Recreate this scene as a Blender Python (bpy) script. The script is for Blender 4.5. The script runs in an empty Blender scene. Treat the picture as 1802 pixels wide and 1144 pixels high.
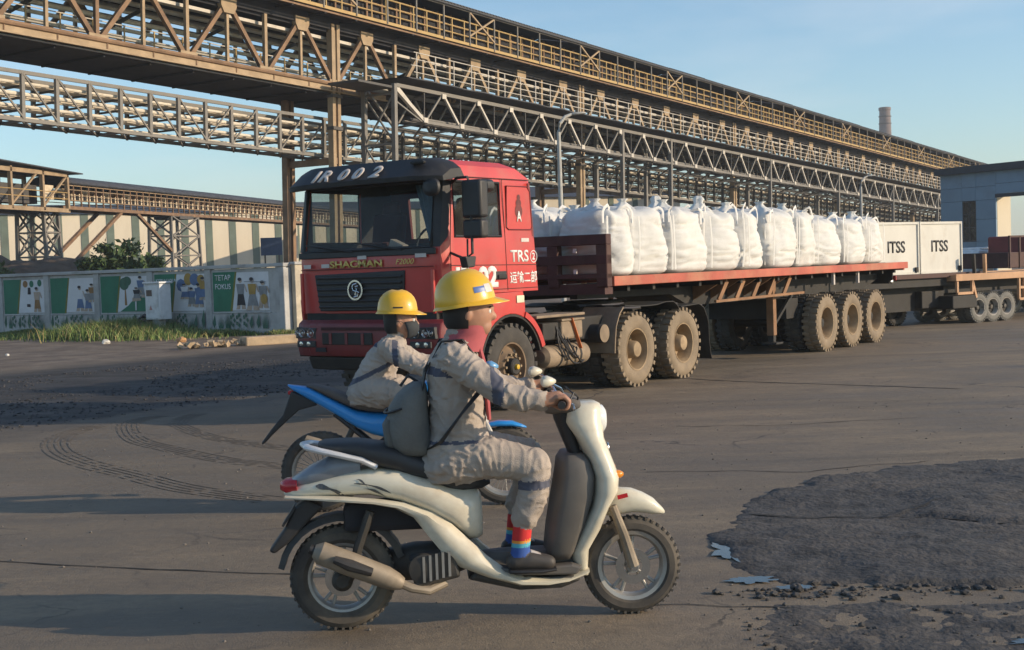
import bpy, bmesh, math, random
import numpy as np
from mathutils import Vector, Matrix, noise
R = math.radians
PI = math.pi
SC = bpy.context.scene
COL = SC.collection

# ------------------------------------------------------------------ camera, sky, sun, exposure
cam_d = bpy.data.cameras.new('camera'); cam = bpy.data.objects.new('camera', cam_d); COL.objects.link(cam)
PITCH, ROLL, CAMH = .0443, -.0339, 1.70
_up = Vector((0, math.sin(PITCH), math.cos(PITCH))); _fw = Vector((0, math.cos(PITCH), -math.sin(PITCH)))
_rt = Vector((1, 0, 0)) * math.cos(ROLL) + _up * math.sin(ROLL)
_u2 = -Vector((1, 0, 0)) * math.sin(ROLL) + _up * math.cos(ROLL)
cam.matrix_world = Matrix(((_rt.x, _u2.x, -_fw.x, 0), (_rt.y, _u2.y, -_fw.y, 0), (_rt.z, _u2.z, -_fw.z, CAMH), (0, 0, 0, 1)))
cam_d.sensor_width = 36; cam_d.lens = 36 * 2320 / 1802
cam_d.clip_start = .1; cam_d.clip_end = 6000
SC.camera = cam

SUN_AZ = Vector((.975, -.222, 0)).normalized(); SUN_EL = R(18)
w = bpy.data.worlds.new('World'); SC.world = w; w.use_nodes = True
nt = w.node_tree; nt.nodes.clear()
wo = nt.nodes.new('ShaderNodeOutputWorld'); bg = nt.nodes.new('ShaderNodeBackground')
sky = nt.nodes.new('ShaderNodeTexSky'); sky.sky_type = 'NISHITA'; sky.sun_disc = False
sky.sun_elevation = SUN_EL; sky.sun_rotation = math.atan2(SUN_AZ.x, SUN_AZ.y)
sky.air_density = 1.0; sky.dust_density = .4; sky.ozone_density = 2.2; sky.altitude = 0
tc = nt.nodes.new('ShaderNodeTexCoord'); mp = nt.nodes.new('ShaderNodeMapping'); mp.inputs['Scale'].default_value = (2.2, 1.4, 9)
nz = nt.nodes.new('ShaderNodeTexNoise'); nz.inputs['Scale'].default_value = 1.6; nz.inputs['Detail'].default_value = 6; nz.inputs['Roughness'].default_value = .55
cr = nt.nodes.new('ShaderNodeValToRGB'); cr.color_ramp.elements[0].position = .5; cr.color_ramp.elements[0].color = (0, 0, 0, 1)
cr.color_ramp.elements[1].position = .85; cr.color_ramp.elements[1].color = (.30, .30, .30, 1)
mx = nt.nodes.new('ShaderNodeMix'); mx.data_type = 'RGBA'
mx.inputs[7].default_value = (6.2, 5.9, 5.7, 1)
nt.links.new(tc.outputs['Generated'], mp.inputs['Vector']); nt.links.new(mp.outputs[0], nz.inputs['Vector'])
nt.links.new(nz.outputs['Fac'], cr.inputs[0]); nt.links.new(cr.outputs[0], mx.inputs[0])
tn = nt.nodes.new('ShaderNodeMix'); tn.data_type = 'RGBA'; tn.blend_type = 'MULTIPLY'; tn.inputs[0].default_value = 1; tn.inputs[7].default_value = (.87, .965, 1.0, 1)
nt.links.new(sky.outputs[0], tn.inputs[6]); nt.links.new(tn.outputs[2], mx.inputs[6]); nt.links.new(mx.outputs[2], bg.inputs[0]); nt.links.new(bg.outputs[0], wo.inputs[0])
bg.inputs[1].default_value = .135
sd = bpy.data.lights.new('sun', 'SUN'); sd.energy = 3.8; sd.angle = R(.6); sd.color = (1, .80, .57)
so = bpy.data.objects.new('sun', sd); COL.objects.link(so)
sdir = SUN_AZ * math.cos(SUN_EL) + Vector((0, 0, math.sin(SUN_EL)))
so.rotation_euler = sdir.to_track_quat('Z', 'Y').to_euler(); so.location = (30, -10, 30)
SC.view_settings.view_transform = 'Standard'; SC.view_settings.look = 'None'
SC.view_settings.exposure = .45; SC.view_settings.gamma = 1; SC.view_settings.use_curve_mapping = False
SC.cycles.max_bounces = 6; SC.cycles.transparent_max_bounces = 12

# ------------------------------------------------------------------ helpers
rnd = random.Random(7)
MATS = {}
def mat(name, col, rough=.65, metal=0., var=.18, scale=6., bump=0., bscale=60., dirt=None, dcol=(.16, .12, .08), dscale=2.2, coat=0., spec=.5, stretch=None):
    """principled with colour mottling, an optional dirt layer and fine relief"""
    if name in MATS: return MATS[name]
    m = bpy.data.materials.new(name); m.use_nodes = True; t = m.node_tree; N = t.nodes; L = t.links
    b = N['Principled BSDF']; b.inputs['Roughness'].default_value = rough; b.inputs['Metallic'].default_value = metal
    b.inputs['Coat Weight'].default_value = coat; b.inputs['Specular IOR Level'].default_value = spec
    tc = N.new('ShaderNodeTexCoord'); oi = N.new('ShaderNodeObjectInfo')
    ad = N.new('ShaderNodeVectorMath'); ad.operation = 'MULTIPLY_ADD'
    cb = N.new('ShaderNodeCombineXYZ')
    for i in range(3): L.new(oi.outputs['Random'], cb.inputs[i])
    L.new(cb.outputs[0], ad.inputs[0]); ad.inputs[1].default_value = (37, 21, 11); L.new(tc.outputs['Object'], ad.inputs[2])
    vec = ad.outputs[0]
    if stretch:
        mpn = N.new('ShaderNodeMapping'); mpn.inputs['Scale'].default_value = stretch; L.new(vec, mpn.inputs[0]); vec = mpn.outputs[0]
    n1 = N.new('ShaderNodeTexNoise'); n1.inputs['Scale'].default_value = scale; n1.inputs['Detail'].default_value = 5; n1.inputs['Roughness'].default_value = .6
    L.new(vec, n1.inputs['Vector'])
    r1 = N.new('ShaderNodeMapRange'); r1.inputs[1].default_value = .3; r1.inputs[2].default_value = .7; r1.inputs[3].default_value = 1 - var; r1.inputs[4].default_value = 1 + var
    L.new(n1.outputs['Fac'], r1.inputs[0])
    mu = N.new('ShaderNodeMix'); mu.data_type = 'RGBA'; mu.blend_type = 'MULTIPLY'; mu.inputs[0].default_value = 1
    mu.inputs[6].default_value = (*col, 1); L.new(r1.outputs[0], mu.inputs[7])
    out = mu.outputs[2]
    if dirt:
        n2 = N.new('ShaderNodeTexNoise'); n2.inputs['Scale'].default_value = dscale; n2.inputs['Detail'].default_value = 7; n2.inputs['Roughness'].default_value = .68
        L.new(vec, n2.inputs['Vector'])
        r2 = N.new('ShaderNodeMapRange'); r2.inputs[1].default_value = .62 - .35 * dirt; r2.inputs[2].default_value = .85 - .25 * dirt; r2.inputs[4].default_value = min(1, .55 + .4 * dirt)
        L.new(n2.outputs['Fac'], r2.inputs[0])
        m2 = N.new('ShaderNodeMix'); m2.data_type = 'RGBA'; L.new(r2.outputs[0], m2.inputs[0]); L.new(out, m2.inputs[6]); m2.inputs[7].default_value = (*dcol, 1)
        out = m2.outputs[2]
        rr = N.new('ShaderNodeMapRange'); rr.inputs[3].default_value = rough; rr.inputs[4].default_value = .9; L.new(r2.outputs[0], rr.inputs[0]); L.new(rr.outputs[0], b.inputs['Roughness'])
    L.new(out, b.inputs['Base Color'])
    if bump:
        n3 = N.new('ShaderNodeTexNoise'); n3.inputs['Scale'].default_value = bscale; n3.inputs['Detail'].default_value = 4; L.new(vec, n3.inputs['Vector'])
        bp = N.new('ShaderNodeBump'); bp.inputs['Strength'].default_value = bump; bp.inputs['Distance'].default_value = .02
        L.new(n3.outputs['Fac'], bp.inputs['Height']); L.new(bp.outputs[0], b.inputs['Normal'])
    MATS[name] = m
    return m
def glassmat(name, tint=(.75, .8, .8), rough=.03, alpha=.65, dcol=(.2, .19, .17), ior=1.28):
    if name in MATS: return MATS[name]
    m = bpy.data.materials.new(name); m.use_nodes = True; t = m.node_tree; N = t.nodes; L = t.links
    N.clear(); o = N.new('ShaderNodeOutputMaterial'); tr = N.new('ShaderNodeBsdfTransparent'); gl = N.new('ShaderNodeBsdfGlossy')
    df = N.new('ShaderNodeBsdfDiffuse'); df.inputs[0].default_value = (*dcol, 1)
    tr.inputs[0].default_value = (*tint, 1); gl.inputs['Roughness'].default_value = rough
    fr = N.new('ShaderNodeFresnel'); fr.inputs[0].default_value = ior
    a = N.new('ShaderNodeMixShader'); b = N.new('ShaderNodeMixShader')
    nz = N.new('ShaderNodeTexNoise'); nz.inputs['Scale'].default_value = 3; nz.inputs['Detail'].default_value = 6
    tc = N.new('ShaderNodeTexCoord'); L.new(tc.outputs['Object'], nz.inputs['Vector'])
    mr = N.new('ShaderNodeMapRange'); mr.inputs[1].default_value = .35; mr.inputs[2].default_value = .8; mr.inputs[3].default_value = (1 - alpha) * .25; mr.inputs[4].default_value = (1 - alpha) * 1.2
    L.new(nz.outputs['Fac'], mr.inputs[0]); L.new(mr.outputs[0], a.inputs[0]); L.new(tr.outputs[0], a.inputs[1]); L.new(df.outputs[0], a.inputs[2])
    L.new(fr.outputs[0], b.inputs[0]); L.new(a.outputs[0], b.inputs[1]); L.new(gl.outputs[0], b.inputs[2]); L.new(b.outputs[0], o.inputs[0])
    MATS[name] = m
    return m

def V(*a): return Vector(a)
class MB:
    """collects shapes and links them as ONE mesh object"""
    def __init__(s): s.v = []; s.f = []; s.m = []
    def add(s, vs, fs, m=0):
        o = len(s.v); s.v += [tuple(p) for p in vs]
        for q in fs: s.f.append([i + o for i in q]); s.m.append(m)
        return s
    def box(s, c, d, M=None, m=0):
        x, y, z = d[0] / 2, d[1] / 2, d[2] / 2; c = Vector(c)
        vs = [Vector((a * x, b * y, e * z)) for e in (-1, 1) for b in (-1, 1) for a in (-1, 1)]
        vs = [(M @ p if M else p) + c for p in vs]
        return s.add(vs, [(0, 2, 3, 1), (4, 5, 7, 6), (0, 1, 5, 4), (2, 6, 7, 3), (0, 4, 6, 2), (1, 3, 7, 5)], m)
    def beam(s, a, b, w, h, up=(0, 0, 1), m=0):
        a = Vector(a); b = Vector(b); d = (b - a); L = d.length; d.normalize(); u = Vector(up)
        if abs(d.dot(u)) > .98: u = Vector((1, 0, 0)) if abs(d.x) < .9 else Vector((0, 1, 0))
        sd = d.cross(u).normalized(); u = sd.cross(d)
        M = Matrix((d, sd, u)).transposed()
        return s.box((a + b) / 2, (L, w, h), M, m)
    def ring(s, c, d, r, n, u=None, ry=None):
        d = Vector(d).normalized(); u = Vector(u) if u else (Vector((0, 0, 1)) if abs(d.z) < .9 else Vector((1, 0, 0)))
        a = d.cross(u).normalized(); b = a.cross(d)
        return [Vector(c) + a * (r * math.cos(2 * PI * i / n)) + b * ((ry or r) * math.sin(2 * PI * i / n)) for i in range(n)]
    def rings(s, rs, cap=True, closed=False, m=0):
        n = len(rs[0]); vs = [p for r in rs for p in r]; fs = []; k = len(rs)
        for j in range(k if closed else k - 1):
            j2 = (j + 1) % k
            for i in range(n): fs.append((j * n + i, j * n + (i + 1) % n, j2 * n + (i + 1) % n, j2 * n + i))
        if cap and not closed: fs.append(tuple(range(n))[::-1]); fs.append(tuple((k - 1) * n + i for i in range(n)))
        return s.add(vs, fs, m)
    def tube(s, pts, r, n=8, m=0, closed=False, up=None, flat=1.):
        pts = [Vector(p) for p in pts]; k = len(pts); rs = []
        for i, p in enumerate(pts):
            if closed: d = pts[(i + 1) % k] - pts[i - 1]
            else: d = pts[min(i + 1, k - 1)] - pts[max(i - 1, 0)]
            rr = r[i] if isinstance(r, (list, tuple)) else r
            rs.append(s.ring(p, d, rr, n, up, rr * flat))
        return s.rings(rs, not closed, closed, m)
    def cyl(s, a, b, r, n=12, r2=None, m=0):
        a = Vector(a); b = Vector(b)
        return s.rings([s.ring(a, b - a, r, n), s.ring(b, b - a, r if r2 is None else r2, n)], True, False, m)
    def lathe(s, prof, c=(0, 0, 0), ax=(0, 1, 0), n=24, m=0, closed=False, cap=False):
        """prof: (radius, along axis)"""
        ax = Vector(ax).normalized(); c = Vector(c)
        return s.rings([s.ring(c + ax * h, ax, max(r, 1e-4), n) for r, h in prof], cap, closed, m)
    def prism(s, poly, a, b, f=lambda x, y, h: (x, h, y), m=0):
        """poly in two axes, extruded from a to b on the third"""
        n = len(poly); vs = [f(x, y, a) for x, y in poly] + [f(x, y, b) for x, y in poly]
        return s.add(vs, [tuple(range(n)), tuple(range(2 * n - 1, n - 1, -1))] + [(i, i + n, (i + 1) % n + n, (i + 1) % n) for i in range(n)], m)
    def loft(s, st, n=20, p=2.6, m=0, ax='x'):
        """stations (x, yc, zc, hy, hz): superellipse rings along x"""
        rs = []
        for q in st:
            x, yc, zc, hy, hz = q[:5]; pp = q[5] if len(q) > 5 else p; ring = []
            for i in range(n):
                t = 2 * PI * i / n; c_, s_ = math.cos(t), math.sin(t)
                ring.append((x, yc + hy * math.copysign(abs(c_) ** (2 / pp), c_), zc + hz * math.copysign(abs(s_) ** (2 / pp), s_)))
            if ax == 'z': ring = [(b_, c__, a_) for a_, b_, c__ in ring]
            rs.append(ring)
        return s.rings(rs, True, False, m)
    def build(s, name, mats, parent=None, smooth=35, bevel=0, loc=None, seg=2):
        me = bpy.data.meshes.new(name); me.from_pydata(s.v, [], s.f)
        if not isinstance(mats, (list, tuple)): mats = [mats]
        for q in mats: me.materials.append(q)
        if len(mats) > 1: me.polygons.foreach_set('material_index', s.m)
        bm = bmesh.new(); bm.from_mesh(me); bmesh.ops.recalc_face_normals(bm, faces=bm.faces); bm.to_mesh(me); bm.free()
        if smooth:
            me.polygons.foreach_set('use_smooth', [True] * len(me.polygons)); me.set_sharp_from_angle(angle=R(smooth))
        o = bpy.data.objects.new(name, me); COL.objects.link(o)
        if parent: o.parent = parent
        if loc: o.location = loc
        if bevel:
            b = o.modifiers.new('bevel', 'BEVEL'); b.width = bevel; b.segments = seg; b.limit_method = 'ANGLE'; b.angle_limit = R(40)
        return o
def thing(name, label, cat, M=None, group=None):
    o = bpy.data.objects.new(name, None); COL.objects.link(o); o.empty_display_size = .2
    if M is not None: o.matrix_world = M
    return tag(o, label, cat, group)
def tag(o, label=None, cat=None, group=None, kind=None):
    if label: o['label'] = label
    if cat: o['category'] = cat
    if group: o['group'] = group
    if kind: o['kind'] = kind
    return o
def inst(o, parent=None, loc=None, rotz=None, name=None):
    c = o.copy(); COL.objects.link(c); c.parent = parent if parent is not None else o.parent
    if loc is not None: c.location = loc
    if rotz is not None: c.rotation_euler = (0, 0, rotz)
    return c
def copy_tree(o, parent=None):
    c = o.copy(); COL.objects.link(c); c.parent = parent
    for ch in list(o.children): copy_tree(ch, c)
    return c
def bar(name, a, b, w, h, m, parent, up=(0, 0, 1), off=0):
    return MB().beam(a, b, w, h, up).build(name, m, parent, smooth=0)
_unit = {}
def ubar(name, a, b, w, h, m, parent, up=(0, 0, 1)):
    """a straight member sharing one mesh per size: length, section and material"""
    a = Vector(a); b = Vector(b); d = b - a; L = d.length
    key = (name, round(L, 3), w, h, m.name)
    if key not in _unit:
        _unit[key] = MB().box((0, 0, 0), (L, w, h)).build(name, m, parent, smooth=0); o = _unit[key]
    else:
        o = inst(_unit[key], parent)
    d.normalize(); u = Vector(up)
    if abs(d.dot(u)) > .98: u = Vector((0, 1, 0))
    sd = d.cross(u).normalized(); u = sd.cross(d)
    M = Matrix((d, -sd, u)).transposed().to_4x4(); M.translation = (a + b) / 2
    o.matrix_local = M
    return o
def text(name, s, M, wd, ht, m, parent, depth=.003, shear=0., bold=0., space=1.):
    c = bpy.data.curves.new('t', 'FONT'); c.body = s; c.size = 1; c.shear = shear; c.offset = bold; c.space_character = space; c.resolution_u = 3
    o = bpy.data.objects.new('t', c); COL.objects.link(o); bpy.context.view_layer.update()
    me = bpy.data.meshes.new_from_object(o.evaluated_get(bpy.context.evaluated_depsgraph_get())); bpy.data.objects.remove(o); bpy.data.curves.remove(c)
    n = len(me.vertices); a = np.zeros(n * 3); me.vertices.foreach_get('co', a); a = a.reshape(-1, 3)
    lo, hi = a.min(0), a.max(0); a[:, 0] = (a[:, 0] - lo[0]) / (hi[0] - lo[0]) * wd; a[:, 1] = (a[:, 1] - lo[1]) / (hi[1] - lo[1]) * ht
    me.vertices.foreach_set('co', a.ravel()); me.name = name
    bm = bmesh.new(); bm.from_mesh(me)
    r = bmesh.ops.extrude_face_region(bm, geom=bm.faces[:])
    for v in [g for g in r['geom'] if isinstance(g, bmesh.types.BMVert)]: v.co.z += depth
    bmesh.ops.recalc_face_normals(bm, faces=bm.faces); bm.to_mesh(me); bm.free()
    me.materials.clear(); me.materials.append(m)
    o = bpy.data.objects.new(name, me); COL.objects.link(o)
    if parent: o.parent = parent
    o.matrix_local = M
    return o
def frame(o, x, y, z):
    M = Matrix((Vector(x), Vector(y), Vector(z))).transposed().to_4x4(); M.translation = Vector(o); return M
def fbm(p, o=4): return noise.fractal(Vector(p), .9, 2.1, o)
def evalmesh(o):
    bpy.context.view_layer.update()
    return bpy.data.meshes.new_from_object(o.evaluated_get(bpy.context.evaluated_depsgraph_get()))

TH = .6242
D = Vector((math.sin(TH), math.cos(TH), 0)); NN = Vector((-math.cos(TH), math.sin(TH), 0)); T0 = Vector((0, 15.64, 0))
# ------------------------------------------------------------------ ground
def ground_mat():
    m = bpy.data.materials.new('yard_ground'); m.use_nodes = True; t = m.node_tree; N = t.nodes; L = t.links; b = N['Principled BSDF']
    tc = N.new('ShaderNodeTexCoord'); P = tc.outputs['Object']
    def noise_(sc, det=6, ro=.6, vec=P, scale3=None, rot=0):
        if scale3:
            mp = N.new('ShaderNodeMapping'); mp.inputs['Scale'].default_value = scale3; mp.inputs['Rotation'].default_value = (0, 0, rot); L.new(vec, mp.inputs[0]); vec = mp.outputs[0]
        n = N.new('ShaderNodeTexNoise'); n.inputs['Scale'].default_value = sc; n.inputs['Detail'].default_value = det; n.inputs['Roughness'].default_value = ro
        L.new(vec, n.inputs['Vector']); return n.outputs['Fac']
    def rng(v, a, b_, c=0., d=1.):
        r = N.new('ShaderNodeMapRange'); r.interpolation_type = 'SMOOTHSTEP'
        for i, q in enumerate((a, b_, c, d)): r.inputs[i + 1].default_value = q
        L.new(v, r.inputs[0]); return r.outputs[0]
    def mth(op, a, b_):
        n = N.new('ShaderNodeMath'); n.operation = op
        for i, q in enumerate((a, b_)):
            if isinstance(q, (int, float)): n.inputs[i].default_value = q
            else: L.new(q, n.inputs[i])
        return n.outputs[0]
    def mix(f, a, b_):
        n = N.new('ShaderNodeMix'); n.data_type = 'RGBA'
        L.new(f, n.inputs[0])
        for i, q in ((6, a), (7, b_)):
            if isinstance(q, tuple): n.inputs[i].default_value = (*q, 1)
            else: L.new(q, n.inputs[i])
        return n.outputs[2]
    off = N.new('ShaderNodeVectorMath'); off.operation = 'DOT_PRODUCT'; off.inputs[1].default_value = NN; L.new(P, off.inputs[0])
    o = mth('ADD', off.outputs['Value'], -NN.dot(T0))
    wob = mth('MULTIPLY', mth('SUBTRACT', noise_(.35, 5), .5), 2.2)
    wob2 = mth('MULTIPLY', mth('SUBTRACT', noise_(2.5, 5), .5), .7)
    o = mth('ADD', o, mth('ADD', wob, wob2))
    big = noise_(.16, 5, .55, scale3=(1, 1.6, 1), rot=.3); mid = noise_(.9, 7, .65, scale3=(.45, 1.5, 1), rot=-.05); fine = noise_(14, 6, .7); grain = noise_(95, 3, .7)
    base = mix(rng(mid, .35, .68), (.170, .134, .094), (.265, .208, .142))
    base = mix(rng(big, .42, .66), base, (.165, .135, .10))
    streak = noise_(.55, 6, .6, scale3=(.16, 2.6, 1), rot=.04)
    base = mix(rng(streak, .53, .72, 0, .62), base, (.115, .095, .072))
    dust = noise_(.23, 4, .5); base = mix(rng(dust, .52, .72, 0, .5), base, (.26, .205, .155))
    vo = N.new('ShaderNodeTexVoronoi'); vo.feature = 'DISTANCE_TO_EDGE'; vo.inputs['Scale'].default_value = .62
    dv = N.new('ShaderNodeVectorMath'); dv.operation = 'MULTIPLY_ADD'; nw = N.new('ShaderNodeTexNoise'); nw.inputs['Scale'].default_value = 1.7; nw.inputs['Detail'].default_value = 6; L.new(P, nw.inputs['Vector'])
    L.new(nw.outputs['Color'], dv.inputs[0]); dv.inputs[1].default_value = (.9, .9, 0); L.new(P, dv.inputs[2]); L.new(dv.outputs[0], vo.inputs['Vector'])
    ck = mth('MULTIPLY', rng(vo.outputs['Distance'], .004, .013, 1, 0), rng(noise_(.45, 4, .6), .50, .60, 0, .8)); base = mix(ck, base, (.055, .048, .042))
    oil = mth('MULTIPLY', rng(noise_(.75, 4, .5), .62, .70), .55); base = mix(oil, base, (.095, .083, .072))
    dark = mth('MULTIPLY', rng(o, 4.15, 4.75), rng(o, 12.3, 14.5, 1, 0))
    dk = mix(rng(noise_(1.3, 7, .7), .38, .66), (.016, .017, .020), (.045, .045, .048))  # coal-dark strip, tone lowered further to hold the truck's shadow
    base = mix(dark, base, dk)
    edge = mth('MULTIPLY', rng(o, 3.3, 4.2), rng(o, 4.2, 4.5, 1, 0)); base = mix(mth('MULTIPLY', edge, .6), base, (.07, .064, .058))
    verge = rng(o, 12.8, 15.0)
    vd = mix(rng(noise_(1.1, 7, .68), .35, .65), (.11, .082, .062), (.24, .19, .145))
    base = mix(verge, base, vd)
    base = mix(rng(fine, .35, .75, 0, .30), base, (.08, .07, .06))
    blot = noise_(4.2, 6, .7, scale3=(.6, 1.3, 1)); base = mix(rng(blot, .45, .72, 0, .45), base, (.12, .098, .078)); base = mix(rng(blot, .30, .42, .35, 0), base, (.27, .217, .165))
    spk = rng(grain, .60, .74, 0, .65); base = mix(spk, base, (.36, .32, .28))
    L.new(base, b.inputs['Base Color'])
    r = rng(mid, .3, .7, .62, .86); L.new(r, b.inputs['Roughness']); b.inputs['Specular IOR Level'].default_value = .35
    hgt = mth('ADD', mth('MULTIPLY', fine, .6), mth('MULTIPLY', grain, .35)); hgt = mth('ADD', hgt, mth('MULTIPLY', mid, 1.2))
    bp = N.new('ShaderNodeBump'); bp.inputs['Strength'].default_value = .55; bp.inputs['Distance'].default_value = .03; L.new(hgt, bp.inputs['Height']); L.new(bp.outputs[0], b.inputs['Normal'])
    return m
gm = ground_mat()
g = MB().add([(-1500, -60, 0), (1500, -60, 0), (1500, 1600, 0), (-1500, 1600, 0)], [(0, 1, 2, 3)]).build('ground', gm, smooth=0)
tag(g, kind='structure')

M_coal = mat('coal_crust', (.050, .047, .045), .85, var=.6, scale=7, bump=.8, bscale=26, dirt=.5, dcol=(.115, .096, .078), dscale=1.3)
def heightpatch(name, poly, hfun, step, m, z0=.004):
    """a rough sheet over a ground outline; height falls to the ground at its rim"""
    poly = [Vector((p[0], p[1])) for p in poly]
    x0 = min(p.x for p in poly); x1 = max(p.x for p in poly); y0 = min(p.y for p in poly); y1 = max(p.y for p in poly)
    pa = np.array([(p.x, p.y) for p in poly]); pb = np.roll(pa, -1, 0)
    def sd(x, y):
        q = np.array((x, y)); e = pb - pa; t = np.clip(((q - pa) * e).sum(1) / (e * e).sum(1), 0, 1); d = np.sqrt((((pa + e * t[:, None]) - q) ** 2).sum(1)).min()
        ins = (((pa[:, 1] > y) != (pb[:, 1] > y)) & (x < (pb[:, 0] - pa[:, 0]) * (y - pa[:, 1]) / (pb[:, 1] - pa[:, 1] + 1e-9) + pa[:, 0])).sum() % 2
        return d if ins else -d
    nx = int((x1 - x0) / step) + 1; ny = int((y1 - y0) / step) + 1; idx = {}; b = MB()
    for j in range(ny):
        for i in range(nx):
            x = x0 + i * step; y = y0 + j * step; d = sd(x, y) + .16 * fbm((x * 1.7, y * 1.7, 3)) + .07 * fbm((x * 7, y * 7, 8))
            if d > -.16: idx[i, j] = len(b.v); b.v.append((x, y, z0 + hfun(x, y, d)))
    for j in range(ny - 1):
        for i in range(nx - 1):
            q = [(i, j), (i + 1, j), (i + 1, j + 1), (i, j + 1)]
            if all(k in idx for k in q): b.f.append([idx[k] for k in q]); b.m.append(0)
    o = b.build(name, m, smooth=50); return tag(o, kind='structure')
crk = [(1.5, 8.62), (1.95, 8.45), (2.5, 8.45), (2.95, 8.1), (3.5, 7.85), (4.2, 7.75), (5.2, 7.6)]
def crackd(x, y):
    best = 9
    for a, b in zip(crk[:-1], crk[1:]):
        ax, ay = a; bx, by = b; t = max(0, min(1, ((x - ax) * (bx - ax) + (y - ay) * (by - ay)) / ((bx - ax) ** 2 + (by - ay) ** 2)))
        best = min(best, math.hypot(ax + t * (bx - ax) - x, ay + t * (by - ay) - y))
    return best
def hm(x, y, d):
    e = min(1, max(0, d + .02) / .10)
    pl = noise.noise(Vector((x * 1.1 + 3, y * 1.1, 2))); h = .020 * e + .012 * e * math.tanh(pl * 9) + .007 * e * fbm((x * 7, y * 7, 5)) + .009 * e * fbm((x * 28, y * 28, 6)) - .03 * max(0, -d) / .1 - .006
    c = crackd(x + .05 * fbm((x * 5, y * 5, 2)), y + .06 * fbm((x * 5, y * 5, 4)))
    return max(h - .05 * e * max(0, 1 - c / .05), .001 if d > .02 else -9)
heightpatch('broken_asphalt', [(1.5, 9.0), (1.28, 8.2), (1.12, 7.3), (1.45, 6.75), (2.0, 6.55), (2.6, 6.7), (3.3, 7.1), (4.6, 7.6), (5.4, 8.6), (5.2, 10.4), (4.3, 10.75), (3.2, 10.5), (2.4, 10.1), (1.9, 9.6)], hm, .035, M_coal)
def hm2(x, y, d): e = min(1, max(0, d) / .3); return .006 * e + .016 * e * fbm((x * 5, y * 5, 1)) + .012 * e * fbm((x * 19, y * 19, 5)) - .004 - .02 * max(0, -d) / .1
heightpatch('coal_spill', [(1.25, 6.35), (1.0, 5.8), (1.2, 5.2), (3.4, 5.2), (3.6, 6.7), (2.8, 6.35), (2.0, 6.3)], hm2, .04, M_coal)
# pieces broken off the slab's rim
def rock(r, seed, sub=1, fl=.7):
    bm = bmesh.new(); bmesh.ops.create_icosphere(bm, subdivisions=sub, radius=r)
    for v in bm.verts:
        k = 1 + .35 * noise.noise(v.co / r * 1.3 + Vector((seed, 2 * seed, 0))); v.co *= k; v.co.z *= fl
    return bm
def scatter(name, n, fun, sizes, m, seed, label=None, kinds=6, sink=.3):
    """loose bits nobody could count: one mesh"""
    rr = random.Random(seed); b = MB(); protos = []
    for k in range(kinds):
        bm = rock(1, seed * 9 + k * 3.1); protos.append(([v.co.copy() for v in bm.verts], [[v.index for v in f.verts] for f in bm.faces])); bm.free()
    i = 0
    while i < n:
        p = fun(rr)
        if p is None: continue
        s = sizes[0] * (sizes[1] / sizes[0]) ** (rr.random() ** 2.2); vs, fs = protos[i % kinds]; M = Matrix.Rotation(rr.random() * 6.3, 3, 'Z') @ Matrix.Diagonal((s, s * rr.uniform(.6, 1), s * rr.uniform(.5, 1)))
        b.add([M @ v + Vector((p[0], p[1], (p[2] if len(p) > 2 else 0) + s * sink)) for v in vs], fs); i += 1
    return tag(b.build(name, m, smooth=0), kind='stuff')
M_stone = mat('stone', (.17, .15, .13), .85, var=.4, scale=3, bump=.4)
M_coalbit = mat('coal_bit', (.045, .045, .048), .7, var=.6, scale=4)
def strip(rr, a=4.5, b=12, s0=-14, s1=6):
    o = rr.uniform(a, b); s = rr.uniform(s0, s1); P = T0 + NN * o + D * s
    if noise.noise(Vector((P.x * .5, P.y * .5, 0))) < -.12: return None
    return (P.x, P.y)
scatter('coal_gravel', 5200, strip, (.010, .034), M_coalbit, 3)
scatter('slab_rubble', 420, lambda rr: (lambda t: (1.1 + t * 3.8 + rr.gauss(0, .06), 6.62 + .95 * t * t + rr.gauss(0, .08) - .3 * t * (1 - t)))(rr.random()), (.008, .038), M_coal, 5)
scatter('road_grit', 900, lambda rr: (rr.uniform(-5, 6), rr.uniform(5.2, 16)), (.004, .014), M_stone, 8)
scatter('coal_grit', 700, lambda rr: (rr.uniform(1.0, 4.0), rr.uniform(5.0, 6.7)), (.005, .022), M_coal, 9)
# puddles
M_water = bpy.data.materials.new('puddle_water'); M_water.use_nodes = True
_b = M_water.node_tree.nodes['Principled BSDF']; _b.inputs['Base Color'].default_value = (.02, .02, .02, 1); _b.inputs['Roughness'].default_value = .10; _b.inputs['IOR'].default_value = 1.6
def puddle(cx, cy, rx, ry, seed):
    n = 40; pts = []
    for i in range(n):
        t = 2 * PI * i / n; k = 1 + .75 * fbm((math.cos(t) * 2.1 + seed, math.sin(t) * 2.1, seed))
        pts.append((cx + rx * k * math.cos(t), cy + ry * k * math.sin(t), .009))
    tag(MB().add(pts, [tuple(range(n))]).build('puddle', M_water, smooth=0), kind='structure')
puddle(1.20, 7.60, .07, .24, 1); puddle(1.22, 6.88, .11, .07, 4); puddle(1.40, 6.70, .10, .04, 6); puddle(2.3, 5.62, .15, .05, 9); puddle(2.62, 5.8, .16, .05, 12)
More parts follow.
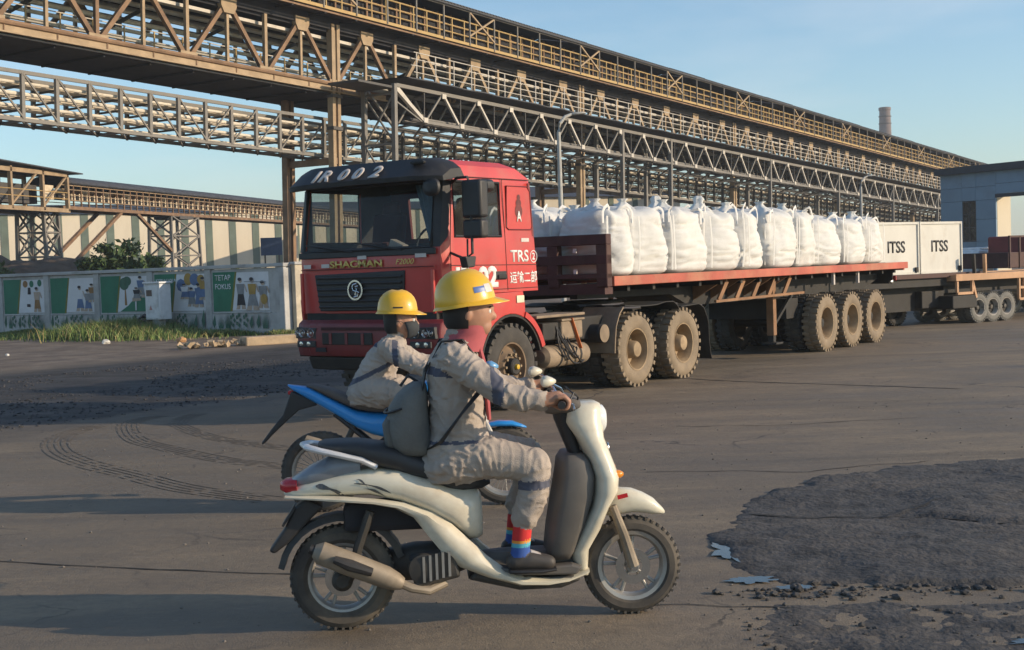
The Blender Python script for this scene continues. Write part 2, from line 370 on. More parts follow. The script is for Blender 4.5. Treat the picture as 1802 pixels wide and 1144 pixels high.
# cracks in the paving and tyre tracks: thin sheets 4 mm above the ground
M_crack = mat('crack_dark', (.022, .02, .018), .9)
def ribbon(name, pts, wd, m, z=.004, seed=0, sub=14, jit=.035):
    P = []
    for a, b in zip(pts[:-1], pts[1:]):
        for k in range(sub): P.append(Vector(a[:2]).lerp(Vector(b[:2]), k / sub))
    P.append(Vector(pts[-1][:2])); b = MB(); L = []
    for i, p in enumerate(P):
        d = (P[min(i + 1, len(P) - 1)] - P[max(i - 1, 0)]).normalized(); n = Vector((-d.y, d.x)); p = p + n * jit * noise.noise(Vector((p.x * 3, p.y * 3, seed)))
        h = wd * (.45 + .9 * abs(noise.noise(Vector((p.x * 4, p.y * 4, seed + 7)))))
        if i in (0, len(P) - 1): h *= .1
        b.v += [(p.x + n.x * h, p.y + n.y * h, z), (p.x - n.x * h, p.y - n.y * h, z)]
    for i in range(len(P) - 1): b.f.append([2 * i, 2 * i + 1, 2 * i + 3, 2 * i + 2]); b.m.append(0)
    return tag(b.build(name, m, smooth=0), kind='structure')
ribbon('road_crack', [(-3.6, 8.15), (-3.19, 8.02), (-2.75, 7.85), (-2.11, 7.63), (-1.27, 7.39), (-.4, 7.2)], .013, M_crack, seed=1)
ribbon('road_crack', [(2.3, 19.2), (2.64, 18.75), (3.18, 18.17), (4.42, 17.17), (5.57, 16.2)], .035, M_crack, seed=2)
ribbon('road_crack', [(.62, 6.45), (.95, 6.42), (1.35, 6.3)], .009, M_crack, seed=3, jit=.06)
ribbon('road_crack', [(1.0, 10.6), (1.6, 10.5), (2.3, 10.35), (3.4, 10.7)], .012, M_crack, seed=4, jit=.08)
ribbon('road_crack', [(1.6, 13.5), (2.8, 13.3), (4.2, 13.6)], .012, M_crack, seed=5, jit=.08)
ribbon('slab_crack', crk, .022, M_crack, z=.012, seed=8, jit=.10)
ribbon('slab_crack', [(2.3, 8.45), (2.9, 8.9), (3.7, 9.2), (5.0, 9.3)], .012, M_crack, z=.026, seed=9, jit=.12)
M_track = mat('tyre_mark', (.15, .125, .098), .85, var=.3)
def track(pts, wd, seed):
    P = [Vector(p) for p in pts]; b = MB(); s = 0; S = []
    for a, c, d, e in zip([P[0]] + P[:-2], P[:-1], P[1:], P[2:] + [P[-1]]):
        for k in range(26):
            t = k / 26; S.append(.5 * ((2 * c) + (d - a) * t + (2 * a - 5 * c + 4 * d - e) * t * t + (3 * c - a - 3 * d + e) * t ** 3))
    for i in range(len(S) - 1):
        d = (S[i + 1] - S[i]).normalized(); n = Vector((-d.y, d.x)); fade = 1 - .75 * i / len(S)
        for q in range(-2, 3):
            if noise.noise(Vector((i * .35, q * 1.7, seed))) > .38 * fade: continue
            c0 = S[i] + n * q * wd / 4.6; c1 = S[i + 1] + n * q * wd / 4.6; h = wd * .055 * (.6 + .4 * fade)
            if i % 2: c1 = c0.lerp(c1, .8)
            b.add([(c0.x + n.x * h, c0.y + n.y * h, .005), (c0.x - n.x * h, c0.y - n.y * h, .005), (c1.x - n.x * h, c1.y - n.y * h, .005), (c1.x + n.x * h, c1.y + n.y * h, .005)], [(0, 1, 2, 3)])
    tag(b.build('tyre_track', M_track, smooth=0), kind='structure')
track([(-4.9, 15.4), (-5.0, 14.86), (-4.93, 14.11), (-4.57, 13.15), (-4.03, 12.26), (-3.37, 11.45), (-2.66, 10.57), (-1.85, 9.89)], .30, 1)
track([(-4.4, 16.3), (-4.57, 15.72), (-4.41, 14.96), (-3.98, 13.86), (-3.44, 13.08), (-2.67, 12.13), (-1.95, 11.55)], .26, 2)
track([(-3.95, 16.4), (-4.0, 15.6), (-3.75, 14.9), (-3.2, 13.9), (-2.6, 13.2), (-1.9, 12.5)], .22, 3)

# ------------------------------------------------------------------ boundary wall with murals
M_conc = mat('wall_concrete', (.42, .42, .41), .85, var=.14, scale=1.5, bump=.3, bscale=30, dirt=.35, dcol=(.17, .16, .15), dscale=1.2)
M_mwhite = mat('mural_white', (.64, .65, .67), .8, var=.07, scale=2)
M_mgreen = mat('mural_green', (.03, .17, .10), .8, var=.15, scale=2)
M_mlime = mat('mural_lime', (.17, .17, .035), .8)
M_mleaf = mat('mural_leaf', (.05, .125, .085), .8, var=.3)
M_mskin = mat('mural_skin', (.42, .33, .26), .8); M_mblack = mat('mural_black', (.03, .03, .035), .8); M_mblue = mat('mural_blue', (.10, .16, .29), .8)
M_mgold = mat('mural_gold', (.36, .23, .06), .8); M_mgrey = mat('mural_grey', (.22, .23, .24), .8); M_mbrown = mat('mural_brown', (.27, .15, .06), .8)
WA = Vector((-6.28, 36.72, 0)); WD = NN.copy(); WL = 17.7
WN = Vector((WD.y, -WD.x, 0))
if WN.y > 0: WN = -WN
# local: x to the right along the wall seen from the road (from the far left end), y out of the wall towards the road, z up
WX = -WD; wallM = frame(WA + WD * 22, WX, WX.cross(Vector((0, 0, 1))) * -1, (0, 0, 1))
wall = thing('boundary_wall', 'long grey concrete wall with green and white painted mural panels beside the verge', 'wall', wallM)
# which side is the road? local -y or +y
_s = 1 if (wallM.to_3x3() @ Vector((0, 1, 0))).dot(WN) > 0 else -1
LW = 22.0; HW = 2.02
def wb(name, x0, x1, y0, y1, z0, z1, m): return MB().box(((x0 + x1) / 2, _s * (y0 + y1) / 2, (z0 + z1) / 2), (x1 - x0, abs(y1 - y0), z1 - z0)).build(name, m, wall, smooth=0, bevel=.012, seg=1)
xs = [18.76 - 2.595 * (6 - i) for i in range(7)] + [21.7]
for i in range(7):
    x0, x1 = xs[i] + .24, xs[i + 1] - .02
    wb('panel', x0, x1, -.1, 0, 0, HW - .12, M_conc)
for x in xs: wb('pillar', x - .02, x + .24, -.12, .05, 0, HW - .1, M_conc)
wb('pillar', LW - .18, LW + .02, -.6, .06, 0, HW - .1, M_conc)
wb('coping', -.1, LW + .06, -.16, .10, HW - .10, HW, M_conc)
wb('lower_band', -.1, LW, -.06, .02, 0, .62, M_conc)
def flat(name, polys, x0, z0, sx, sz, y=.004):
    """paint on the wall: polygons in panel fractions, each (material index, points)"""
    mats = []; b = MB()
    for k, (m, pts) in enumerate(polys):
        if m not in mats: mats.append(m)
        yy = _s * (y + .0012 * k)
        b.add([(x0 + px * sx, yy, z0 + pz * sz) for px, pz in pts], [tuple(range(len(pts)))], mats.index(m))
    return b.build(name, mats, wall, smooth=0)
def ell(cx, cz, rx, rz, n=14): return [(cx + rx * math.cos(2 * PI * i / n), cz + rz * math.sin(2 * PI * i / n)) for i in range(n)]
def person_paint(cx, z0, h, shirt, trou, skin=None, hair=None, step=.04):
    skin = skin or M_mskin; hair = hair or M_mblack
    return [(skin, [(cx - .02, z0), (cx - .05 - step, z0), (cx - .045, z0 + .3 * h), (cx, z0 + .3 * h)]), (skin, [(cx + .01, z0), (cx + .05 + step, z0), (cx + .05, z0 + .3 * h), (cx + .005, z0 + .3 * h)]),
            (trou, [(cx - .045 - step * .7, z0 + .12 * h), (cx + .0, z0 + .14 * h), (cx + .055 + step * .7, z0 + .12 * h), (cx + .05, z0 + .5 * h), (cx - .05, z0 + .5 * h)]),
            (shirt, [(cx - .055, z0 + .48 * h), (cx + .055, z0 + .48 * h), (cx + .075, z0 + .8 * h), (cx - .075, z0 + .8 * h)]),
            (skin, [(cx + .06, z0 + .8 * h), (cx + .085, z0 + .78 * h), (cx + .12, z0 + .55 * h), (cx + .10, z0 + .54 * h)]),
            (skin, ell(cx, z0 + .9 * h, .032, .07 * h)), (hair, ell(cx - .008, z0 + .945 * h, .036, .055 * h))]
ZB, ZT = .68, HW - .2
for i in range(7):
    x0 = xs[i] + .30; x1 = xs[i] + 2.61; sx = x1 - x0; sz = ZT - ZB
    wb('ledge', x0 - .04, x1 + .06, 0, .035, ZB - .06, ZB - .01, M_conc)
    k = i - 2
    sp = [(M_mwhite, [(.28, .03), (1, .03), (1, .98), (.28, .98)]), (M_mlime, [(0, 0), (.34, 0), (.44, 1), (0, 1)]), (M_mgreen, [(0, 0), (.30, 0), (.41, 1), (0, 1)])]
    if k == 0: sp += [(M_mbrown, ell(.53, .86, .06, .1)), (M_mgreen, ell(.68, .86, .05, .1)), (M_mgreen, ell(.87, .88, .05, .1)), (M_mblack, [(.58, .56), (.66, .56), (.65, .76), (.59, .76)])] + person_paint(.80, .05, .72, M_mskin, M_mbrown) + [(M_mblack, [(.56, .2), (.64, .2), (.64, .28), (.56, .28)])]
    elif k == 1: sp += person_paint(.66, .05, .72, M_mwhite, M_mblue, step=.05) + person_paint(.84, .05, .62, M_mgrey, M_mblue) + person_paint(.94, .3, .52, M_mbrown, M_mgrey)
    elif k == 2: sp += [(M_mleaf, ell(.5, .78, .10, .17)), (M_mleaf, ell(.56, .85, .09, .13)), (M_mbrown, [(.50, .2), (.55, .2), (.53, .62), (.51, .62)]), (M_mgreen, [(.4, .03), (.98, .03), (.98, .42), (.85, .44), (.7, .38), (.58, .2)])] + person_paint(.84, .4, .58, M_mblue, M_mgrey) + [(M_mskin, [(.66, .3), (.84, .32), (.83, .42), (.67, .4)]), (M_mwhite, [(.72, .06), (.745, .06), (.75, .3), (.72, .3)])] + person_paint(.76, .34, .34, M_mblack, M_mgrey)
    elif k == 3: sp += [(M_mblue, ell(.52, .7, .09, .17, 8)), (M_mgold, ell(.66, .85, .08, .16)), (M_mblue, ell(.78, .84, .09, .16)), (M_mblue, ell(.92, .62, .09, .2)), (M_mgold, ell(.9, .84, .07, .12))] + person_paint(.72, .14, .5, M_mblue, M_mgrey) + person_paint(.86, .12, .62, M_mblue, M_mblue) + person_paint(.95, .3, .6, M_mgold, M_mblue) + person_paint(.6, .34, .4, M_mwhite, M_mblue)
    elif k == 4: sp += person_paint(.50, .05, .80, M_mgrey, M_mblack) + person_paint(.71, .03, .82, M_mgold, M_mgrey, step=.07) + person_paint(.9, .08, .68, M_mgrey, M_mskin) + [(M_mgold, ell(.92, .3, .06, .13)), (M_mgrey, [(.58, .74), (.96, .72), (.96, .735), (.58, .755)])]
    else: sp += person_paint(.7, .05, .8, M_mgrey, M_mblue)
    flat('mural', sp, x0, ZB, sx, sz)
    rr = random.Random(i * 5 + 1); lv = []
    for q in range(9):
        cx = .06 + q * .105 + rr.uniform(-.02, .02); hz = rr.uniform(.4, .62); kind = rr.randrange(3); cz = .18
        if kind == 0:
            for a in range(-3, 4): lv.append((M_mleaf, [(cx + .01 * a, cz), (cx + .022 * a + .006 + .012, cz + hz * (1 - .12 * abs(a))), (cx + .01 * a + .016, cz)]))
        elif kind == 1: lv.append((M_mleaf, [(cx, cz), (cx + .035, cz + .3 * hz), (cx + .02, cz + hz), (cx - .03, cz + .4 * hz)]))
        else:
            for a in range(5): lv.append((M_mleaf, [(cx + .03 * math.cos(a * 1.26) + .02 * math.cos(a * 1.26 + u), cz + .25 + .16 * math.sin(a * 1.26) + .08 * math.sin(a * 1.26 + u)) for u in (0, 1.6, 3.1, 4.7)]))
    flat('leaf_mural', lv, x0 - .1, .02, sx + .2, .95, y=.0235)
tx = frame((0, 0, 0), WX, (0, 0, 1), WN)
def wtext(s, px, pz, wd, ht, panel):
    x0 = xs[panel] + .30
    return text('lettering', s, frame((x0 + px, _s * .0135, ZB + pz), (1, 0, 0), (0, 0, 1), (0, _s, 0)), wd, ht, M_mwhite, wall, .002, bold=.01)
wtext('TETAP', .10, .90, .66, .16, 6); wtext('FOKUS', .10, .64, .66, .16, 6); wtext('KERJASAMA', .08, .86, .92, .14, 5)
# side return of the wall, pale and stained, catching the sun
M_stucco = mat('stained_render', (.50, .44, .34), .85, var=.2, scale=1.2, bump=.3, dirt=.5, dcol=(.22, .19, .14), dscale=1.5)
rw = thing('mural_return_wall', 'pale stained rendered wall turning the corner behind the truck front', 'wall', frame(WA + D * .1 - NN * .1, D, NN, (0, 0, 1)))
MB().box((3.2, -.04, .98), (6.2, .14, 1.96)).build('panel', M_stucco, rw, smooth=0, bevel=.01, seg=1)
MB().box((3.2, -.04, 2.0), (6.3, .24, .08)).build('coping', M_conc, rw, smooth=0, bevel=.01, seg=1)
b = MB()
for q in ((1.0, 1.2, .18, .3), (1.5, .9, .22, .2)): b.add([(x, -.115 - .001, z) for x, z in ell(*q)], [tuple(range(14))])
b.build('leaf_mural', M_mgold, rw, smooth=0)

# electrical cabinet, pipe, kerb
M_cab = mat('cabinet_paint', (.62, .63, .64), .55, var=.08, dirt=.2)
cb = thing('electrical_cabinet', 'white electrical cabinet on a post in tall grass before the mural wall', 'cabinet', frame((-10.42, 38.95, 0), WX, WX.cross(Vector((0, 0, 1))) * -1, (0, 0, 1)))
s = _s
MB().box((0, 0, 1.02), (.66, .42, 1.05)).build('cabinet_body', M_cab, cb, smooth=0, bevel=.015)
MB().box((0, 0, 1.58), (.76, .52, .06)).build('roof', M_cab, cb, smooth=0, bevel=.02)
MB().box((-.02, s * .218, 1.0), (.56, .014, .92)).build('door', M_cab, cb, smooth=0, bevel=.006)
MB().box((-.12, s * .229, 1.28), (.24, .014, .18)).build('meter_window', mat('meter_dark', (.05, .035, .04), .2), cb, smooth=0)
MB().box((0, 0, .26), (.3, .25, .52)).build('plinth', M_conc, cb, smooth=0)
MB().add([(-.14, s * .2265, .78), (.0, s * .2265, .78), (-.07, s * .2265, .92)], [(0, 1, 2)]).build('warning_mark', mat('faded_red', (.4, .2, .18), .7), cb, smooth=0)
hp = MB(); hp.tube([(-.2, .1 * s, .5), (-.5, .12 * s, .62), (-.8, .1 * s, .5), (-.98, .1 * s, .2), (-1.02, .1 * s, .0)], .06, 8)
hp.tube([(-.2, .2 * s, .42), (-.5, .22 * s, .5), (-.72, .2 * s, .35), (-.8, .2 * s, .05)], .05, 8); o = hp.build('cable_hose', mat('hose_black', (.02, .02, .022), .5)); o.matrix_world = cb.matrix_world.copy()
tag(o, 'black cable conduits arching out of the ground into the white cabinet', 'cable')
M_kerb = mat('kerb_tan', (.44, .33, .21), .85, var=.2, scale=2, bump=.3, dirt=.4, dcol=(.2, .16, .12))
b = MB(); K0, K1 = Vector((-6.55, 32.0, .1)), Vector((-4.85, 33.0, .1)); b.beam(K0, K1, .5, .22)
kb = b.build('kerb', M_kerb, None, smooth=0, bevel=.03); tag(kb, 'short tan concrete kerb block at the verge edge left of the truck', 'kerb')
rr = random.Random(4); rub = []
for i in range(34):
    bm = bmesh.new(); bmesh.ops.create_cube(bm, size=rr.uniform(.05, .14))
    for v in bm.verts: v.co *= rr.uniform(.7, 1.2); v.co.z *= .75
    bmesh.ops.rotate(bm, verts=bm.verts, matrix=Matrix.Rotation(rr.random() * 3, 3, Vector((rr.random(), rr.random(), rr.random())).normalized())); me = bpy.data.meshes.new('broken_block'); bm.to_mesh(me); bm.free(); me.materials.append(M_kerb)
    o = bpy.data.objects.new('broken_block', me); COL.objects.link(o); t_ = rr.random(); o.location = (-7.9 + 1.35 * t_ + rr.gauss(0, .12), 31.3 + .62 * t_ + rr.gauss(0, .16), .06 + rr.random() * .06)
    tag(o, 'chunk of the broken tan rubble at the crumbled end of the kerb', 'rubble', 'broken kerb rubble')
for x, y, r, c, lb, cat in ((-10.9, 35.3, .11, (.6, .58, .52), 'pale crumpled litter lying at the grass edge below the third mural', 'litter'), (-8.75, 34.8, .13, (.5, .28, .13), 'orange brown litter lump in the grass before the cabinet', 'litter'), (-11.9, 31.0, .05, (.6, .6, .56), 'small white scrap on the dirt far left of the truck', 'litter'), (-4.7, 29.9, .07, (.03, .03, .03), 'black scrap lying on the dark road before the kerb', 'scrap')):
    bm = rock(r, x * 3.3, 2, .75); me = bpy.data.meshes.new('litter'); bm.to_mesh(me); bm.free(); me.materials.append(mat('litter_%d' % (x * 10), c, .8)); o = bpy.data.objects.new('litter', me); COL.objects.link(o); o.location = (x, y, r * .4); tag(o, lb, cat)

# ------------------------------------------------------------------ grass, shrubs, trees
M_grass = mat('grass_green', (.13, .19, .05), .75, var=.5, scale=1.2); M_grassdry = mat('grass_dry', (.30, .25, .11), .8, var=.4, scale=2)
def grass(name, n, fun, h, seed):
    rr = random.Random(seed); b = MB(); k = 0
    while k < n:
        p = fun(rr)
        if p is None: continue
        x, y, hs = p; a = rr.random() * 6.28; H = h * hs * rr.uniform(.5, 1.15); wd = .008 + .009 * rr.random(); le = rr.uniform(.2, .95) * H; a2 = rr.random() * 6.28
        dx, dy = math.cos(a) * wd, math.sin(a) * wd; ex, ey = math.cos(a2) * le, math.sin(a2) * le
        b.add([(x - dx, y - dy, -.01), (x + dx, y + dy, -.01), (x + dx * .7 + ex * .35, y + dy * .7 + ey * .35, H * .6), (x - dx * .7 + ex * .35, y - dy * .7 + ey * .35, H * .6), (x + ex, y + ey, H)], [(0, 1, 2, 3), (3, 2, 4)], 1 if rr.random() < .25 else 0); k += 1
    return tag(b.build(name, [M_grass, M_grassdry], smooth=0), kind='stuff')
def vg(rr):
    t = rr.uniform(-.5, 21); d = abs(rr.gauss(0, 1.25)) + .05; P = WA + WD * t + WN * d
    if d > 1.0 + 3 * (noise.noise(Vector((P.x * .35, P.y * .35, 3))) + .16) or (t < 3.4 and d > .9): return None
    return P.x, P.y, max(.35, 1 - d * .28) * (1.0 + .9 * noise.noise(Vector((P.x * .6, P.y * .6, 9))))
grass('verge_grass', 34000, vg, .17, 1)
def mound_g(rr):
    t = rr.gauss(5.6, 1.5); d = abs(rr.gauss(1.2, .7)) + .1; P = WA + WD * t + WN * d
    return (P.x, P.y, max(.3, 1.25 - abs(t - 5.6) * .25))
grass('tall_grass', 9000, mound_g, .46, 2)
M_leaf = mat('leaf_dark', (.045, .085, .030), .6, var=.5, scale=1.5); M_leaf2 = mat('leaf_mid', (.075, .12, .04), .6, var=.4, scale=1.5); M_bark = mat('bark', (.12, .09, .065), .9, var=.3, bump=.5)
def tree(name, label, cat, x, y, trunk_h, blobs, nleaf, ls, seed, group=None, mats=None, z0=0):
    rr = random.Random(seed); t = thing(name, label, cat, Matrix.Translation((x, y, z0)), group)
    tb = MB(); top = Vector((rr.uniform(-.1, .1), 0, trunk_h)); tb.tube([(0, 0, -.1), (.03, 0, trunk_h * .5), top], [.13, .10, .07], 8)
    for c, r in blobs:
        c = Vector(c); mid = top.lerp(c, .5) + Vector((rr.uniform(-.15, .15), rr.uniform(-.15, .15), -.05)); tb.tube([Vector((0, 0, trunk_h * rr.uniform(.6, .95))), mid, c], [.06, .04, .015], 6)
    tb.build('trunk', M_bark, t)
    lb = MB(); tot = sum(r ** 2 for c, r in blobs)
    for c, r in blobs:
        c = Vector(c); sub = [(c + Vector((rr.gauss(0, 1), rr.gauss(0, 1), rr.gauss(0, .8))).normalized() * r * rr.uniform(.45, .95)) for _ in range(max(5, int(9 * r)))]
        for k in range(int(nleaf * r * r / tot)):
            q = rr.choice(sub); p = q + Vector((rr.gauss(0, 1), rr.gauss(0, 1), rr.gauss(0, .75))) * r * .24
            n = Vector((rr.gauss(0, 1), rr.gauss(0, 1), rr.gauss(.6, 1))).normalized(); a = n.orthogonal().normalized(); a = Matrix.Rotation(rr.random() * 6.3, 3, n) @ a; c2 = n.cross(a); s_ = ls * rr.uniform(.6, 1.3)
            lb.add([p - a * s_, p - c2 * s_ * .45 + n * s_ * .1, p + a * s_ - n * s_ * .2, p + c2 * s_ * .45 + n * s_ * .1], [(0, 1, 2), (0, 2, 3)], 1 if rr.random() < .4 else 0)
    lb.build('crown', mats or [M_leaf, M_leaf2], t, smooth=0)
    return t
tree('tree', 'bushy dark green tree behind the wall above the third mural panel', 'tree', -17.6, 60, 1.5, [((-1.1, 0, 2.1), .75), ((-.2, .2, 2.7), .95), ((.8, 0, 2.2), .8), ((1.45, 0, 2.6), .45), ((.1, -.3, 1.8), .8), ((-1.8, 0, 1.7), .5)], 3400, .17, 3)
tree('shrub', 'loose green shrub behind the wall right of the second conveyor trestle', 'shrub', -15.0, 70, .8, [((-.7, 0, 1.5), .75), ((.5, 0, 1.3), .7), ((1.2, 0, 1.6), .6)], 1300, .16, 5)
tree('shrub', 'low green shrub behind the wall between trestle and steel column', 'shrub', -12.1, 70, .6, [((-.5, 0, 1.2), .65), ((.6, 0, 1.0), .6)], 900, .15, 6)
tree('shrub', 'leafy shrub behind the wall at the foot of the twin steel column', 'shrub', -9.2, 60, .8, [((-.7, 0, 1.4), .7), ((.4, 0, 1.6), .75), ((-1.4, 0, 1.0), .55)], 1500, .15, 7)
tree('shrub', 'dark shrub behind the wall at the far left picture edge', 'shrub', -24.2, 62, .9, [((-.5, 0, 1.3), .9), ((.4, 0, 1.7), .8)], 1200, .16, 8)
tree('shrub', 'small green weed bush on the dirt heap behind the wall', 'shrub', -20.6, 58, .6, [((0, 0, 1.2), .6), ((.7, 0, 1.0), .5)], 800, .14, 9)
tree('sapling', 'bright green broad leaved sapling beside the truck windscreen edge', 'sapling', -5.75, 39.6, 1.7, [((.15, 0, 2.1), .32), ((.1, 0, 1.7), .25)], 60, .22, 10, mats=[M_leaf2, M_leaf2])
M_soil = mat('dirt_heap', (.12, .085, .06), .95, var=.35, scale=1.5, bump=.6, bscale=8)
b = MB(); nx, ny = 40, 18
for j in range(ny):
    for i in range(nx):
        u, v = i / (nx - 1) * 2 - 1, j / (ny - 1) * 2 - 1; h = max(0, 1 - u * u) ** .7 * max(0, 1 - v * v)
        b.v.append((-25 + u * 11, 66 + v * 5, -.05 + 2.9 * h * (1 + .25 * fbm((u * 4, v * 4, 2)))))
for j in range(ny - 1):
    for i in range(nx - 1): b.f.append([j * nx + i, j * nx + i + 1, (j + 1) * nx + i + 1, (j + 1) * nx + i]); b.m.append(0)
tag(b.build('dirt_heap', M_soil, smooth=60), kind='structure')
# ------------------------------------------------------------------ conveyor gallery, pipe trusses (one long frame each)
GO = Vector((-7.5736, 57.507, 0)); GD = Vector((.55068, .83421, -.02901)); GW = Vector((-.83449, .55101, .00415)); GU = Vector((.01945, .02192, .99957))
GM = frame(GO, GD, GW, GU)
M_rust = mat('rust_steel', (.22, .135, .078), .8, var=.3, scale=1.5, dirt=.45, dcol=(.12, .075, .05), dscale=1.3)
M_tan = mat('tan_steel', (.34, .25, .155), .75, var=.22, scale=1.5, dirt=.35, dcol=(.19, .12, .075), dscale=1.1)
M_yel = mat('yellow_rail', (.43, .295, .115), .7, var=.2, scale=1, dirt=.4, dcol=(.24, .14, .075), dscale=1.)
M_grey = mat('grey_steel', (.19, .178, .16), .7, var=.25, scale=1, dirt=.35, dcol=(.12, .10, .085), dscale=1)
M_dgrey = mat('dark_steel', (.075, .072, .07), .75, var=.3, scale=1, dirt=.3, dcol=(.10, .075, .055))
M_pale = mat('pale_steel', (.52, .48, .42), .65, var=.15, scale=1, dirt=.25, dcol=(.26, .2, .15))
M_pipe = mat('lagged_pipe', (.62, .56, .46), .5, var=.15, scale=1.2, dirt=.3, dcol=(.30, .23, .16))
M_black = mat('black_and_shade', (.022, .022, .026), .9, var=.4, scale=2)  # plain black parts, and shade under the gallery walkway painted as black
M_roofd = mat('roof_dark', (.045, .047, .055), .7, var=.3, scale=2)
M_teal = mat('teal_cover', (.055, .16, .17), .6, var=.25, scale=1)
def run(name, u0, u1, w_, z, wd, h, m, par): return MB().beam((u0, w_, z), (u1, w_, z), wd, h).build(name, m, par, smooth=0)
def rail(name, u0, u1, w_, z, r, m, par, n=6): return MB().cyl((u0, w_, z), (u1, w_, z), r, n).build(name, m, par)

ga = thing('conveyor_gallery', 'long rusty elevated conveyor gallery with yellow railed walkway under a dark roof', 'gallery', GM)
U0, U1 = -26, 122
for k, u in enumerate([-21.2, 0, 21.1, 42.3, 63.5, 84.7, 105.9]):
    for w_, zt in ((0, 12.45), (2.75, 9.5)):
        zb = .029 * u - .35; c = MB()
        for q in (-.17, .17): c.box((u + q, w_, (zb + zt) / 2), (.19, .30, zt - zb))
        c.box((u, w_ + .06, (zb + zt) / 2), (.16, .04, zt - zb)); c.build('column', M_tan if w_ == 0 else M_rust, ga, smooth=0)
    for zz in (9.35, 7.95): MB().box((u, -.02, zz), (.62, .40, .14)).build('column_bracket', M_dgrey, ga, smooth=0)
    MB().beam((u, -.1, 6.55), (u, 3.0, 6.55), .22, .28).build('cross_beam', M_rust, ga, smooth=0)
run('shade_fascia', U0, U1, -.03, 12.5, .05, .46, M_black, ga); run('side_plate', 4, U1, .12, 10.05, .05, 1.25, M_black, ga)  # fascia paints the walkway's shade; side plate is added to darken behind the truss
for w_ in (0, 3.8):
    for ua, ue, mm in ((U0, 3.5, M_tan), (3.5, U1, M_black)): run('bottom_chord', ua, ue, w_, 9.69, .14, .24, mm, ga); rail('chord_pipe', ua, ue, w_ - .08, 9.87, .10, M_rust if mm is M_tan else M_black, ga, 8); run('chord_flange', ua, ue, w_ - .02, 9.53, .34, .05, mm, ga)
    run('top_chord', U0, U1, w_ + .02, 12.32, .22, .22, M_black, ga)  # black puts the walkway's shade into the chord colour
for i in range(71):
    u = U0 + 1 + i * 2.12
    if u < 3: ubar('stiffener', (u, -.085, 9.53), (u, -.085, 9.83), .05, .03, M_rust, ga)
MB().box(((U0 + U1) / 2, 1.9, 9.43), (U1 - U0, 3.9, .05)).build('soffit_plate', M_black, ga, smooth=0)
for i in range(70): ubar('soffit_beam', (U0 + 1 + i * 2.12, .1, 9.37), (U0 + 1 + i * 2.12, 3.6, 9.37), .10, .07, M_black, ga, (1, 0, 0))
gus = None
for k in range(-6, 29):
    u = -2.1 + 4.235 * k; md = M_rust if u < 4 else M_tan
    for w_ in (0, 3.8):
        if w_ and u > 24: continue
        for q in (-1, 1): ubar('diagonal', (u + q * .22, w_, 12.1), (u + q * 1.95, w_, 9.95), .17, .17, md, ga)
        ubar('vertical', (u, w_, 12.0), (u, w_, 9.9), .12, .12, M_tan, ga); ubar('post', (u + 2.117, w_, 12.3), (u + 2.117, w_, 9.9), .15, .15, M_tan if u > -12 else M_rust, ga)
        if gus is None:
            gus = MB().prism([(-.42, .28), (.42, .28), (.42, -.02), (.26, -.3), (-.26, -.3), (-.42, -.02)], -.11, .11).build('gusset_plate', M_tan, ga, smooth=0); gus.location = (u, w_ - .04, 12.16)
        else: inst(gus, ga, (u, w_ - .04, 12.16))
        ubar('node_plate', (u + 1.7, w_ - .1, 9.97), (u + 2.54, w_ - .1, 9.97), .06, .16, M_tan, ga)
for j, (w_, z, r, m) in enumerate(((1.9, 11.95, .10, M_pale), (2.3, 11.7, .08, M_pale), (2.7, 11.45, .10, M_pipe), (3.1, 11.2, .08, M_pale), (3.4, 10.95, .10, M_pale), (1.5, 12.15, .09, M_pipe), (3.3, 12.1, .10, M_pale), (3.5, 11.75, .06, M_grey))): rail('pipe', U0, U1, w_, z, r, m, ga, 8)
run('pipe_bracket', U0, U1, .35, 11.88, .06, .13, M_pale, ga)
for k in range(-6, 28):
    u = -2.1 + 4.235 * k
    ubar('cross_arm', (u + 1, 1.2, 11.6), (u + 1, 3.8, 11.0), .12, .1, M_dgrey, ga, (1, 0, 0)); ubar('cross_arm', (u + 1, .1, 12.2), (u + 1, 3.8, 12.2), .12, .12, M_dgrey, ga, (1, 0, 0))
MB().box(((U0 + 20) / 2, 2.3, 10.12), (20 - U0, .9, .44)).build('belt_cover', M_teal, ga, smooth=0)
MB().box(((20 + U1) / 2, 2.6, 10.6), (U1 - 20, 1.2, 1.4)).build('belt_housing', M_black, ga, smooth=0)
for z in (10.35, 10.75): rail('inner_rail', U0, 20, .75, z, .022, M_pale, ga)
for i in range(32): ubar('inner_rail_post', (U0 + 1 + i * 1.42, .75, 9.9), (U0 + 1 + i * 1.42, .75, 10.75), .045, .045, M_yel, ga)
# upper storey: dark cladding, walkway, railing, roof
MB().box(((U0 + U1) / 2, .12, 13.2), (U1 - U0, .06, 2.2)).build('cladding', M_black, ga, smooth=0)  # black here also paints in the shade between truss and walkway
MB().box(((U0 + U1) / 2, 1.9, 12.44), (U1 - U0, 3.7, .06)).build('upper_floor', M_black, ga, smooth=0)
for i in range(138): ubar('cladding_rib', (U0 + .5 + i * 1.07, .02, 12.9), (U0 + .5 + i * 1.07, .02, 14.35), .10, .08, M_rust, ga)
for z in (13.15, 13.5, 13.85, 14.2): run('cladding_girt', U0, U1, .0, z, .06, .09, M_rust, ga)
MB().box(((U0 + U1) / 2, -.52, 12.76), (U1 - U0, .98, .05)).build('walkway_deck', M_dgrey, ga, smooth=0)
run('walkway_edge_beam', U0, U1, -1.03, 12.80, .06, .13, M_yel, ga); run('walkway_edge_beam', U0, U1, -.98, 12.64, .06, .07, M_rust, ga)
for z, r in ((13.17, .028), (13.5, .028), (13.85, .035)): rail('handrail', U0, U1, -1.02, z, r, M_yel, ga)
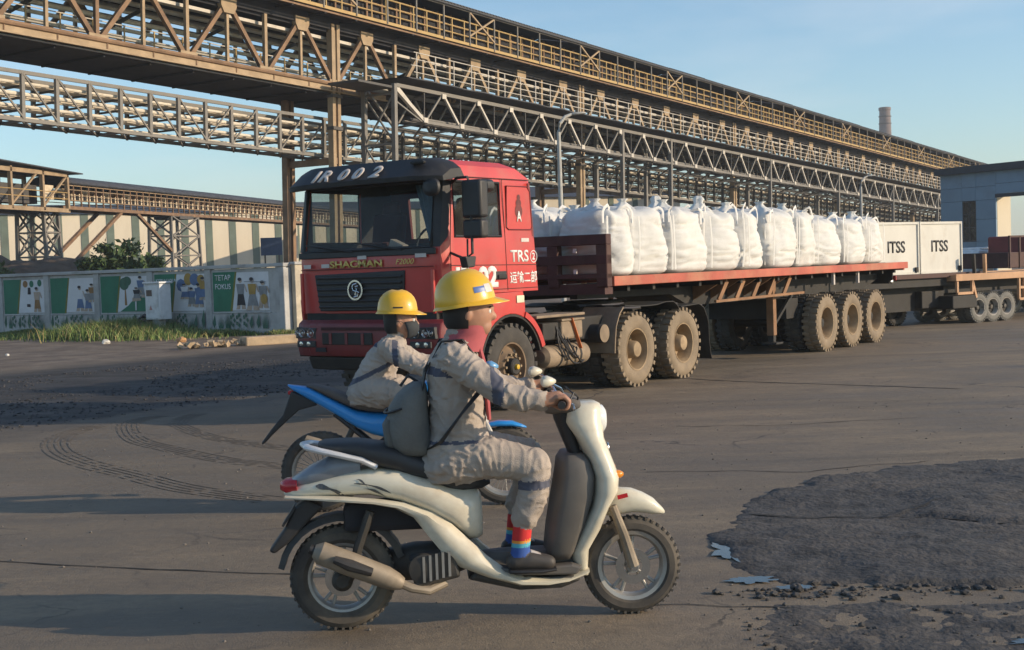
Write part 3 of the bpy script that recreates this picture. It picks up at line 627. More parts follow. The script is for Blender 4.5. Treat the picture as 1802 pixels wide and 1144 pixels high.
for i in range(148): ubar('handrail_post', (U0 + .4 + i * 1.0, -1.02, 12.8), (U0 + .4 + i * 1.0, -1.02, 13.86), .06, .06, M_yel, ga)
for i in range(74): ubar('walkway_bracket', (U0 + .4 + i * 2, -1.0, 12.58), (U0 + .4 + i * 2, .1, 12.58), .07, .10, M_black, ga, (1, 0, 0))  # black brackets paint the shaded underside of the walkway
for i in range(70):
    u = U0 + .9 + i * 2.12
    ubar('roof_post', (u, -1.06, 12.76), (u, -1.06, 14.45), .07, .07, M_grey, ga)
    if i % 5 == 1:
        ubar('roof_brace', (u, -1.06, 13.2), (u + 2.12, -1.06, 14.35), .08, .08, M_tan, ga); ubar('roof_brace', (u, -1.06, 14.35), (u + 2.12, -1.06, 13.2), .08, .08, M_tan, ga)
run('eaves_rail', U0, U1, -1.07, 14.38, .07, .08, M_grey, ga)
def corr(name, u0, u1, w0, w1, z0, z1, m, par, pitch=.25, amp=.03):
    b = MB(); n = int((u1 - u0) / pitch * 2); 
    for i in range(n + 1):
        u = u0 + (u1 - u0) * i / n; a = amp * (1 if i % 2 else -1); b.v += [(u, w0, z0 + a), (u, w1, z1 + a)]
    for i in range(n): b.f.append([2 * i, 2 * i + 2, 2 * i + 3, 2 * i + 1]); b.m.append(0)
    return b.build(name, m, par, smooth=0)
for i in range(29):
    u = U0 + i * 5.1; dz = .02 * (i % 3 - 1)
    a = corr('roof_sheet', u, u + 5.12, -1.25, 1.9, 14.50 + dz, 15.15 + dz, M_roofd, ga); corr('roof_sheet', u, u + 5.12, 1.9, 5.0, 15.15 + dz, 14.5 + dz, M_roofd, ga)
MB().box(((U0 + U1) / 2, -1.2, 14.46), (U1 - U0, .04, .14)).build('eaves_fascia', M_roofd, ga, smooth=0)

pt = thing('pipe_truss', 'grey steel pipe truss with sheet roof and pale handrails before the conveyor gallery', 'pipe truss', GM)
WN_, WF_ = -2.05, -.35; TU0, TU1 = 1.7, 100
for w_ in (WN_, WF_):
    m = M_grey; run('top_chord', TU0, TU1, w_, 9.86, .14, .16, m, pt); run('bottom_chord', TU0 + 2, TU1, w_, 8.45 if w_ == WN_ else 8.3, .13, .13, m, pt)
nk = 34; gp = None
for k in range(nk):
    ub = .95 + 2.8 * (k + 1); ut = 2.35 + 2.8 * (k + 1) if k >= 0 else 1.7; utl = 2.35 + 2.8 * k if k else 1.73
    for w_ in (WN_, WF_):
        zb = 8.5 if w_ == WN_ else 8.35
        ubar('diagonal', (utl + .12, w_, 9.76), (ub - .08, w_, zb), .10, .10, M_pale if w_ == WN_ else M_grey, pt); ubar('diagonal', (ut - .12, w_, 9.76), (ub + .08, w_, zb), .085, .085, M_grey, pt)
        ubar('vertical', (ub, w_, zb), (ub, w_, 9.76), .05, .05, M_dgrey, pt)
    if gp is None: gp = MB().box((0, 0, 0), (.30, .05, .22)).build('gusset_plate', M_pale, pt, smooth=0); gp.location = (ut, WN_ - .10, 9.74)
    else: inst(gp, pt, (ut, WN_ - .10, 9.74))
    inst(gp, pt, (ub, WN_ - .09, 8.52))
    ubar('cross_beam', (ub, WN_, 8.42), (ub, WF_, 8.32), .09, .1, M_grey, pt, (1, 0, 0)); ubar('lateral_brace', (ub, WN_, 8.42), (ub + 1.4, WF_, 8.0), .07, .07, M_grey, pt); ubar('lateral_brace', (ub + 1.4, WF_, 8.0), (ub + 2.8, WN_, 8.42), .07, .07, M_grey, pt)
    ubar('cross_beam', (ut, WN_, 9.86), (ut, WF_, 9.86), .09, .1, M_grey, pt, (1, 0, 0))
for k, u in enumerate((1.6, 22.3, 28.4, 44, 58, 72, 86)):
    zb = .029 * u - .3
    ubar('post', (u, WN_, zb), (u, WN_, 9.9), .20, .20, M_grey, pt); ubar('post', (u, WF_, zb), (u, WF_, 9.9), .20, .20, M_grey, pt)
ubar('brace', (1.6, WN_, 7.3), (1.6, WF_, 9.5), .07, .07, M_grey, pt); ubar('brace', (1.6, WN_, 9.5), (1.6, WF_, 7.3), .07, .07, M_grey, pt)
ubar('brace', (1.6, WN_, 5.0), (1.6, WF_, 7.3), .07, .07, M_grey, pt); ubar('brace', (1.6, WN_, 7.3), (1.6, WF_, 5.0), .07, .07, M_grey, pt)
for z in (9.5, 7.3, 5.0): ubar('cross_beam', (1.6, WN_, z), (1.6, WF_, z), .09, .1, M_grey, pt, (1, 0, 0))
ubar('brace', (1.7, WN_, 9.7), (3.7, WN_, 8.5), .16, .16, M_pale, pt); ubar('brace', (1.6, WN_, 9.2), (3.7, WN_, 8.4), .06, .06, M_grey, pt)
MB().box((.4, -1.2, 9.75), (2.4, 1.7, .10)).build('end_deck', M_dgrey, pt, smooth=0)
for i in range(20):
    u = TU0 + .3 + i * 4.9; b = MB(); n = 14
    for j in range(n + 1):
        x = u + 4.95 * j / n; a = .05 * noise.noise(Vector((x * .7, 3, 1))); b.v += [(x, -2.55, 10.22 + a), (x, .05, 10.30 + a * .4), (x, .05, 10.26 + a * .4), (x, -2.55, 10.17 + a)]
    for j in range(n):
        for q in range(4): b.f.append([4 * j + q, 4 * j + 4 + q, 4 * j + 4 + (q + 1) % 4, 4 * j + (q + 1) % 4]); b.m.append(0)
    b.build('roof_sheet', M_roofd, pt, smooth=0)
for j, (w_, z, r) in enumerate(((-1.6, 8.66, .07), (-1.1, 8.66, .09), (-.7, 8.62, .06))): rail('pipe', TU0 + 2.2, TU1, w_, z, r, M_dgrey if j % 2 else M_grey, pt, 8)
for z in (10.62, 10.92, 11.2, 11.5): rail('handrail', TU0 + 1.4, TU1, -2.0, z, .022, M_pale, pt)
for i in range(68): ubar('handrail_post', (TU0 + 1.6 + i * 1.42, -2.0, 10.25), (TU0 + 1.6 + i * 1.42, -2.0, 11.52), .045, .045, M_pale, pt)
for z in (11.2, 10.9): rail('handrail', TU0 + 1.2, TU0 + 1.5, -2.0, z, .02, M_pale, pt)

pb = thing('pipe_bridge', 'low latticed pipe bridge packed with cream lagged pipes running under the gallery', 'pipe bridge', GM)
A_, B_ = .75, 2.05; PU0, PU1 = -24, 104
for w_ in (A_, B_):
    for z in (8.45, 6.83): run('chord', PU0, PU1, w_, z, .10, .13, M_grey, pb)
n = int((PU1 - PU0) / 1.4)
for i in range(n):
    u = PU0 + .35 + i * 1.4
    for w_ in (A_, B_):
        ubar('post', (u, w_, 6.85), (u, w_, 8.42), .13, .13, M_grey if u < 4 else M_dgrey, pb)
    if u < 70:
        if (u < -8): ubar('diagonal', (u, A_ - .05, 8.4), (u + 1.4, A_ - .05, 6.88), .055, .055, M_grey, pb)
        else: ubar('diagonal', (u, A_ - .05, 6.88), (u + 1.4, A_ - .05, 8.4), .055, .055, M_grey, pb)
        ubar('floor_brace', (u, A_, 6.76), (u + 1.4, B_, 6.76), .07, .07, M_grey, pb)
        ubar('roof_brace', (u, A_, 8.42), (u + 1.4, B_, 8.42), .05, .05, M_grey, pb)
    ubar('cross_arm', (u, A_, 6.80), (u, B_, 6.80), .09, .09, M_grey, pb, (1, 0, 0))
    for z in (7.2, 7.62, 8.02):
        ubar('pipe_rest', (u + .12, A_, z), (u + .12, B_, z), .07, .07, M_dgrey, pb, (1, 0, 0))
for j, (w_, z, r) in enumerate(((.95, 7.32, .075), (1.3, 7.33, .095), (1.65, 7.31, .07), (1.9, 7.33, .06), (.95, 7.74, .09), (1.35, 7.73, .075), (1.75, 7.75, .09), (1.0, 8.13, .07), (1.3, 8.14, .085), (1.6, 8.12, .06), (1.88, 8.14, .08), (1.2, 6.95, .08), (1.6, 6.95, .1))):
    rail('pipe', PU0, PU1, w_, z, r * .82, M_pipe, pb, 8)

# ------------------------------------------------------------------ belt conveyor, its trestles and the sheds far behind
cvD = Vector((8.6, 50, .33)).normalized(); cvM = frame((-31.1, 80, 0), cvD, Vector((0, 0, 1)).cross(cvD).normalized(), cvD.cross(Vector((0, 0, 1)).cross(cvD).normalized()) * 1)
cvM = frame((-31.1, 80, 0), cvD, Vector((0, 0, 1)).cross(cvD).normalized(), cvD.cross(Vector((0, 0, 1)).cross(cvD).normalized()))
cv = thing('belt_conveyor', 'covered belt conveyor on lattice trestles crossing behind the mural wall', 'conveyor', cvM)
C0, C1 = 6.5, 92
for y in (-1.0, 1.0):
    run('bottom_chord', C0, C1, y, 6.5, .16, .22, M_rust, cv)
    for z in (7.0, 7.35, 7.7): rail('handrail', C0, C1, y, z, .03, M_tan, cv)
    run('top_rail', C0, C1, y, 8.0, .08, .10, M_tan, cv)
MB().box(((C0 + C1) / 2, 0, 6.58), (C1 - C0, 1.9, .06)).build('floor', M_dgrey, cv, smooth=0)
M_crm = mat('cream_cover', (.62, .52, .37), .7, var=.2, dirt=.3)
cp = None
for i in range(82):
    u = C0 + .5 + i * 1.04
    ubar('frame_post', (u, -1.0, 6.5), (u, -1.0, 8.05), .09, .09, M_rust, cv)
    if cp is None: cp = MB().box((0, 0, 0), (.55, .08, .42)).build('idler_cover', M_crm, cv, smooth=0); cp.location = (u + .5, -.7, 7.22)
    else: inst(cp, cv, (u + .5, -.7, 7.22 + .03 * (i % 3)))
    ubar('idler_frame', (u + .5, -.72, 7.6), (u + .5, .7, 7.6), .3, .22, M_rust if i % 3 else M_crm, cv, (1, 0, 0))
MB().box(((C0 + C1) / 2, .15, 7.4), (C1 - C0, .5, .6)).build('belt', M_black, cv, smooth=0)
b = MB(); rs = []
for u in (C0, C1): rs.append([(u, 1.25 * math.cos(t), 8.12 + .5 * math.sin(t)) for t in [PI * q / 10 for q in range(11)]] + [(u, 1.2 * math.cos(t), 8.05 + .45 * math.sin(t)) for t in [PI * q / 10 for q in range(10, -1, -1)]])
b.rings(rs); b.build('roof_sheet', M_roofd, cv, smooth=40)
def trestle(u, half=1.0, base=1.1, splay=0.):
    for y in (-1, 1):
        for x in (-half, half): ubar('trestle_leg', (u + x * (1 + splay), y * base, -.2), (u + x, y * .9, 6.4), .2, .2, M_grey, cv)
    for k in range(4):
        z0, z1 = .2 + k * 1.55, .2 + (k + 1) * 1.55
        for y in (-1, 1):
            ubar('trestle_brace', (u - half, y, z0), (u + half, y, z1), .1, .1, M_grey, cv); ubar('trestle_brace', (u + half, y, z0), (u - half, y, z1), .1, .1, M_grey, cv); ubar('trestle_tie', (u - half, y, z1), (u + half, y, z1), .1, .1, M_grey, cv)
        for x in (-half, half):
            ubar('trestle_brace', (u + x, -1, z0), (u + x, 1, z1), .1, .1, M_grey, cv); ubar('trestle_brace', (u + x, 1, z0), (u + x, -1, z1), .1, .1, M_grey, cv); ubar('trestle_tie', (u + x, -1, z1), (u + x, 1, z1), .1, .1, M_grey, cv)
    MB().box((u, 0, 6.3), (2.6, 2.2, .25)).build('trestle_cap', M_dgrey, cv, smooth=0)
trestle(5.1, .9); trestle(26, 2.6, 1.0, .1)
for a, c in (((6.5, -.9, 2.2), (15, -.9, 6.4)), ((6.5, .9, 2.2), (15, .9, 6.4)), ((17.5, -.9, 6.4), (23.4, -.9, 3.6))): ubar('raking_strut', a, c, .22, .22, M_rust, cv)
th_ = thing('transfer_house', 'open steel transfer house with sloped sheet roof at the conveyor head, far left', 'transfer house', cvM)
for x in (-14, -9.5, -5, -.5, 3.2, 6.3):
    for y in (-1.5, 1.5): ubar('post', (x, y, 6.2), (x, y, 8.75), .22, .22, M_tan, th_)
    if x < 6: ubar('brace', (x + .1, -1.5, 6.5), (x + 3.1, -1.5, 8.5), .12, .12, M_tan, th_)
for z in (6.25, 8.55):
    for y in (-1.5, 1.5): run('beam', -14, 6.4, y, z, .22, .26, M_tan, th_)
for z in (7.0, 7.4): rail('handrail', -14, 6.4, -1.55, z, .03, M_yel, th_)
MB().box((-3.8, 0, 6.3), (20, 2.8, .1)).build('floor', M_dgrey, th_, smooth=0)
MB().box((-3, .4, 7.3), (16, 1.0, 1.2)).build('chute', M_dgrey, th_, smooth=0); MB().box((4.6, -1.0, 7.4), (1.2, .3, .9)).build('hood', M_crm, th_, smooth=0)
MB().add([(-14, -2, 9.35), (7.6, -2, 8.72), (7.6, 2, 8.72), (-14, 2, 9.35), (-14, -2, 9.28), (7.6, -2, 8.65), (7.6, 2, 8.65), (-14, 2, 9.28)], [(0, 1, 2, 3), (7, 6, 5, 4), (0, 4, 5, 1), (1, 5, 6, 2), (2, 6, 7, 3), (3, 7, 4, 0)]).build('roof_sheet', M_roofd, th_, smooth=0)
for x in (-13.5, -5): ubar('leg', (x, 0, -.2), (x, 0, 6.2), .4, .4, M_dgrey, th_)

M_cream = mat('shed_cream', (.66, .58, .44), .75, var=.08, scale=.5, stretch=(1, 1, .25), dirt=.2, dcol=(.42, .35, .26), dscale=.5); M_shgreen = mat('shed_green', (.12, .155, .12), .75, var=.2, scale=.6)
def shed(label, P, d, L, H, pitch, sw, depth=20, group=None):
    d = Vector(d).normalized(); nrm = Vector((0, 0, 1)).cross(d)
    t = thing('shed', label, 'shed', frame(P, d, nrm, (0, 0, 1)), group); n = int(L / pitch); pn = st = None
    for i in range(n):
        x = i * pitch
        if pn is None:
            pn = MB().box((0, .1, H / 2), (pitch - sw, .2, H)).build('panel', M_cream, t, smooth=0); st = MB().box((0, .06, H / 2), (sw - .01, .24, H)).build('green_strip', M_shgreen, t, smooth=0)
            pn.location = (x + pitch / 2 + sw / 2, 0, 0); st.location = (x + sw / 2, 0, 0)
        else: inst(pn, t, (x + pitch / 2 + sw / 2, 0, 0)); inst(st, t, (x + sw / 2, 0, 0))
    MB().box((n * pitch / 2, depth / 2 + .25, H / 2 - .1), (n * pitch, depth, H - .2)).build('hall', M_cream, t, smooth=0)
    MB().add([(-.3, -.4, H), (n * pitch + .3, -.4, H), (n * pitch + .3, depth / 2, H + 1.6), (-.3, depth / 2, H + 1.6), (-.3, depth + .6, H), (n * pitch + .3, depth + .6, H)], [(0, 1, 2, 3), (3, 2, 5, 4), (0, 3, 4), (1, 5, 2), (0, 4, 5, 1)]).build('roof', M_roofd, t, smooth=0)
    return t
shed('cream shed with green vertical strips behind the trestle, wide panels', (-66, 140, -.3), (.87, .49, 0), 46, 9.6, 2.87, .85)
shed('cream shed with narrow green strips behind the second trestle and twin column', (-40.5, 171, -.3), (.87, .49, 0), 70, 10.6, 2.25, .62)
shed('low cream shed seen under the pipe bridge above the white bags', (2.3, 118, -.3), (.92, .39, 0), 15, 8.1, 2.5, .5)
bs = thing('dark_sign_board', 'dark blue board standing behind the wall beside the twin steel column', 'board', frame((-13.5, 75, 0), (1, 0, 0), (0, 1, 0), (0, 0, 1)))
MB().box((0, 0, 3.3), (1.2, .1, 1.0)).build('board', mat('board_blue', (.05, .08, .16), .6), bs, smooth=0); ubar('leg', (-.4, .1, -.1), (-.4, .1, 3.7), .08, .08, M_dgrey, bs); ubar('leg', (.4, .1, -.1), (.4, .1, 3.7), .08, .08, M_dgrey, bs)

# chimney far behind
ch = thing('chimney', 'tall brown brick chimney rising behind the gallery roof', 'chimney', Matrix.Translation((114, 398, 0)))
M_brick = mat('chimney_brick', (.17, .13, .12), .85, var=.2, scale=.4, stretch=(1, 1, 3))
MB().lathe([(2.6, -.4), (1.75, 40), (1.6, 44.6), (1.8, 44.7), (1.8, 45.5), (1.55, 45.6), (1.3, 45.5), (1.2, 43)], ax=(0, 0, 1), n=28).build('shaft', M_brick, ch)
for z in (36.5, 40.6, 42.7): MB().lathe([(1.7, z), (1.88, z + .05), (1.88, z + .3), (1.7, z + .35)], ax=(0, 0, 1), n=28, closed=True).build('band', M_dgrey, ch)

# blue gate building on the right
M_blue = mat('blue_cladding', (.20, .31, .41), .6, var=.1, scale=.5, dirt=.25, dcol=(.16, .19, .2), dscale=.4); M_blued = mat('blue_fascia', (.04, .055, .07), .7)
e = Vector((.52, -.85, 0)).normalized(); BM = frame((24.536, 75, 0), e, Vector((0, 0, 1)).cross(e), (0, 0, 1))
bb = thing('gate_building', 'blue clad gate building with dark roof band and a tall open gateway, right', 'building', BM)
def bx(name, x0, x1, y0, y1, z0, z1, m, bev=0): return MB().box(((x0 + x1) / 2, (y0 + y1) / 2, (z0 + z1) / 2), (x1 - x0, y1 - y0, z1 - z0)).build(name, m, bb, smooth=0, bevel=bev, seg=1)
DP = 1.25
for i, (z0, z1) in enumerate(((-.3, 1.2), (1.21, 2.2), (2.21, 3.4), (3.41, 4.46), (4.47, 5.2), (5.21, 6.0))):
    for x0, x1 in ((0, 1.5), (1.505, 2.42), (2.425, 3.74)):
        if x0 == 1.505 and 2.2 <= z0 < 4.4: continue
        bx('cladding_panel', x0, x1, 0, .12 if i else .13, z0, z1, M_blue, .012)
for x0, x1 in ((3.745, 6.5), (6.505, 9.5)):
    for z0, z1 in ((4.75, 5.3), (5.31, 6.0)): bx('cladding_panel', x0, x1, 0, .12, z0, z1, M_blue, .012)
bx('inner_block', .02, 1.45, .14, DP, -.3, 5.9, M_blue); bx('inner_block', 2.46, 3.6, .14, DP, -.3, 5.9, M_blue); bx('inner_block', 1.46, 2.45, .6, DP, -.3, 5.9, M_black); bx('lintel', 3.7, 12, .14, DP, 4.85, 5.9, M_black)
bx('reveal', 3.605, 3.73, .14, DP, -.3, 4.7, M_cream); bx('cladding_panel', 9.51, 13, 0, .12, -.3, 6.0, M_blue)
wf = bx('window', 1.5, 2.43, .05, .09, 2.2, 4.46, glassmat('dark_glass', (.25, .28, .28), .1, .5)); 
for z in (2.25, 3.0, 3.75, 4.42):
    o = bx('window_bar', 1.5, 2.43, .02, .1, z - .03, z + .03, M_dgrey)
for x in (1.53, 1.96, 2.4): bx('window_bar', x - .03, x + .03, .021, .101, 2.2, 4.46, M_dgrey)
bx('roof_band', -.15, 13.2, -.3, DP + .3, 6.0, 6.38, M_blued); bx('lintel_band', 3.745, 9.5, -.06, .10, 4.55, 4.74, M_blued)

# lamp posts
M_lamp = mat('lamp_grey', (.42, .41, .38), .55, var=.1, dirt=.2)
def lamp(x, y, h, lb, arm=.75):
    t = thing('lamp_post', lb, 'lamp post', Matrix.Translation((x, y, 0)), 'curved lamp posts')
    b = MB(); b.tube([(0, 0, -.1), (0, 0, h * .5), (0, 0, h - .55), (.06, .03, h - .28), (.22, .1, h - .08), (.42, .2, h)], [.085, .075, .06, .055, .05, .045], 10); b.build('pole', M_lamp, t)
    MB().loft([(.36, .2, h, .03, .02), (.5, .22, h + .01, .09, .045), (.75, .24, h + .03, .09, .04), (.86, .25, h + .03, .03, .02)], 12).build('lamp_head', M_lamp, t)
lamp(1.60, 40, 6.25, 'tall grey lamp post with curved arm behind the first white bags'); lamp(18.7, 70, 5.85, 'thin grey lamp post with curved arm right of the bag row')
# ------------------------------------------------------------------ tractor truck
TM = frame(T0, D, NN, (0, 0, 1))
M_red = mat('truck_red', (.50, .045, .038), .38, var=.10, scale=2, dirt=.28, dcol=(.30, .11, .085), dscale=1.3, coat=.25)
M_dred = mat('bumper_red', (.17, .022, .024), .5, var=.2, scale=3, dirt=.3, dcol=(.11, .05, .045), dscale=2)
M_blk = mat('black_plastic', (.022, .022, .024), .55, var=.2, scale=4, dirt=.25, dcol=(.07, .062, .055), dscale=2)
M_chas = mat('chassis_black', (.02, .019, .018), .75, var=.3, scale=3, dirt=.35, dcol=(.06, .05, .04), dscale=1.5)
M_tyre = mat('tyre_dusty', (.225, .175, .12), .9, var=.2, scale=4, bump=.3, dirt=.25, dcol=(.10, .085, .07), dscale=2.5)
M_tyred = mat('tyre_dark', (.055, .05, .045), .9, var=.25, scale=4, dirt=.3, dcol=(.15, .125, .095), dscale=2)  # darker copy: shade under the bumper and boxes put into the rubber
M_rim = mat('rim_dusty', (.30, .215, .125), .7, var=.25, scale=5, dirt=.35, dcol=(.12, .08, .05), dscale=4)
M_dust = mat('dusty_brown', (.25, .19, .13), .85, var=.25, scale=4, dirt=.3, dcol=(.11, .085, .065))
M_white = mat('paint_white', (.72, .71, .68), .6, var=.06, dirt=.12, dcol=(.5, .42, .36)); M_gold = mat('badge_gold', (.62, .45, .13), .4, metal=.3, var=.1); M_chrome = mat('chrome', (.6, .6, .6), .22, metal=1, var=.1)
M_yellow = mat('yellow_paint', (.65, .40, .02), .5); M_reflector = mat('reflector_sticker', (.55, .50, .47), .4, var=.1)
M_trim = mat('interior_grey', (.06, .06, .065), .8); M_seat = mat('seat_fabric', (.08, .03, .03), .9)
M_glass = glassmat('cab_glass', (.66, .69, .68), .05, .80)
M_dglass = glassmat('door_glass', (.66, .69, .68), .05, .80, ior=1.08)
M_lens = glassmat('lens_glass', (.9, .9, .9), .02, .97)
tr = thing('tractor_truck', 'red cab tractor truck with black sun visor lettered IR 002, facing left', 'truck', TM)

def tyre_mesh(ro, ri, wd, lug=.030, nl=28, n=40):
    k = ro / .51; b = MB()
    pr = [(ri, .03), (ri + .03 * k, .006), (ro * .80, -.004), (ro * .90, .010), (ro * .955, .035), (ro * .965, .06), (ro * .965, wd - .06), (ro * .955, wd - .035), (ro * .90, wd - .01), (ro * .80, wd + .004), (ri + .03 * k, wd - .006), (ri, wd - .03)]
    b.lathe(pr, n=n, closed=True)
    for i in range(nl):
        for sd in (0, 1):
            a = 2 * PI * (i + .5 * sd) / nl; c, s = math.cos(a), math.sin(a); M = Matrix(((c, 0, -s), (0, 1, 0), (s, 0, c)))
            b.box((ro * .960 * c, wd * (.22 if sd == 0 else .78), ro * .968 * s), (lug * 1.6, wd * .40, ro * .105), M)
    return b
_pieces = {}
def part(key, par, loc, rotz, maker):
    if key not in _pieces: o = maker(par); _pieces[key] = o
    else: o = copy_tree(_pieces[key], par)
    o.location = loc; o.rotation_euler = (0, 0, rotz); return o
def mk_wheel(kind, ro=.51, wd=.29):
    def f(par):
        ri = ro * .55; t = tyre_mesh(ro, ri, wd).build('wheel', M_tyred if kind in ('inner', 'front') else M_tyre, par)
        if kind == 'front':
            r = MB(); r.lathe([(ri + .004, .028), (ri + .012, .015), (ri - .006, .02), (ri - .02, .09), (ri - .05, .10), (.185, .06), (.165, .03), (.14, .028), (.135, .045), (0, .045)], n=30); r.build('rim', mat('rim_brown', (.19, .13, .08), .75, var=.3, scale=5, dirt=.4, dcol=(.08, .055, .04), dscale=4), t)
            h = MB(); h.lathe([(.105, .05), (.10, -.03), (.085, -.045), (0, -.045)], n=20); h.build('hub', M_chas, t)
            MB().lathe([(.034, -.04), (.03, -.075), (0, -.08)], n=12).build('hub_cap', M_yellow, t)
            for i in range(10):
                a = 2 * PI * i / 10; MB().cyl((.15 * math.cos(a), .03, .15 * math.sin(a)), (.15 * math.cos(a), -.012, .15 * math.sin(a)), .017, 6).build('wheel_nut', M_rim, t)
                a += .3; MB().lathe([(.026, 0), (.0, .001)], c=(.215 * math.cos(a), .073, .215 * math.sin(a)), n=10).build('hand_hole', M_black, t) if i % 2 else None
        elif kind == 'drive':
            r = MB(); r.lathe([(ri + .004, .028), (ri + .012, .012), (ri - .004, .014), (ri - .018, .05), (ri - .03, .10), (ri - .045, .215), (0, .22)], n=30, cap=False); r.build('rim', M_rim, t)
            h = MB(); h.lathe([(.135, .21), (.125, .12), (.115, .03), (.10, .01), (.05, .004), (0, .004)], n=22); h.build('hub', M_rim, t)
            for i in range(8):
                a = 2 * PI * i / 8; MB().cyl((.165 * math.cos(a), .22, .165 * math.sin(a)), (.165 * math.cos(a), .185, .165 * math.sin(a)), .016, 6).build('wheel_nut', M_rim, t)
        elif kind == 'trailer':
            r = MB(); r.lathe([(ri + .004, .028), (ri + .012, .012), (ri - .004, .014), (ri - .018, .05), (ri - .03, .10), (ri - .05, .215), (0, .22)], n=30, cap=False); r.build('rim', M_rim, t)
            h = MB(); h.lathe([(.10, .21), (.09, .15), (.08, .11), (0, .10)], n=18); h.build('hub', M_chas, t)
        return t
    return f
WB, D2, GAP, D3 = 2.938, 1.330, 5.369, 1.209
WID = 2.317; RW = .51
mf = mk_wheel('front'); md = mk_wheel('drive'); mi = mk_wheel('inner'); mtw = mk_wheel('trailer')
def axle(par, s, kind, maker, dual=True, tag_='a'):
    part((kind, tag_), par, (s, 0, RW), 0, maker)
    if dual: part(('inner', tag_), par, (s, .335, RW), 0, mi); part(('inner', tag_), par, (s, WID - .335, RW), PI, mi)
    part((kind, tag_), par, (s, WID, RW), PI, maker)
    MB().cyl((s, .3, RW), (s, WID - .3, RW), .075, 12).build('axle', M_chas, par)
axle(tr, 0, 'front', mf, False); axle(tr, WB, 'drive', md); axle(tr, WB + D2, 'drive', md)
for y in (.74, 1.5): MB().box((1.95, y + .04, .90), (6.1, .08, .24)).build('chassis_rail', M_chas, tr, smooth=0)
for s in (.9, 1.9, 2.6, 3.6, 4.9): MB().box((s, 1.16, .90), (.1, .70, .18)).build('cross_member', M_chas, tr, smooth=0)
MB().box((.1, 1.16, .85), (1.8, .75, .55)).build('engine', M_chas, tr, smooth=0, bevel=.05)
MB().lathe([(.42, 0), (.44, .04), (.40, .05), (0, .05)], c=(WB + .7, 1.16, 1.12), ax=(0, 0, 1), n=24).build('fifth_wheel', M_chas, tr)

# --- cab shell with real openings
Y0, Y1 = .02, 2.25
def cab_shell():
    lv = [(1.215, 1.40, -1.235, .60), (1.70, 1.70, -1.265, .575), (1.95, 2.06, -1.27, .545), (2.69, 2.685, -1.16, .488), (2.75, 2.752, -1.15, .482), (2.87, 2.87, -1.10, .26), (2.935, 2.935, -.98, .06)]
    W0, W1 = -1.015, -.135; b = MB(); ring = []
    for k, (zf, zs, xf, xr) in enumerate(lv):
        ins = (0, 0, 0, .012, .016, .05, .14)[k]; a, c = Y0 + ins, Y1 - ins
        wr = min(W1, xr - .02); wf = W0; 
        if k >= 5: wf = max(W0, xf + .2)
        near = [(xr, a + .0, zs), (wr, a, zs), (wf, a, zs), (xf + .13, a, (zf + zs) / 2 if k < 2 else zs), (xf + .035, a + .04, zf), (xf, a + .13, zf)]
        mid = [(xf - .018, a + .5, zf), (xf - .025, (a + c) / 2, zf), (xf - .018, c - .5, zf)]
        far = [(p[0], a + c - p[1], p[2]) for p in near[::-1]]
        ring.append(near + mid + far)
    n = len(ring[0]); b.v = [p for r in ring for p in r]
    for k in range(len(ring) - 1):
        for i in range(n):
            j = (i + 1) % n
            if k == 2 and (i in (1, 12, 14) or 5 <= i <= 8): continue
            b.f.append([k * n + i, k * n + j, (k + 1) * n + j, (k + 1) * n + i]); b.m.append(0)
    K = len(ring) - 1
    b.f.append([K * n + i for i in range(n)]); b.m.append(0)
    b.f.append([i for i in range(n)][::-1]); b.m.append(0)
    return b, ring
cb_, ring = cab_shell()
cab = cb_.build('cab', [M_red, M_trim], tr, smooth=28); so_ = cab.modifiers.new('solid', 'SOLIDIFY'); so_.thickness = .035; so_.offset = -1; so_.material_offset = 1
bv = cab.modifiers.new('bevel', 'BEVEL'); bv.width = .014; bv.segments = 2; bv.limit_method = 'ANGLE'; bv.angle_limit = R(28)
lo, hi = ring[2], ring[3]
g = MB(); ins = .012
vs = [Vector(lo[i]) + Vector((ins, 0, 0)) for i in range(5, 10)] + [Vector(hi[i]) + Vector((ins, 0, 0)) for i in range(9, 4, -1)]
g.add(vs, [(0, 1, 8, 9), (1, 2, 7, 8), (2, 3, 6, 7), (3, 4, 5, 6)]); g.build('windscreen', M_glass, tr)
sl = MB(); P = [Vector(lo[i]) for i in range(5, 10)] + [Vector(hi[i]) for i in range(9, 4, -1)]; sl.tube([p + Vector((-.006, 0, 0)) for p in P], .024, 6, closed=True); sl.build('windscreen_seal', M_blk, tr)
for i in (1, 12):
    q = [Vector(lo[i]), Vector(lo[i + 1]), Vector(hi[i + 1]), Vector(hi[i])]; sg = 1 if i == 1 else -1
    MB().add([p + Vector((0, .012 * sg, 0)) for p in q], [(0, 1, 2, 3)]).build('door_glass', M_dglass, tr, smooth=0)
    MB().tube([p + Vector((0, -.002 * sg, 0)) for p in q], .017, 6, closed=True).build('window_seal', M_blk, tr)
# black A pillar covers
for sg, i0 in ((1, 3), (-1, 10)):
    q = [Vector(lo[i0]), Vector(lo[i0 + 1]), Vector(lo[i0 + 2]), Vector(hi[i0 + 2]), Vector(hi[i0 + 1]), Vector(hi[i0])] if i0 == 3 else [Vector(lo[9]), Vector(lo[10]), Vector(lo[11]), Vector(hi[11]), Vector(hi[10]), Vector(hi[9])]
    off = Vector((-.006, -.006 * sg, 0)); MB().add([p + off for p in q], [(0, 1, 4, 5), (1, 2, 3, 4)]).build('pillar_cover', M_blk, tr)
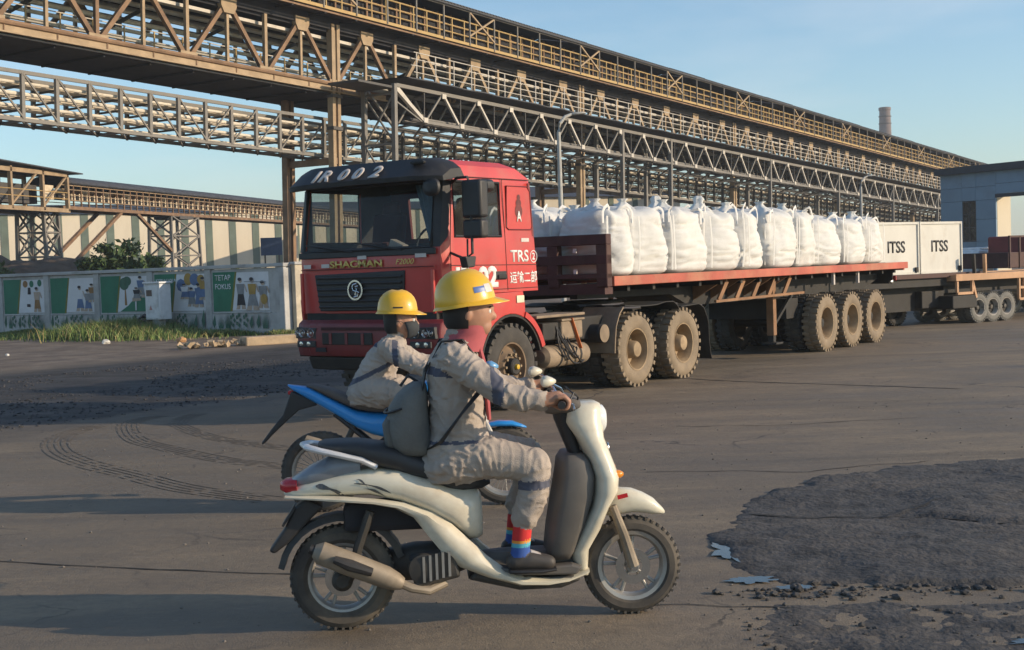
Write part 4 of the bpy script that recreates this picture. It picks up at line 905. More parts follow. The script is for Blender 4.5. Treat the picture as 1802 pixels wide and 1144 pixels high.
# door seams: recessed-looking shut lines are narrow dark joints
M_seam = mat('shut_line', (.05, .012, .012), .8)
def seam(pts, y=Y0 - .0015, wd=.009):
    b = MB()
    for a, c in zip(pts[:-1], pts[1:]): b.beam((a[0], y, a[1]), (c[0], y, c[1]), .004, wd, up=(0, 1, 0) if False else (0, 0, 1)) if abs(a[0] - c[0]) > abs(a[1] - c[1]) else b.beam((a[0], y, a[1]), (c[0], y, c[1]), wd, .004, up=(0, 1, 0))
    return b.build('shut_line', M_seam, tr, smooth=0)
seam([(-1.09, 1.36), (-1.105, 1.92), (-1.04, 2.72)]); seam([(-.03, 1.42), (-.055, 2.04), (-.09, 2.735)]); seam([(-1.04, 2.735), (.47, 2.735)]); seam([(-1.1, 1.735), (.585, 1.715)]); seam([(-1.1, 1.44), (.6, 1.44)])
# recessed sleeper panel
pp = [(-.02, 2.165), (.0, 2.655), (.42, 2.655), (.475, 2.60), (.505, 2.18), (.48, 2.14), (.02, 2.14)]
MB().prism(pp, Y0 - .003, Y0 + .012, lambda x, y, h: (x, h, y)).build('sleeper_panel', M_red, tr, smooth=0, bevel=.006)
b = MB(); b.tube([(x, Y0 - .003, z) for x, z in pp], .009, 6, closed=True); b.build('panel_bead', M_dred, tr)
MB().box((-.16, Y0 - .02, 1.585), (.17, .035, .05)).build('door_handle', M_chas, tr, smooth=0, bevel=.012)
MB().box((-.16, Y0 - .006, 1.60), (.2, .012, .10)).build('handle_recess', M_blk, tr, smooth=0, bevel=.01)
MB().box((.35, Y0 - .003, 2.015), (.16, .006, .045)).build('sticker', M_reflector, tr, smooth=0)
SIDE = lambda s, z, y=Y0 - .0015: frame((s, y, z), (1, 0, 0), (0, 0, 1), (0, -1, 0))
text('lettering', 'IR 02', SIDE(-1.02, 1.462), .80, .255, M_white, tr, .002, bold=.05)
text('lettering', 'TRS', SIDE(.04, 1.752), .375, .145, M_white, tr, .002, bold=.022)
MB().lathe([(.075, 0), (.066, 0), (.066, .003), (.075, .003)], c=(.52, Y0 - .0045, 1.815), n=26, closed=True).build('lettering', M_white, tr, smooth=0)
text('lettering', '2', SIDE(.485, 1.775), .065, .085, M_white, tr, .002, bold=.02)
text('lettering', '运输二部', SIDE(.02, 1.497), .56, .145, M_white, tr, .002, bold=.018)
b = MB(); y = Y0 - .007
for cx, cz, rx, rz in ((.235, 2.36, .075, .085), (.235, 2.455, .055, .05), (.24, 2.525, .032, .035)): b.add([(x, y, z) for x, z in ell(cx, cz, rx, rz)], [tuple(range(14))]); y -= .0005
b.build('faded_emblem', mat('emblem_dark', (.13, .03, .03), .7, var=.4, scale=20), tr, smooth=0)
text('lettering', 'A', SIDE(.185, 2.235, Y0 - .009), .10, .125, M_white, tr, .002, bold=.02)
# --- front
XF = -1.303
FR = lambda y, z, x=XF: frame((x, y, z), (0, -1, 0), (0, 0, 1), (-1, 0, 0))
MB().prism([(1.94, 1.675), (.535, 1.70), (.585, 1.245), (1.87, 1.245)], -1.262, -1.30, lambda a, c, h: (h, a, c)).build('grille_panel', M_blk, tr, smooth=0, bevel=.012)
for i in range(6):
    z = 1.295 + i * .068; hw = .625 + (z - 1.245) * .11
    o = MB().box((-1.312, 1.235, z), (.03, hw * 2, .03), Matrix.Rotation(-.35, 3, 'Y')).build('grille_slat', M_blk, tr, smooth=0, bevel=.008, seg=1)
MB().lathe([(.118, 0), (.118, .014), (.098, .014), (.098, 0)], c=(-1.325, 1.263, 1.488), ax=(-1, 0, 0), n=30, closed=True).build('emblem', M_chrome, tr)
b = MB()
for pts in ([(.03, .075), (-.035, .06), (-.05, .03), (-.03, .005), (.01, -.02), (.0, -.06)], [(.05, .045), (.005, .04), (.02, .0), (.05, -.03), (.03, -.07), (-.02, -.085)]):
    b.tube([(-1.332, 1.263 - a, 1.488 + c) for a, c in pts], .012, 6)
b.build('emblem_stroke', M_chrome, tr)
MB().lathe([(.098, 0), (.098, .004), (0, .005)], c=(-1.318, 1.263, 1.488), ax=(-1, 0, 0), n=26).build('emblem_back', M_blk, tr)
text('lettering', 'SHACMAN', FR(1.675, 1.748), .815, .085, M_gold, tr, .006, bold=.03)
text('lettering', 'F2000', FR(.655, 1.768), .27, .062, M_gold, tr, .004, shear=.3)
for y0, y1, z0, z1 in ((2.10, 1.985, 1.755, 1.80), (1.81, 1.685, 1.757, 1.80), (1.235, 1.095, 1.842, 1.885), (.365, .205, 1.838, 1.885)): MB().box((XF - .002, (y0 + y1) / 2, (z0 + z1) / 2), (.006, y0 - y1, z1 - z0)).build('sticker', M_reflector, tr, smooth=0)
MB().box((XF + .008, 1.13, 1.735), (.02, 2.05, .008)).build('shut_line', M_seam, tr, smooth=0); MB().box((XF + .01, 1.13, 1.905), (.03, 2.1, .075)).build('wiper_cowl', M_blk, tr, smooth=0, bevel=.01)
for y, l in ((.55, .62), (1.3, .66)):
    b = MB(); b.tube([(XF - .01, y, 1.93), (XF - .025, y + .25, 1.965), (XF - .01, y + l, 2.02)], .009, 6); b.tube([(XF - .012, y + .08, 1.955), (XF - .0, y + l + .1, 2.03)], .008, 5); b.build('wiper', M_blk, tr)
for y, sg in ((.125, 1), (2.145, -1)):   # corner deflectors
    b = MB(); b.prism([(XF + .03, 1.22), (XF + .02, 1.70), (XF - .012, 1.70), (XF - .014, 1.25), (XF + .01, 1.20)], y - .02, y + .02, lambda a, c, h: (a, h, c)); b.build('corner_deflector', M_red, tr, smooth=0, bevel=.01)
# --- bumper
bp = MB(); prof = [(-1.24, 1.135), (-1.36, 1.145), (-1.43, 1.10), (-1.46, 1.0), (-1.455, .80), (-1.42, .72), (-1.0, .72), (-1.0, 1.10)]
for nm, y0, y1 in (('bumper', .36, 1.93),): MB().prism(prof, y0, y1, lambda a, c, h: (a, h, c)).build(nm, M_dred, tr, smooth=30, bevel=.015)
for sg in (0, 1):
    f = (lambda y: y) if sg == 0 else (lambda y: 2.15 - y)
    st = []
    rs = []
    for y, k in ((.36, 0), (.12, .01), (-.02, .07), (-.085, .20)):
        rs.append([(a + k if a < -1.05 else a, f(y), c) for a, c in prof])
    MB().rings(rs).build('bumper_corner', M_dred, tr, smooth=30, bevel=.01)
    # headlight set into the bumper face
    hl = MB(); hl.prism([(.0, .93), (.355, .925), (.355, 1.055), (.02, 1.065)], -1.462, -1.40, lambda a, c, h: (h + (.02 if a < .1 else 0), f(a), c)); hb = hl.build('headlight', M_blk, tr, smooth=0, bevel=.008)
    for cy, r, m in ((.27, .055, M_chrome), (.13, .05, M_chrome), (.055, .036, M_chrome)):
        MB().lathe([(r, .0), (r * .95, .004), (r * .55, -.03), (.012, -.045), (0, -.045)], c=(-1.468, f(cy), .995), ax=(-1, 0, 0), n=18).build('reflector', m, hb)
        MB().lathe([(r * .35, 0), (r * .2, .016), (0, .02)], c=(-1.452, f(cy), .995), ax=(-1, 0, 0), n=12).build('bulb', M_white, hb)
    MB().add([(-1.476, f(.01), .935), (-1.482, f(.35), .93), (-1.482, f(.35), 1.05), (-1.476, f(.02), 1.06)], [(0, 1, 2, 3)]).build('lens', M_lens, hb, smooth=0)
    MB().box((-1.458, f(.2), .865), (.03, .30, .075)).build('fog_lamp', M_blk, tr, smooth=0, bevel=.01)
    for cy in (.12, .24): MB().lathe([(.03, 0), (.025, .006), (0, .008)], c=(-1.474, f(cy), .868), ax=(-1, 0, 0), n=14).build('lamp_glass', M_chrome, tr)
MB().box((-1.462, 1.18, 1.045), (.012, 1.05, .035)).build('bumper_groove', M_seam, tr, smooth=0); MB().box((-1.45, 1.3, .93), (.05, .78, .14)).build('bumper_recess', M_chas, tr, smooth=0, bevel=.01)
for y in (1.05, 1.3, 1.55): MB().box((-1.468, y, .93), (.03, .04, .13)).build('recess_bar', M_dred, tr, smooth=0)
MB().box((-1.46, 1.72, .80), (.02, .16, .05)).build('tow_slot', M_black, tr, smooth=0); MB().box((-1.46, .6, .80), (.02, .16, .05)).build('tow_slot', M_black, tr, smooth=0)
MB().prism([(-1.40, .71), (-1.34, .56), (-1.0, .52), (-1.0, .71)], .1, 2.0, lambda a, c, h: (a, h, c)).build('bumper_skirt', M_chas, tr, smooth=0, bevel=.02)
MB().box((-1.1, 1.13, 1.17), (.3, 2.0, .1)).build('cab_sill', M_chas, tr, smooth=0)
# --- sun visor with lettering
rs = []
for i in range(25):
    t = i / 24; y = -.10 + 2.36 * t; e_ = 1 - abs(2 * t - 1); k = min(1, e_ / .28) ** .55; bow = .06 * (1 - (2 * t - 1) ** 2)
    xl = -1.33 - .13 * k - bow; zl = 2.70 + .012 * k; xt = -1.20 - .03 * k - bow; zt = 2.80 + .14 * k
    rs.append([(-1.13, y, 2.70), (xl, y, zl - .03), (xl - .012, y, zl + .02), (xl * .45 + xt * .55, y, zl * .45 + zt * .55 + .012), (xt, y, zt), (-1.02, y, min(2.965, zt + .02)), (-.95, y, zt - .08)])
MB().rings(rs).build('sun_visor', M_blk, tr, smooth=35)
# letters lie on the sloping face
def visor_text(s, y, z, wd, ht):
    sl = Vector((.165, 0, .19)).normalized(); n_ = Vector((-.19, 0, .165)).normalized()
    M = frame(Vector((-1.505, y, z)) + n_ * .03, (0, -1, 0), sl, n_)
    return text('lettering', s, M, wd, ht, M_reflector, tr, .012, shear=.22, bold=.03)
visor_text('I', 1.71, 2.725, .085, .175); visor_text('R', 1.605, 2.725, .165, .175); visor_text('0', 1.31, 2.725, .14, .175); visor_text('0', 1.09, 2.725, .14, .175); visor_text('2', .83, 2.725, .16, .175)
MB().loft([(-.04, 0, 0, .02, .01), (-.02, 0, 0, .10, .024), (.02, 0, 0, .10, .024), (.04, 0, 0, .02, .01)], 12).build('marker_lamp', M_chas, tr, loc=(-1.37, .22, 2.885))
MB().box((-.75, 1.2, 2.955), (.35, 1.3, .03)).build('roof_hatch', M_blk, tr, smooth=0, bevel=.01)
# --- mirrors
def soft(name, c, d, m, par, bev=.03): return MB().box((0, 0, 0), d).build(name, m, par, smooth=40, bevel=bev, loc=c, seg=3)
for sg in (0,):
    yy = -.30 if sg == 0 else 2.57
    f = (lambda y: y) if sg == 0 else (lambda y: 2.27 - y)
    b = MB(); b.tube([(-1.02, f(.02), 2.66), (-1.12, f(-.12), 2.70), (-1.14, f(-.28), 2.70), (-1.14, f(-.32), 2.62), (-1.14, f(-.32), 1.86), (-1.12, f(-.2), 1.80), (-1.10, f(.03), 1.88)], .016, 8); b.build('mirror_arm', M_blk, tr)
    m1 = soft('mirror', (-1.08, f(-.33), 2.46), (.16, .27, .42), M_blk, tr, .035); MB().box((.082, 0, 0), (.004, .22, .36)).build('mirror_glass', M_chrome, m1, smooth=0)
    m2 = soft('mirror', (-1.08, f(-.33), 2.13), (.15, .27, .21), M_blk, tr, .035); MB().box((.077, 0, 0), (.004, .22, .15)).build('mirror_glass', M_chrome, m2, smooth=0)
    MB().loft([(-.12, 0, 0, .05, .03), (-.06, 0, 0, .1, .07), (.06, 0, 0, .1, .07), (.13, 0, 0, .05, .03)], 14).build('mirror', M_blk, tr, loc=(-.86, f(-.30), 2.615))
    MB().box((-1.0, f(-.30), 2.64), (.2, .03, .03)).build('mirror_bracket', M_blk, tr, smooth=0)
    if sg == 0: MB().box((-.995, f(-.34), 2.40), (.012, .04, .05)).build('sticker', M_reflector, tr, smooth=0)
MB().loft([(-.03, 0, 0, .06, .05), (.0, 0, 0, .11, .09), (.03, 0, 0, .12, .10), (.035, 0, 0, .10, .08)], 16).build('kerb_mirror', M_blk, tr, loc=(-1.42, .02, 2.60))
MB().tube([(-1.40, .02, 2.62), (-1.3, .05, 2.70), (-1.2, .05, 2.74)], .012, 6).build('mirror_arm', M_blk, tr)
MB().prism([(-.10, .06), (.10, .06), (.07, -.06), (-.06, -.07)], -.05, .05, lambda a, c, h: (a, h, c)).build('kerb_mirror', M_blk, tr, smooth=0, bevel=.015, loc=(-1.10, -.22, 1.77))
MB().cyl((-1.10, -.22, 1.82), (-1.12, -.24, 2.02), .011, 8).build('mirror_arm', M_blk, tr)
# --- inside the cab
MB().box((-.40, 1.135, 1.43), (1.5, 2.1, .05)).build('cab_floor', M_trim, tr, smooth=0); MB().box((-1.02, 1.135, 1.76), (.36, 2.05, .36)).build('dashboard', M_trim, tr, smooth=0, bevel=.05)
for y in (.55, 1.72):
    MB().box((-.42, y, 1.72), (.5, .48, .14)).build('seat', M_seat, tr, smooth=0, bevel=.05); MB().box((-.18, y, 2.08), (.14, .48, .66), Matrix.Rotation(.15, 3, 'Y')).build('seat_back', M_seat, tr, smooth=0, bevel=.05); MB().box((-.10, y, 2.46), (.10, .26, .18)).build('headrest', M_seat, tr, smooth=0, bevel=.04)
MB().tube([(-.80 + .05 * math.cos(t), .55 + .2 * math.sin(t), 2.0 + .19 * math.cos(t)) for t in [2 * PI * i / 20 for i in range(20)]], .015, 6, closed=True).build('steering_wheel', M_blk, tr)
b = MB()
for i in range(16):
    y = .10 + .42 * i / 15; b.v += [(-1.06 + .03 * math.sin(i * 1.9), y, 2.66), (-1.10 + .03 * math.sin(i * 1.9 + .4), y * .55 + .02, 2.02)]
for i in range(15): b.f.append([2 * i, 2 * i + 1, 2 * i + 3, 2 * i + 2]); b.m.append(0)
b.build('curtain', mat('curtain_blue', (.22, .33, .42), .9), tr)
MB().box((-1.0, 1.2, 1.99), (.16, .34, .09)).build('papers', M_seat, tr, smooth=0, bevel=.02); MB().box((-1.02, .85, 1.98), (.1, .2, .10), Matrix.Rotation(.4, 3, 'X')).build('papers', M_reflector, tr, smooth=0)
for y0, y1, z0, z1 in ((.02, .36, 2.04, 2.70), (1.92, 2.25, 2.04, 2.70), (.36, 1.92, 2.62, 2.70), (.36, 1.92, 2.04, 2.10)):
    MB().add([(.545 - (z0 - 2.06) * .09, y0, z0), (.545 - (z0 - 2.06) * .09, y1, z0), (.545 - (z1 - 2.06) * .09, y1, z1), (.545 - (z1 - 2.06) * .09, y0, z1)] + [(.505 - (z0 - 2.06) * .09, y0, z0), (.505 - (z0 - 2.06) * .09, y1, z0), (.505 - (z1 - 2.06) * .09, y1, z1), (.505 - (z1 - 2.06) * .09, y0, z1)], [(0, 1, 2, 3), (7, 6, 5, 4), (0, 4, 5, 1), (1, 5, 6, 2), (2, 6, 7, 3), (3, 7, 4, 0)]).build('rear_wall', M_dred, tr, smooth=0)
MB().add([(.52, .36, 2.10), (.52, 1.92, 2.10), (.475, 1.92, 2.62), (.475, .36, 2.62)], [(0, 1, 2, 3)]).build('rear_window', M_dglass, tr, smooth=0)
# --- lower side: fender, arch, step
def arch(name, cs, r0, r1, a0, a1, y0, y1, m, n=18):
    b = MB(); rs = []
    for i in range(n + 1):
        a = a0 + (a1 - a0) * i / n; c, s = math.cos(a), math.sin(a); rs.append([(cs + r0 * c, y0, RW + r0 * s), (cs + r1 * c, y0, RW + r1 * s), (cs + r1 * c, y1, RW + r1 * s), (cs + r0 * c, y1, RW + r0 * s)])
    return b.rings(rs).build(name, m, tr, smooth=30)
for yn, yf in ((-.03, .34), (WID + .03, WID - .34)):
    arch('wheel_arch', -.02, .63, .70, R(18), R(66), yn, yf, M_red); arch('wheel_arch_liner', -.02, .60, .628, R(15), R(172), yn + (.02 if yn < 1 else -.02), yf, M_chas)
    arcp = [(-.02 + .63 * math.cos(a), RW + .63 * math.sin(a)) for a in [R(62) + R(118) * i / 12 for i in range(13)]]
    MB().prism([(-1.12, .80), (-1.16, 1.38), (.24, 1.40), (.27, 1.25)] + arcp, min(yn, yf) + .02 if yn < 1 else max(yn, yf) - .02, (min(yn, yf) + .06) if yn < 1 else max(yn, yf) - .06, lambda a, c, h: (a, h, c)).build('fender_panel', M_red, tr, smooth=0, bevel=.008)
    MB().box((-.95, yn + (.16 if yn < 1 else -.16), .72), (.5, .3, .05)).build('step', M_chas, tr, smooth=0, bevel=.01)
MB().box((.165, -.018, 1.31), (.15, .008, .085)).build('reflector', mat('reflector_cream', (.72, .62, .45), .4), tr, smooth=0)
MB().box((.55, .10, .80), (.09, .03, .2)).build('splash_flap', M_red, tr, smooth=0, bevel=.01)
MB().box((1.15, .28, 1.065), (1.1, .45, .035)).build('side_plate', M_dust, tr, smooth=0, bevel=.008)
bb2 = MB().box((1.45, .30, .87), (.50, .42, .24)).build('battery_box', M_dust, tr, smooth=0, bevel=.03); MB().box((1.45, .30, 1.0), (.54, .46, .03)).build('lid', M_dust, bb2, smooth=0, bevel=.01); MB().box((1.0, .32, .87), (.36, .4, .22)).build('tool_box', M_chas, tr, smooth=0, bevel=.02)
b = MB(); b.lathe([(0, .9), (.08, .905), (.135, .95), (.145, 1.02), (.145, 1.78), (.135, 1.88), (.08, 1.93), (0, 1.94)], c=(0, .24, .545), ax=(1, 0, 0), n=20); ft = b.build('air_tank', M_dust, tr)
for s in (1.2, 1.65): MB().lathe([(.150, s - .02), (.150, s + .02), (.146, s + .02), (.146, s - .02)], c=(0, .24, .545), ax=(1, 0, 0), n=20, closed=True).build('tank_band', M_chas, ft)
b = MB(); b.beam((1.40, .075, 1.02), (1.60, .07, .62), .01, .05, (0, 1, 0)); b.build('strap', mat('orange_strap', (.55, .15, .04), .7), tr, smooth=0)
rr = random.Random(2)
for k in range(7):
    p0 = Vector((1.0 + rr.random() * .3, .12, .95 - rr.random() * .1)); pts = [p0, p0 + Vector((rr.uniform(-.1, .2), -.06, -.25)), p0 + Vector((rr.uniform(0, .4), -.07, -.52)), p0 + Vector((rr.uniform(.2, .5), 0, -.25 - .2 * rr.random()))]; P = []
    for i in range(13):
        t = i / 12; P.append(pts[0] * (1 - t) ** 3 + pts[1] * 3 * t * (1 - t) ** 2 + pts[2] * 3 * t * t * (1 - t) + pts[3] * t ** 3)
    MB().tube(P, .011, 6).build('air_hose', M_blk, tr)
for s, r in ((2.17, .125),):
    b = MB(); b.lathe([(0, -.0), (r * .8, .003), (r, .03), (r, 1.1)], c=(s, .06, .775), n=22); b.build('air_tank', M_chas, tr); MB().lathe([(r * .96, -.004), (r * .5, -.010), (0, -.012)], c=(s, .06, .775), n=22).build('tank_end', M_dust, tr)
MB().box((2.0, .5, .86), (.9, .5, .3)).build('bracket_box', M_chas, tr, smooth=0, bevel=.02)
def plate(name, pts, y0, y1, th, m, par):
    P = [Vector((x, 0, z)) for x, z in pts]; n = len(P); b = MB(); rs = []
    for i, p in enumerate(P):
        d = (P[min(i + 1, n - 1)] - P[max(i - 1, 0)]).normalized(); q = Vector((-d.z, 0, d.x)) * th / 2
        rs.append([(p.x + q.x, y0, p.z + q.z), (p.x - q.x, y0, p.z - q.z), (p.x - q.x, y1, p.z - q.z), (p.x + q.x, y1, p.z + q.z)])
    return b.rings(rs).build(name, m, par, smooth=35)
for y0, y1 in ((-.0, .62), (WID, WID - .62)):
    plate('quarter_guard', [(2.58, 1.10), (2.48, 1.02), (2.38, .85), (2.34, .62), (2.33, .50)], y0, y1, .02, M_dust, tr)
    plate('mudguard', [(2.62, 1.125), (2.8, 1.115), (3.0, 1.10), (3.25, 1.095), (3.5, 1.10), (3.75, 1.13), (3.98, 1.125), (4.1, 1.06), (4.16, .98)], y0, y1, .012, M_chas, tr)
    plate('mudguard', [(4.2, 1.04), (4.5, 1.05), (4.75, 1.06), (4.9, 1.0), (5.0, .86)], y0, y1, .012, M_chas, tr)
    plate('mudflap', [(5.0, .86), (5.04, .75), (5.05, .5), (5.09, .30), (5.12, .22)], y0, y1, .010, M_chas, tr)

# ------------------------------------------------------------------ flatbed trailer
M_tred = mat('trailer_red', (.42, .095, .06), .65, var=.3, scale=1.5, dirt=.5, dcol=(.40, .25, .15), dscale=1.4, stretch=(1, 1, 1))
M_tor = mat('trailer_orange', (.24, .125, .06), .75, var=.3, scale=3, dirt=.4, dcol=(.18, .11, .07), dscale=2)
M_maroon = mat('headboard_maroon', (.06, .022, .02), .7, var=.3, scale=3, dirt=.35, dcol=(.13, .085, .06), dscale=2)
M_plank = mat('deck_plank', (.14, .10, .075), .9, var=.35, scale=3)
tl = thing('flatbed_trailer', 'long flatbed trailer with weathered red side beam carrying white bulk bags', 'trailer', TM)
S0, S1 = 2.36, 13.87; YT = 2.30
for y in (.03, YT - .03): MB().box(((S0 + S1) / 2, y, 1.46), (S1 - S0, .07, .13)).build('side_beam', M_tred, tl, smooth=0, bevel=.006, seg=1)
MB().box((S1 - .04, YT / 2, 1.44), (.08, YT - .14, .16)).build('rear_beam', M_tred, tl, smooth=0)
pk = None
for i in range(12):
    y = .075 + (i + .5) * (YT - .15) / 12
    if pk is None: pk = MB().box((0, 0, 0), (S1 - S0 - .1, (YT - .15) / 12 - .012, .04)).build('deck_plank', M_plank, tl, smooth=0); pk.location = ((S0 + S1) / 2 - .02, y, 1.50)
    else: inst(pk, tl, ((S0 + S1) / 2 - .02, y, 1.497 + .004 * (i % 3)))
for y in (.68, 1.62):
    MB().prism([(2.4, 1.395), (2.4, 1.22), (5.0, 1.20), (5.6, 1.0), (13.0, 1.0), (13.8, 1.2), (13.8, 1.395)], y - .06, y + .06, lambda a, c, h: (a, h, c)).build('main_beam', M_chas, tl, smooth=0)
for y in (.14, YT - .14): MB().prism([(5.55, 1.04), (8.9, 1.06), (8.9, 1.10), (5.55, 1.08)], y - .02, y + .02, lambda a, c, h: (a, h, c)).build('side_rail', M_tor, tl, smooth=0)
for i in range(16):
    s = 2.9 + i * .7; MB().box((s, YT / 2, 1.355), (.07, YT - .2, .08)).build('cross_member', M_chas, tl, smooth=0)
for s in (5.75, 6.35, 6.95, 7.55, 8.15):
    for y in (.16, YT - .16): MB().beam((s - .05, y, 1.07), (s + .25, y, 1.37), .03, .09).build('outrigger', M_tor, tl, smooth=0)
    MB().prism([(.10, 1.37), (.62, 1.37), (.62, 1.08)], s - .02, s + .02, lambda a, c, h: (h, a, c)).build('outrigger_web', M_tor, tl, smooth=0)
for y in (.36, 1.94):
    MB().box((8.05, y, .88), (.13, .13, 1.0)).build('landing_leg', M_tor, tl, smooth=0, bevel=.01); MB().box((8.05, y, .52), (.10, .10, .5)).build('landing_leg', M_chas, tl, smooth=0); MB().box((8.05, y, .25), (.28, .28, .03)).build('foot_plate', M_chas, tl, smooth=0)
    MB().beam((8.05, y, .5), (8.9, y, 1.05), .05, .05).build('leg_stay', M_chas, tl, smooth=0)
MB().box((9.0, 1.15, .8), (.5, 1.5, .35)).build('spare_rack', M_chas, tl, smooth=0)
s0 = WB + D2 + GAP
for k in range(3):
    axle(tl, s0 + k * D3, 'trailer', mtw, True, 'tl'); 
    for y in (.75, 1.55): MB().box((s0 + k * D3, y, .72), (1.0, .08, .09)).build('leaf_spring', M_chas, tl, smooth=0)
for y in (.75, 1.55):
    for s in (s0 - .6, s0 + .6, s0 + 1.8, s0 + 3.0): MB().prism([(s - .12, 1.0), (s + .12, 1.0), (s, .72)], y - .05, y + .05, lambda a, c, h: (a, h, c)).build('spring_hanger', M_tor, tl, smooth=0)
for s in (s0 + .62, s0 + 1.82): MB().box((s, .14, 1.28), (.06, .05, .22)).build('side_marker', M_reflector, tl, smooth=0)
MB().box((13.82, YT / 2, 1.2), (.05, 1.7, .22)).build('light_board', M_chas, tl, smooth=0)
for y in (.35, 1.95): MB().box((13.86, y, 1.2), (.04, .22, .1)).build('tail_light', mat('lamp_red', (.4, .02, .02), .3), tl, smooth=0, bevel=.01)
MB().loft([(-.05, 0, 0, .02, .02), (0, 0, 0, .05, .05), (.05, 0, 0, .02, .02)], 10).build('side_lamp', M_chrome, tl, loc=(13.2, .12, 1.14))
# headboard frame
for z0, z1 in ((1.95, 2.09), (1.69, 1.82), (1.50, 1.57)): MB().box((2.235, YT / 2 + .01, (z0 + z1) / 2), (.13, YT + .04, z1 - z0)).build('headboard_rail', M_maroon, tl, smooth=0, bevel=.008, seg=1)
for y in (.075, .86, 1.5, 2.24): MB().box((2.235, y, 1.67), (.126, .17, .56)).build('headboard_post', M_maroon, tl, smooth=0, bevel=.008, seg=1)
MB().box((2.3, YT / 2, 1.36), (.2, YT - .1, .14)).build('front_beam', M_maroon, tl, smooth=0)
for z in (1.60, 1.74, 1.88): MB().box((2.19, .5, z), (.02, .05, .06)).build('rope_hook', M_reflector, tl, smooth=0)

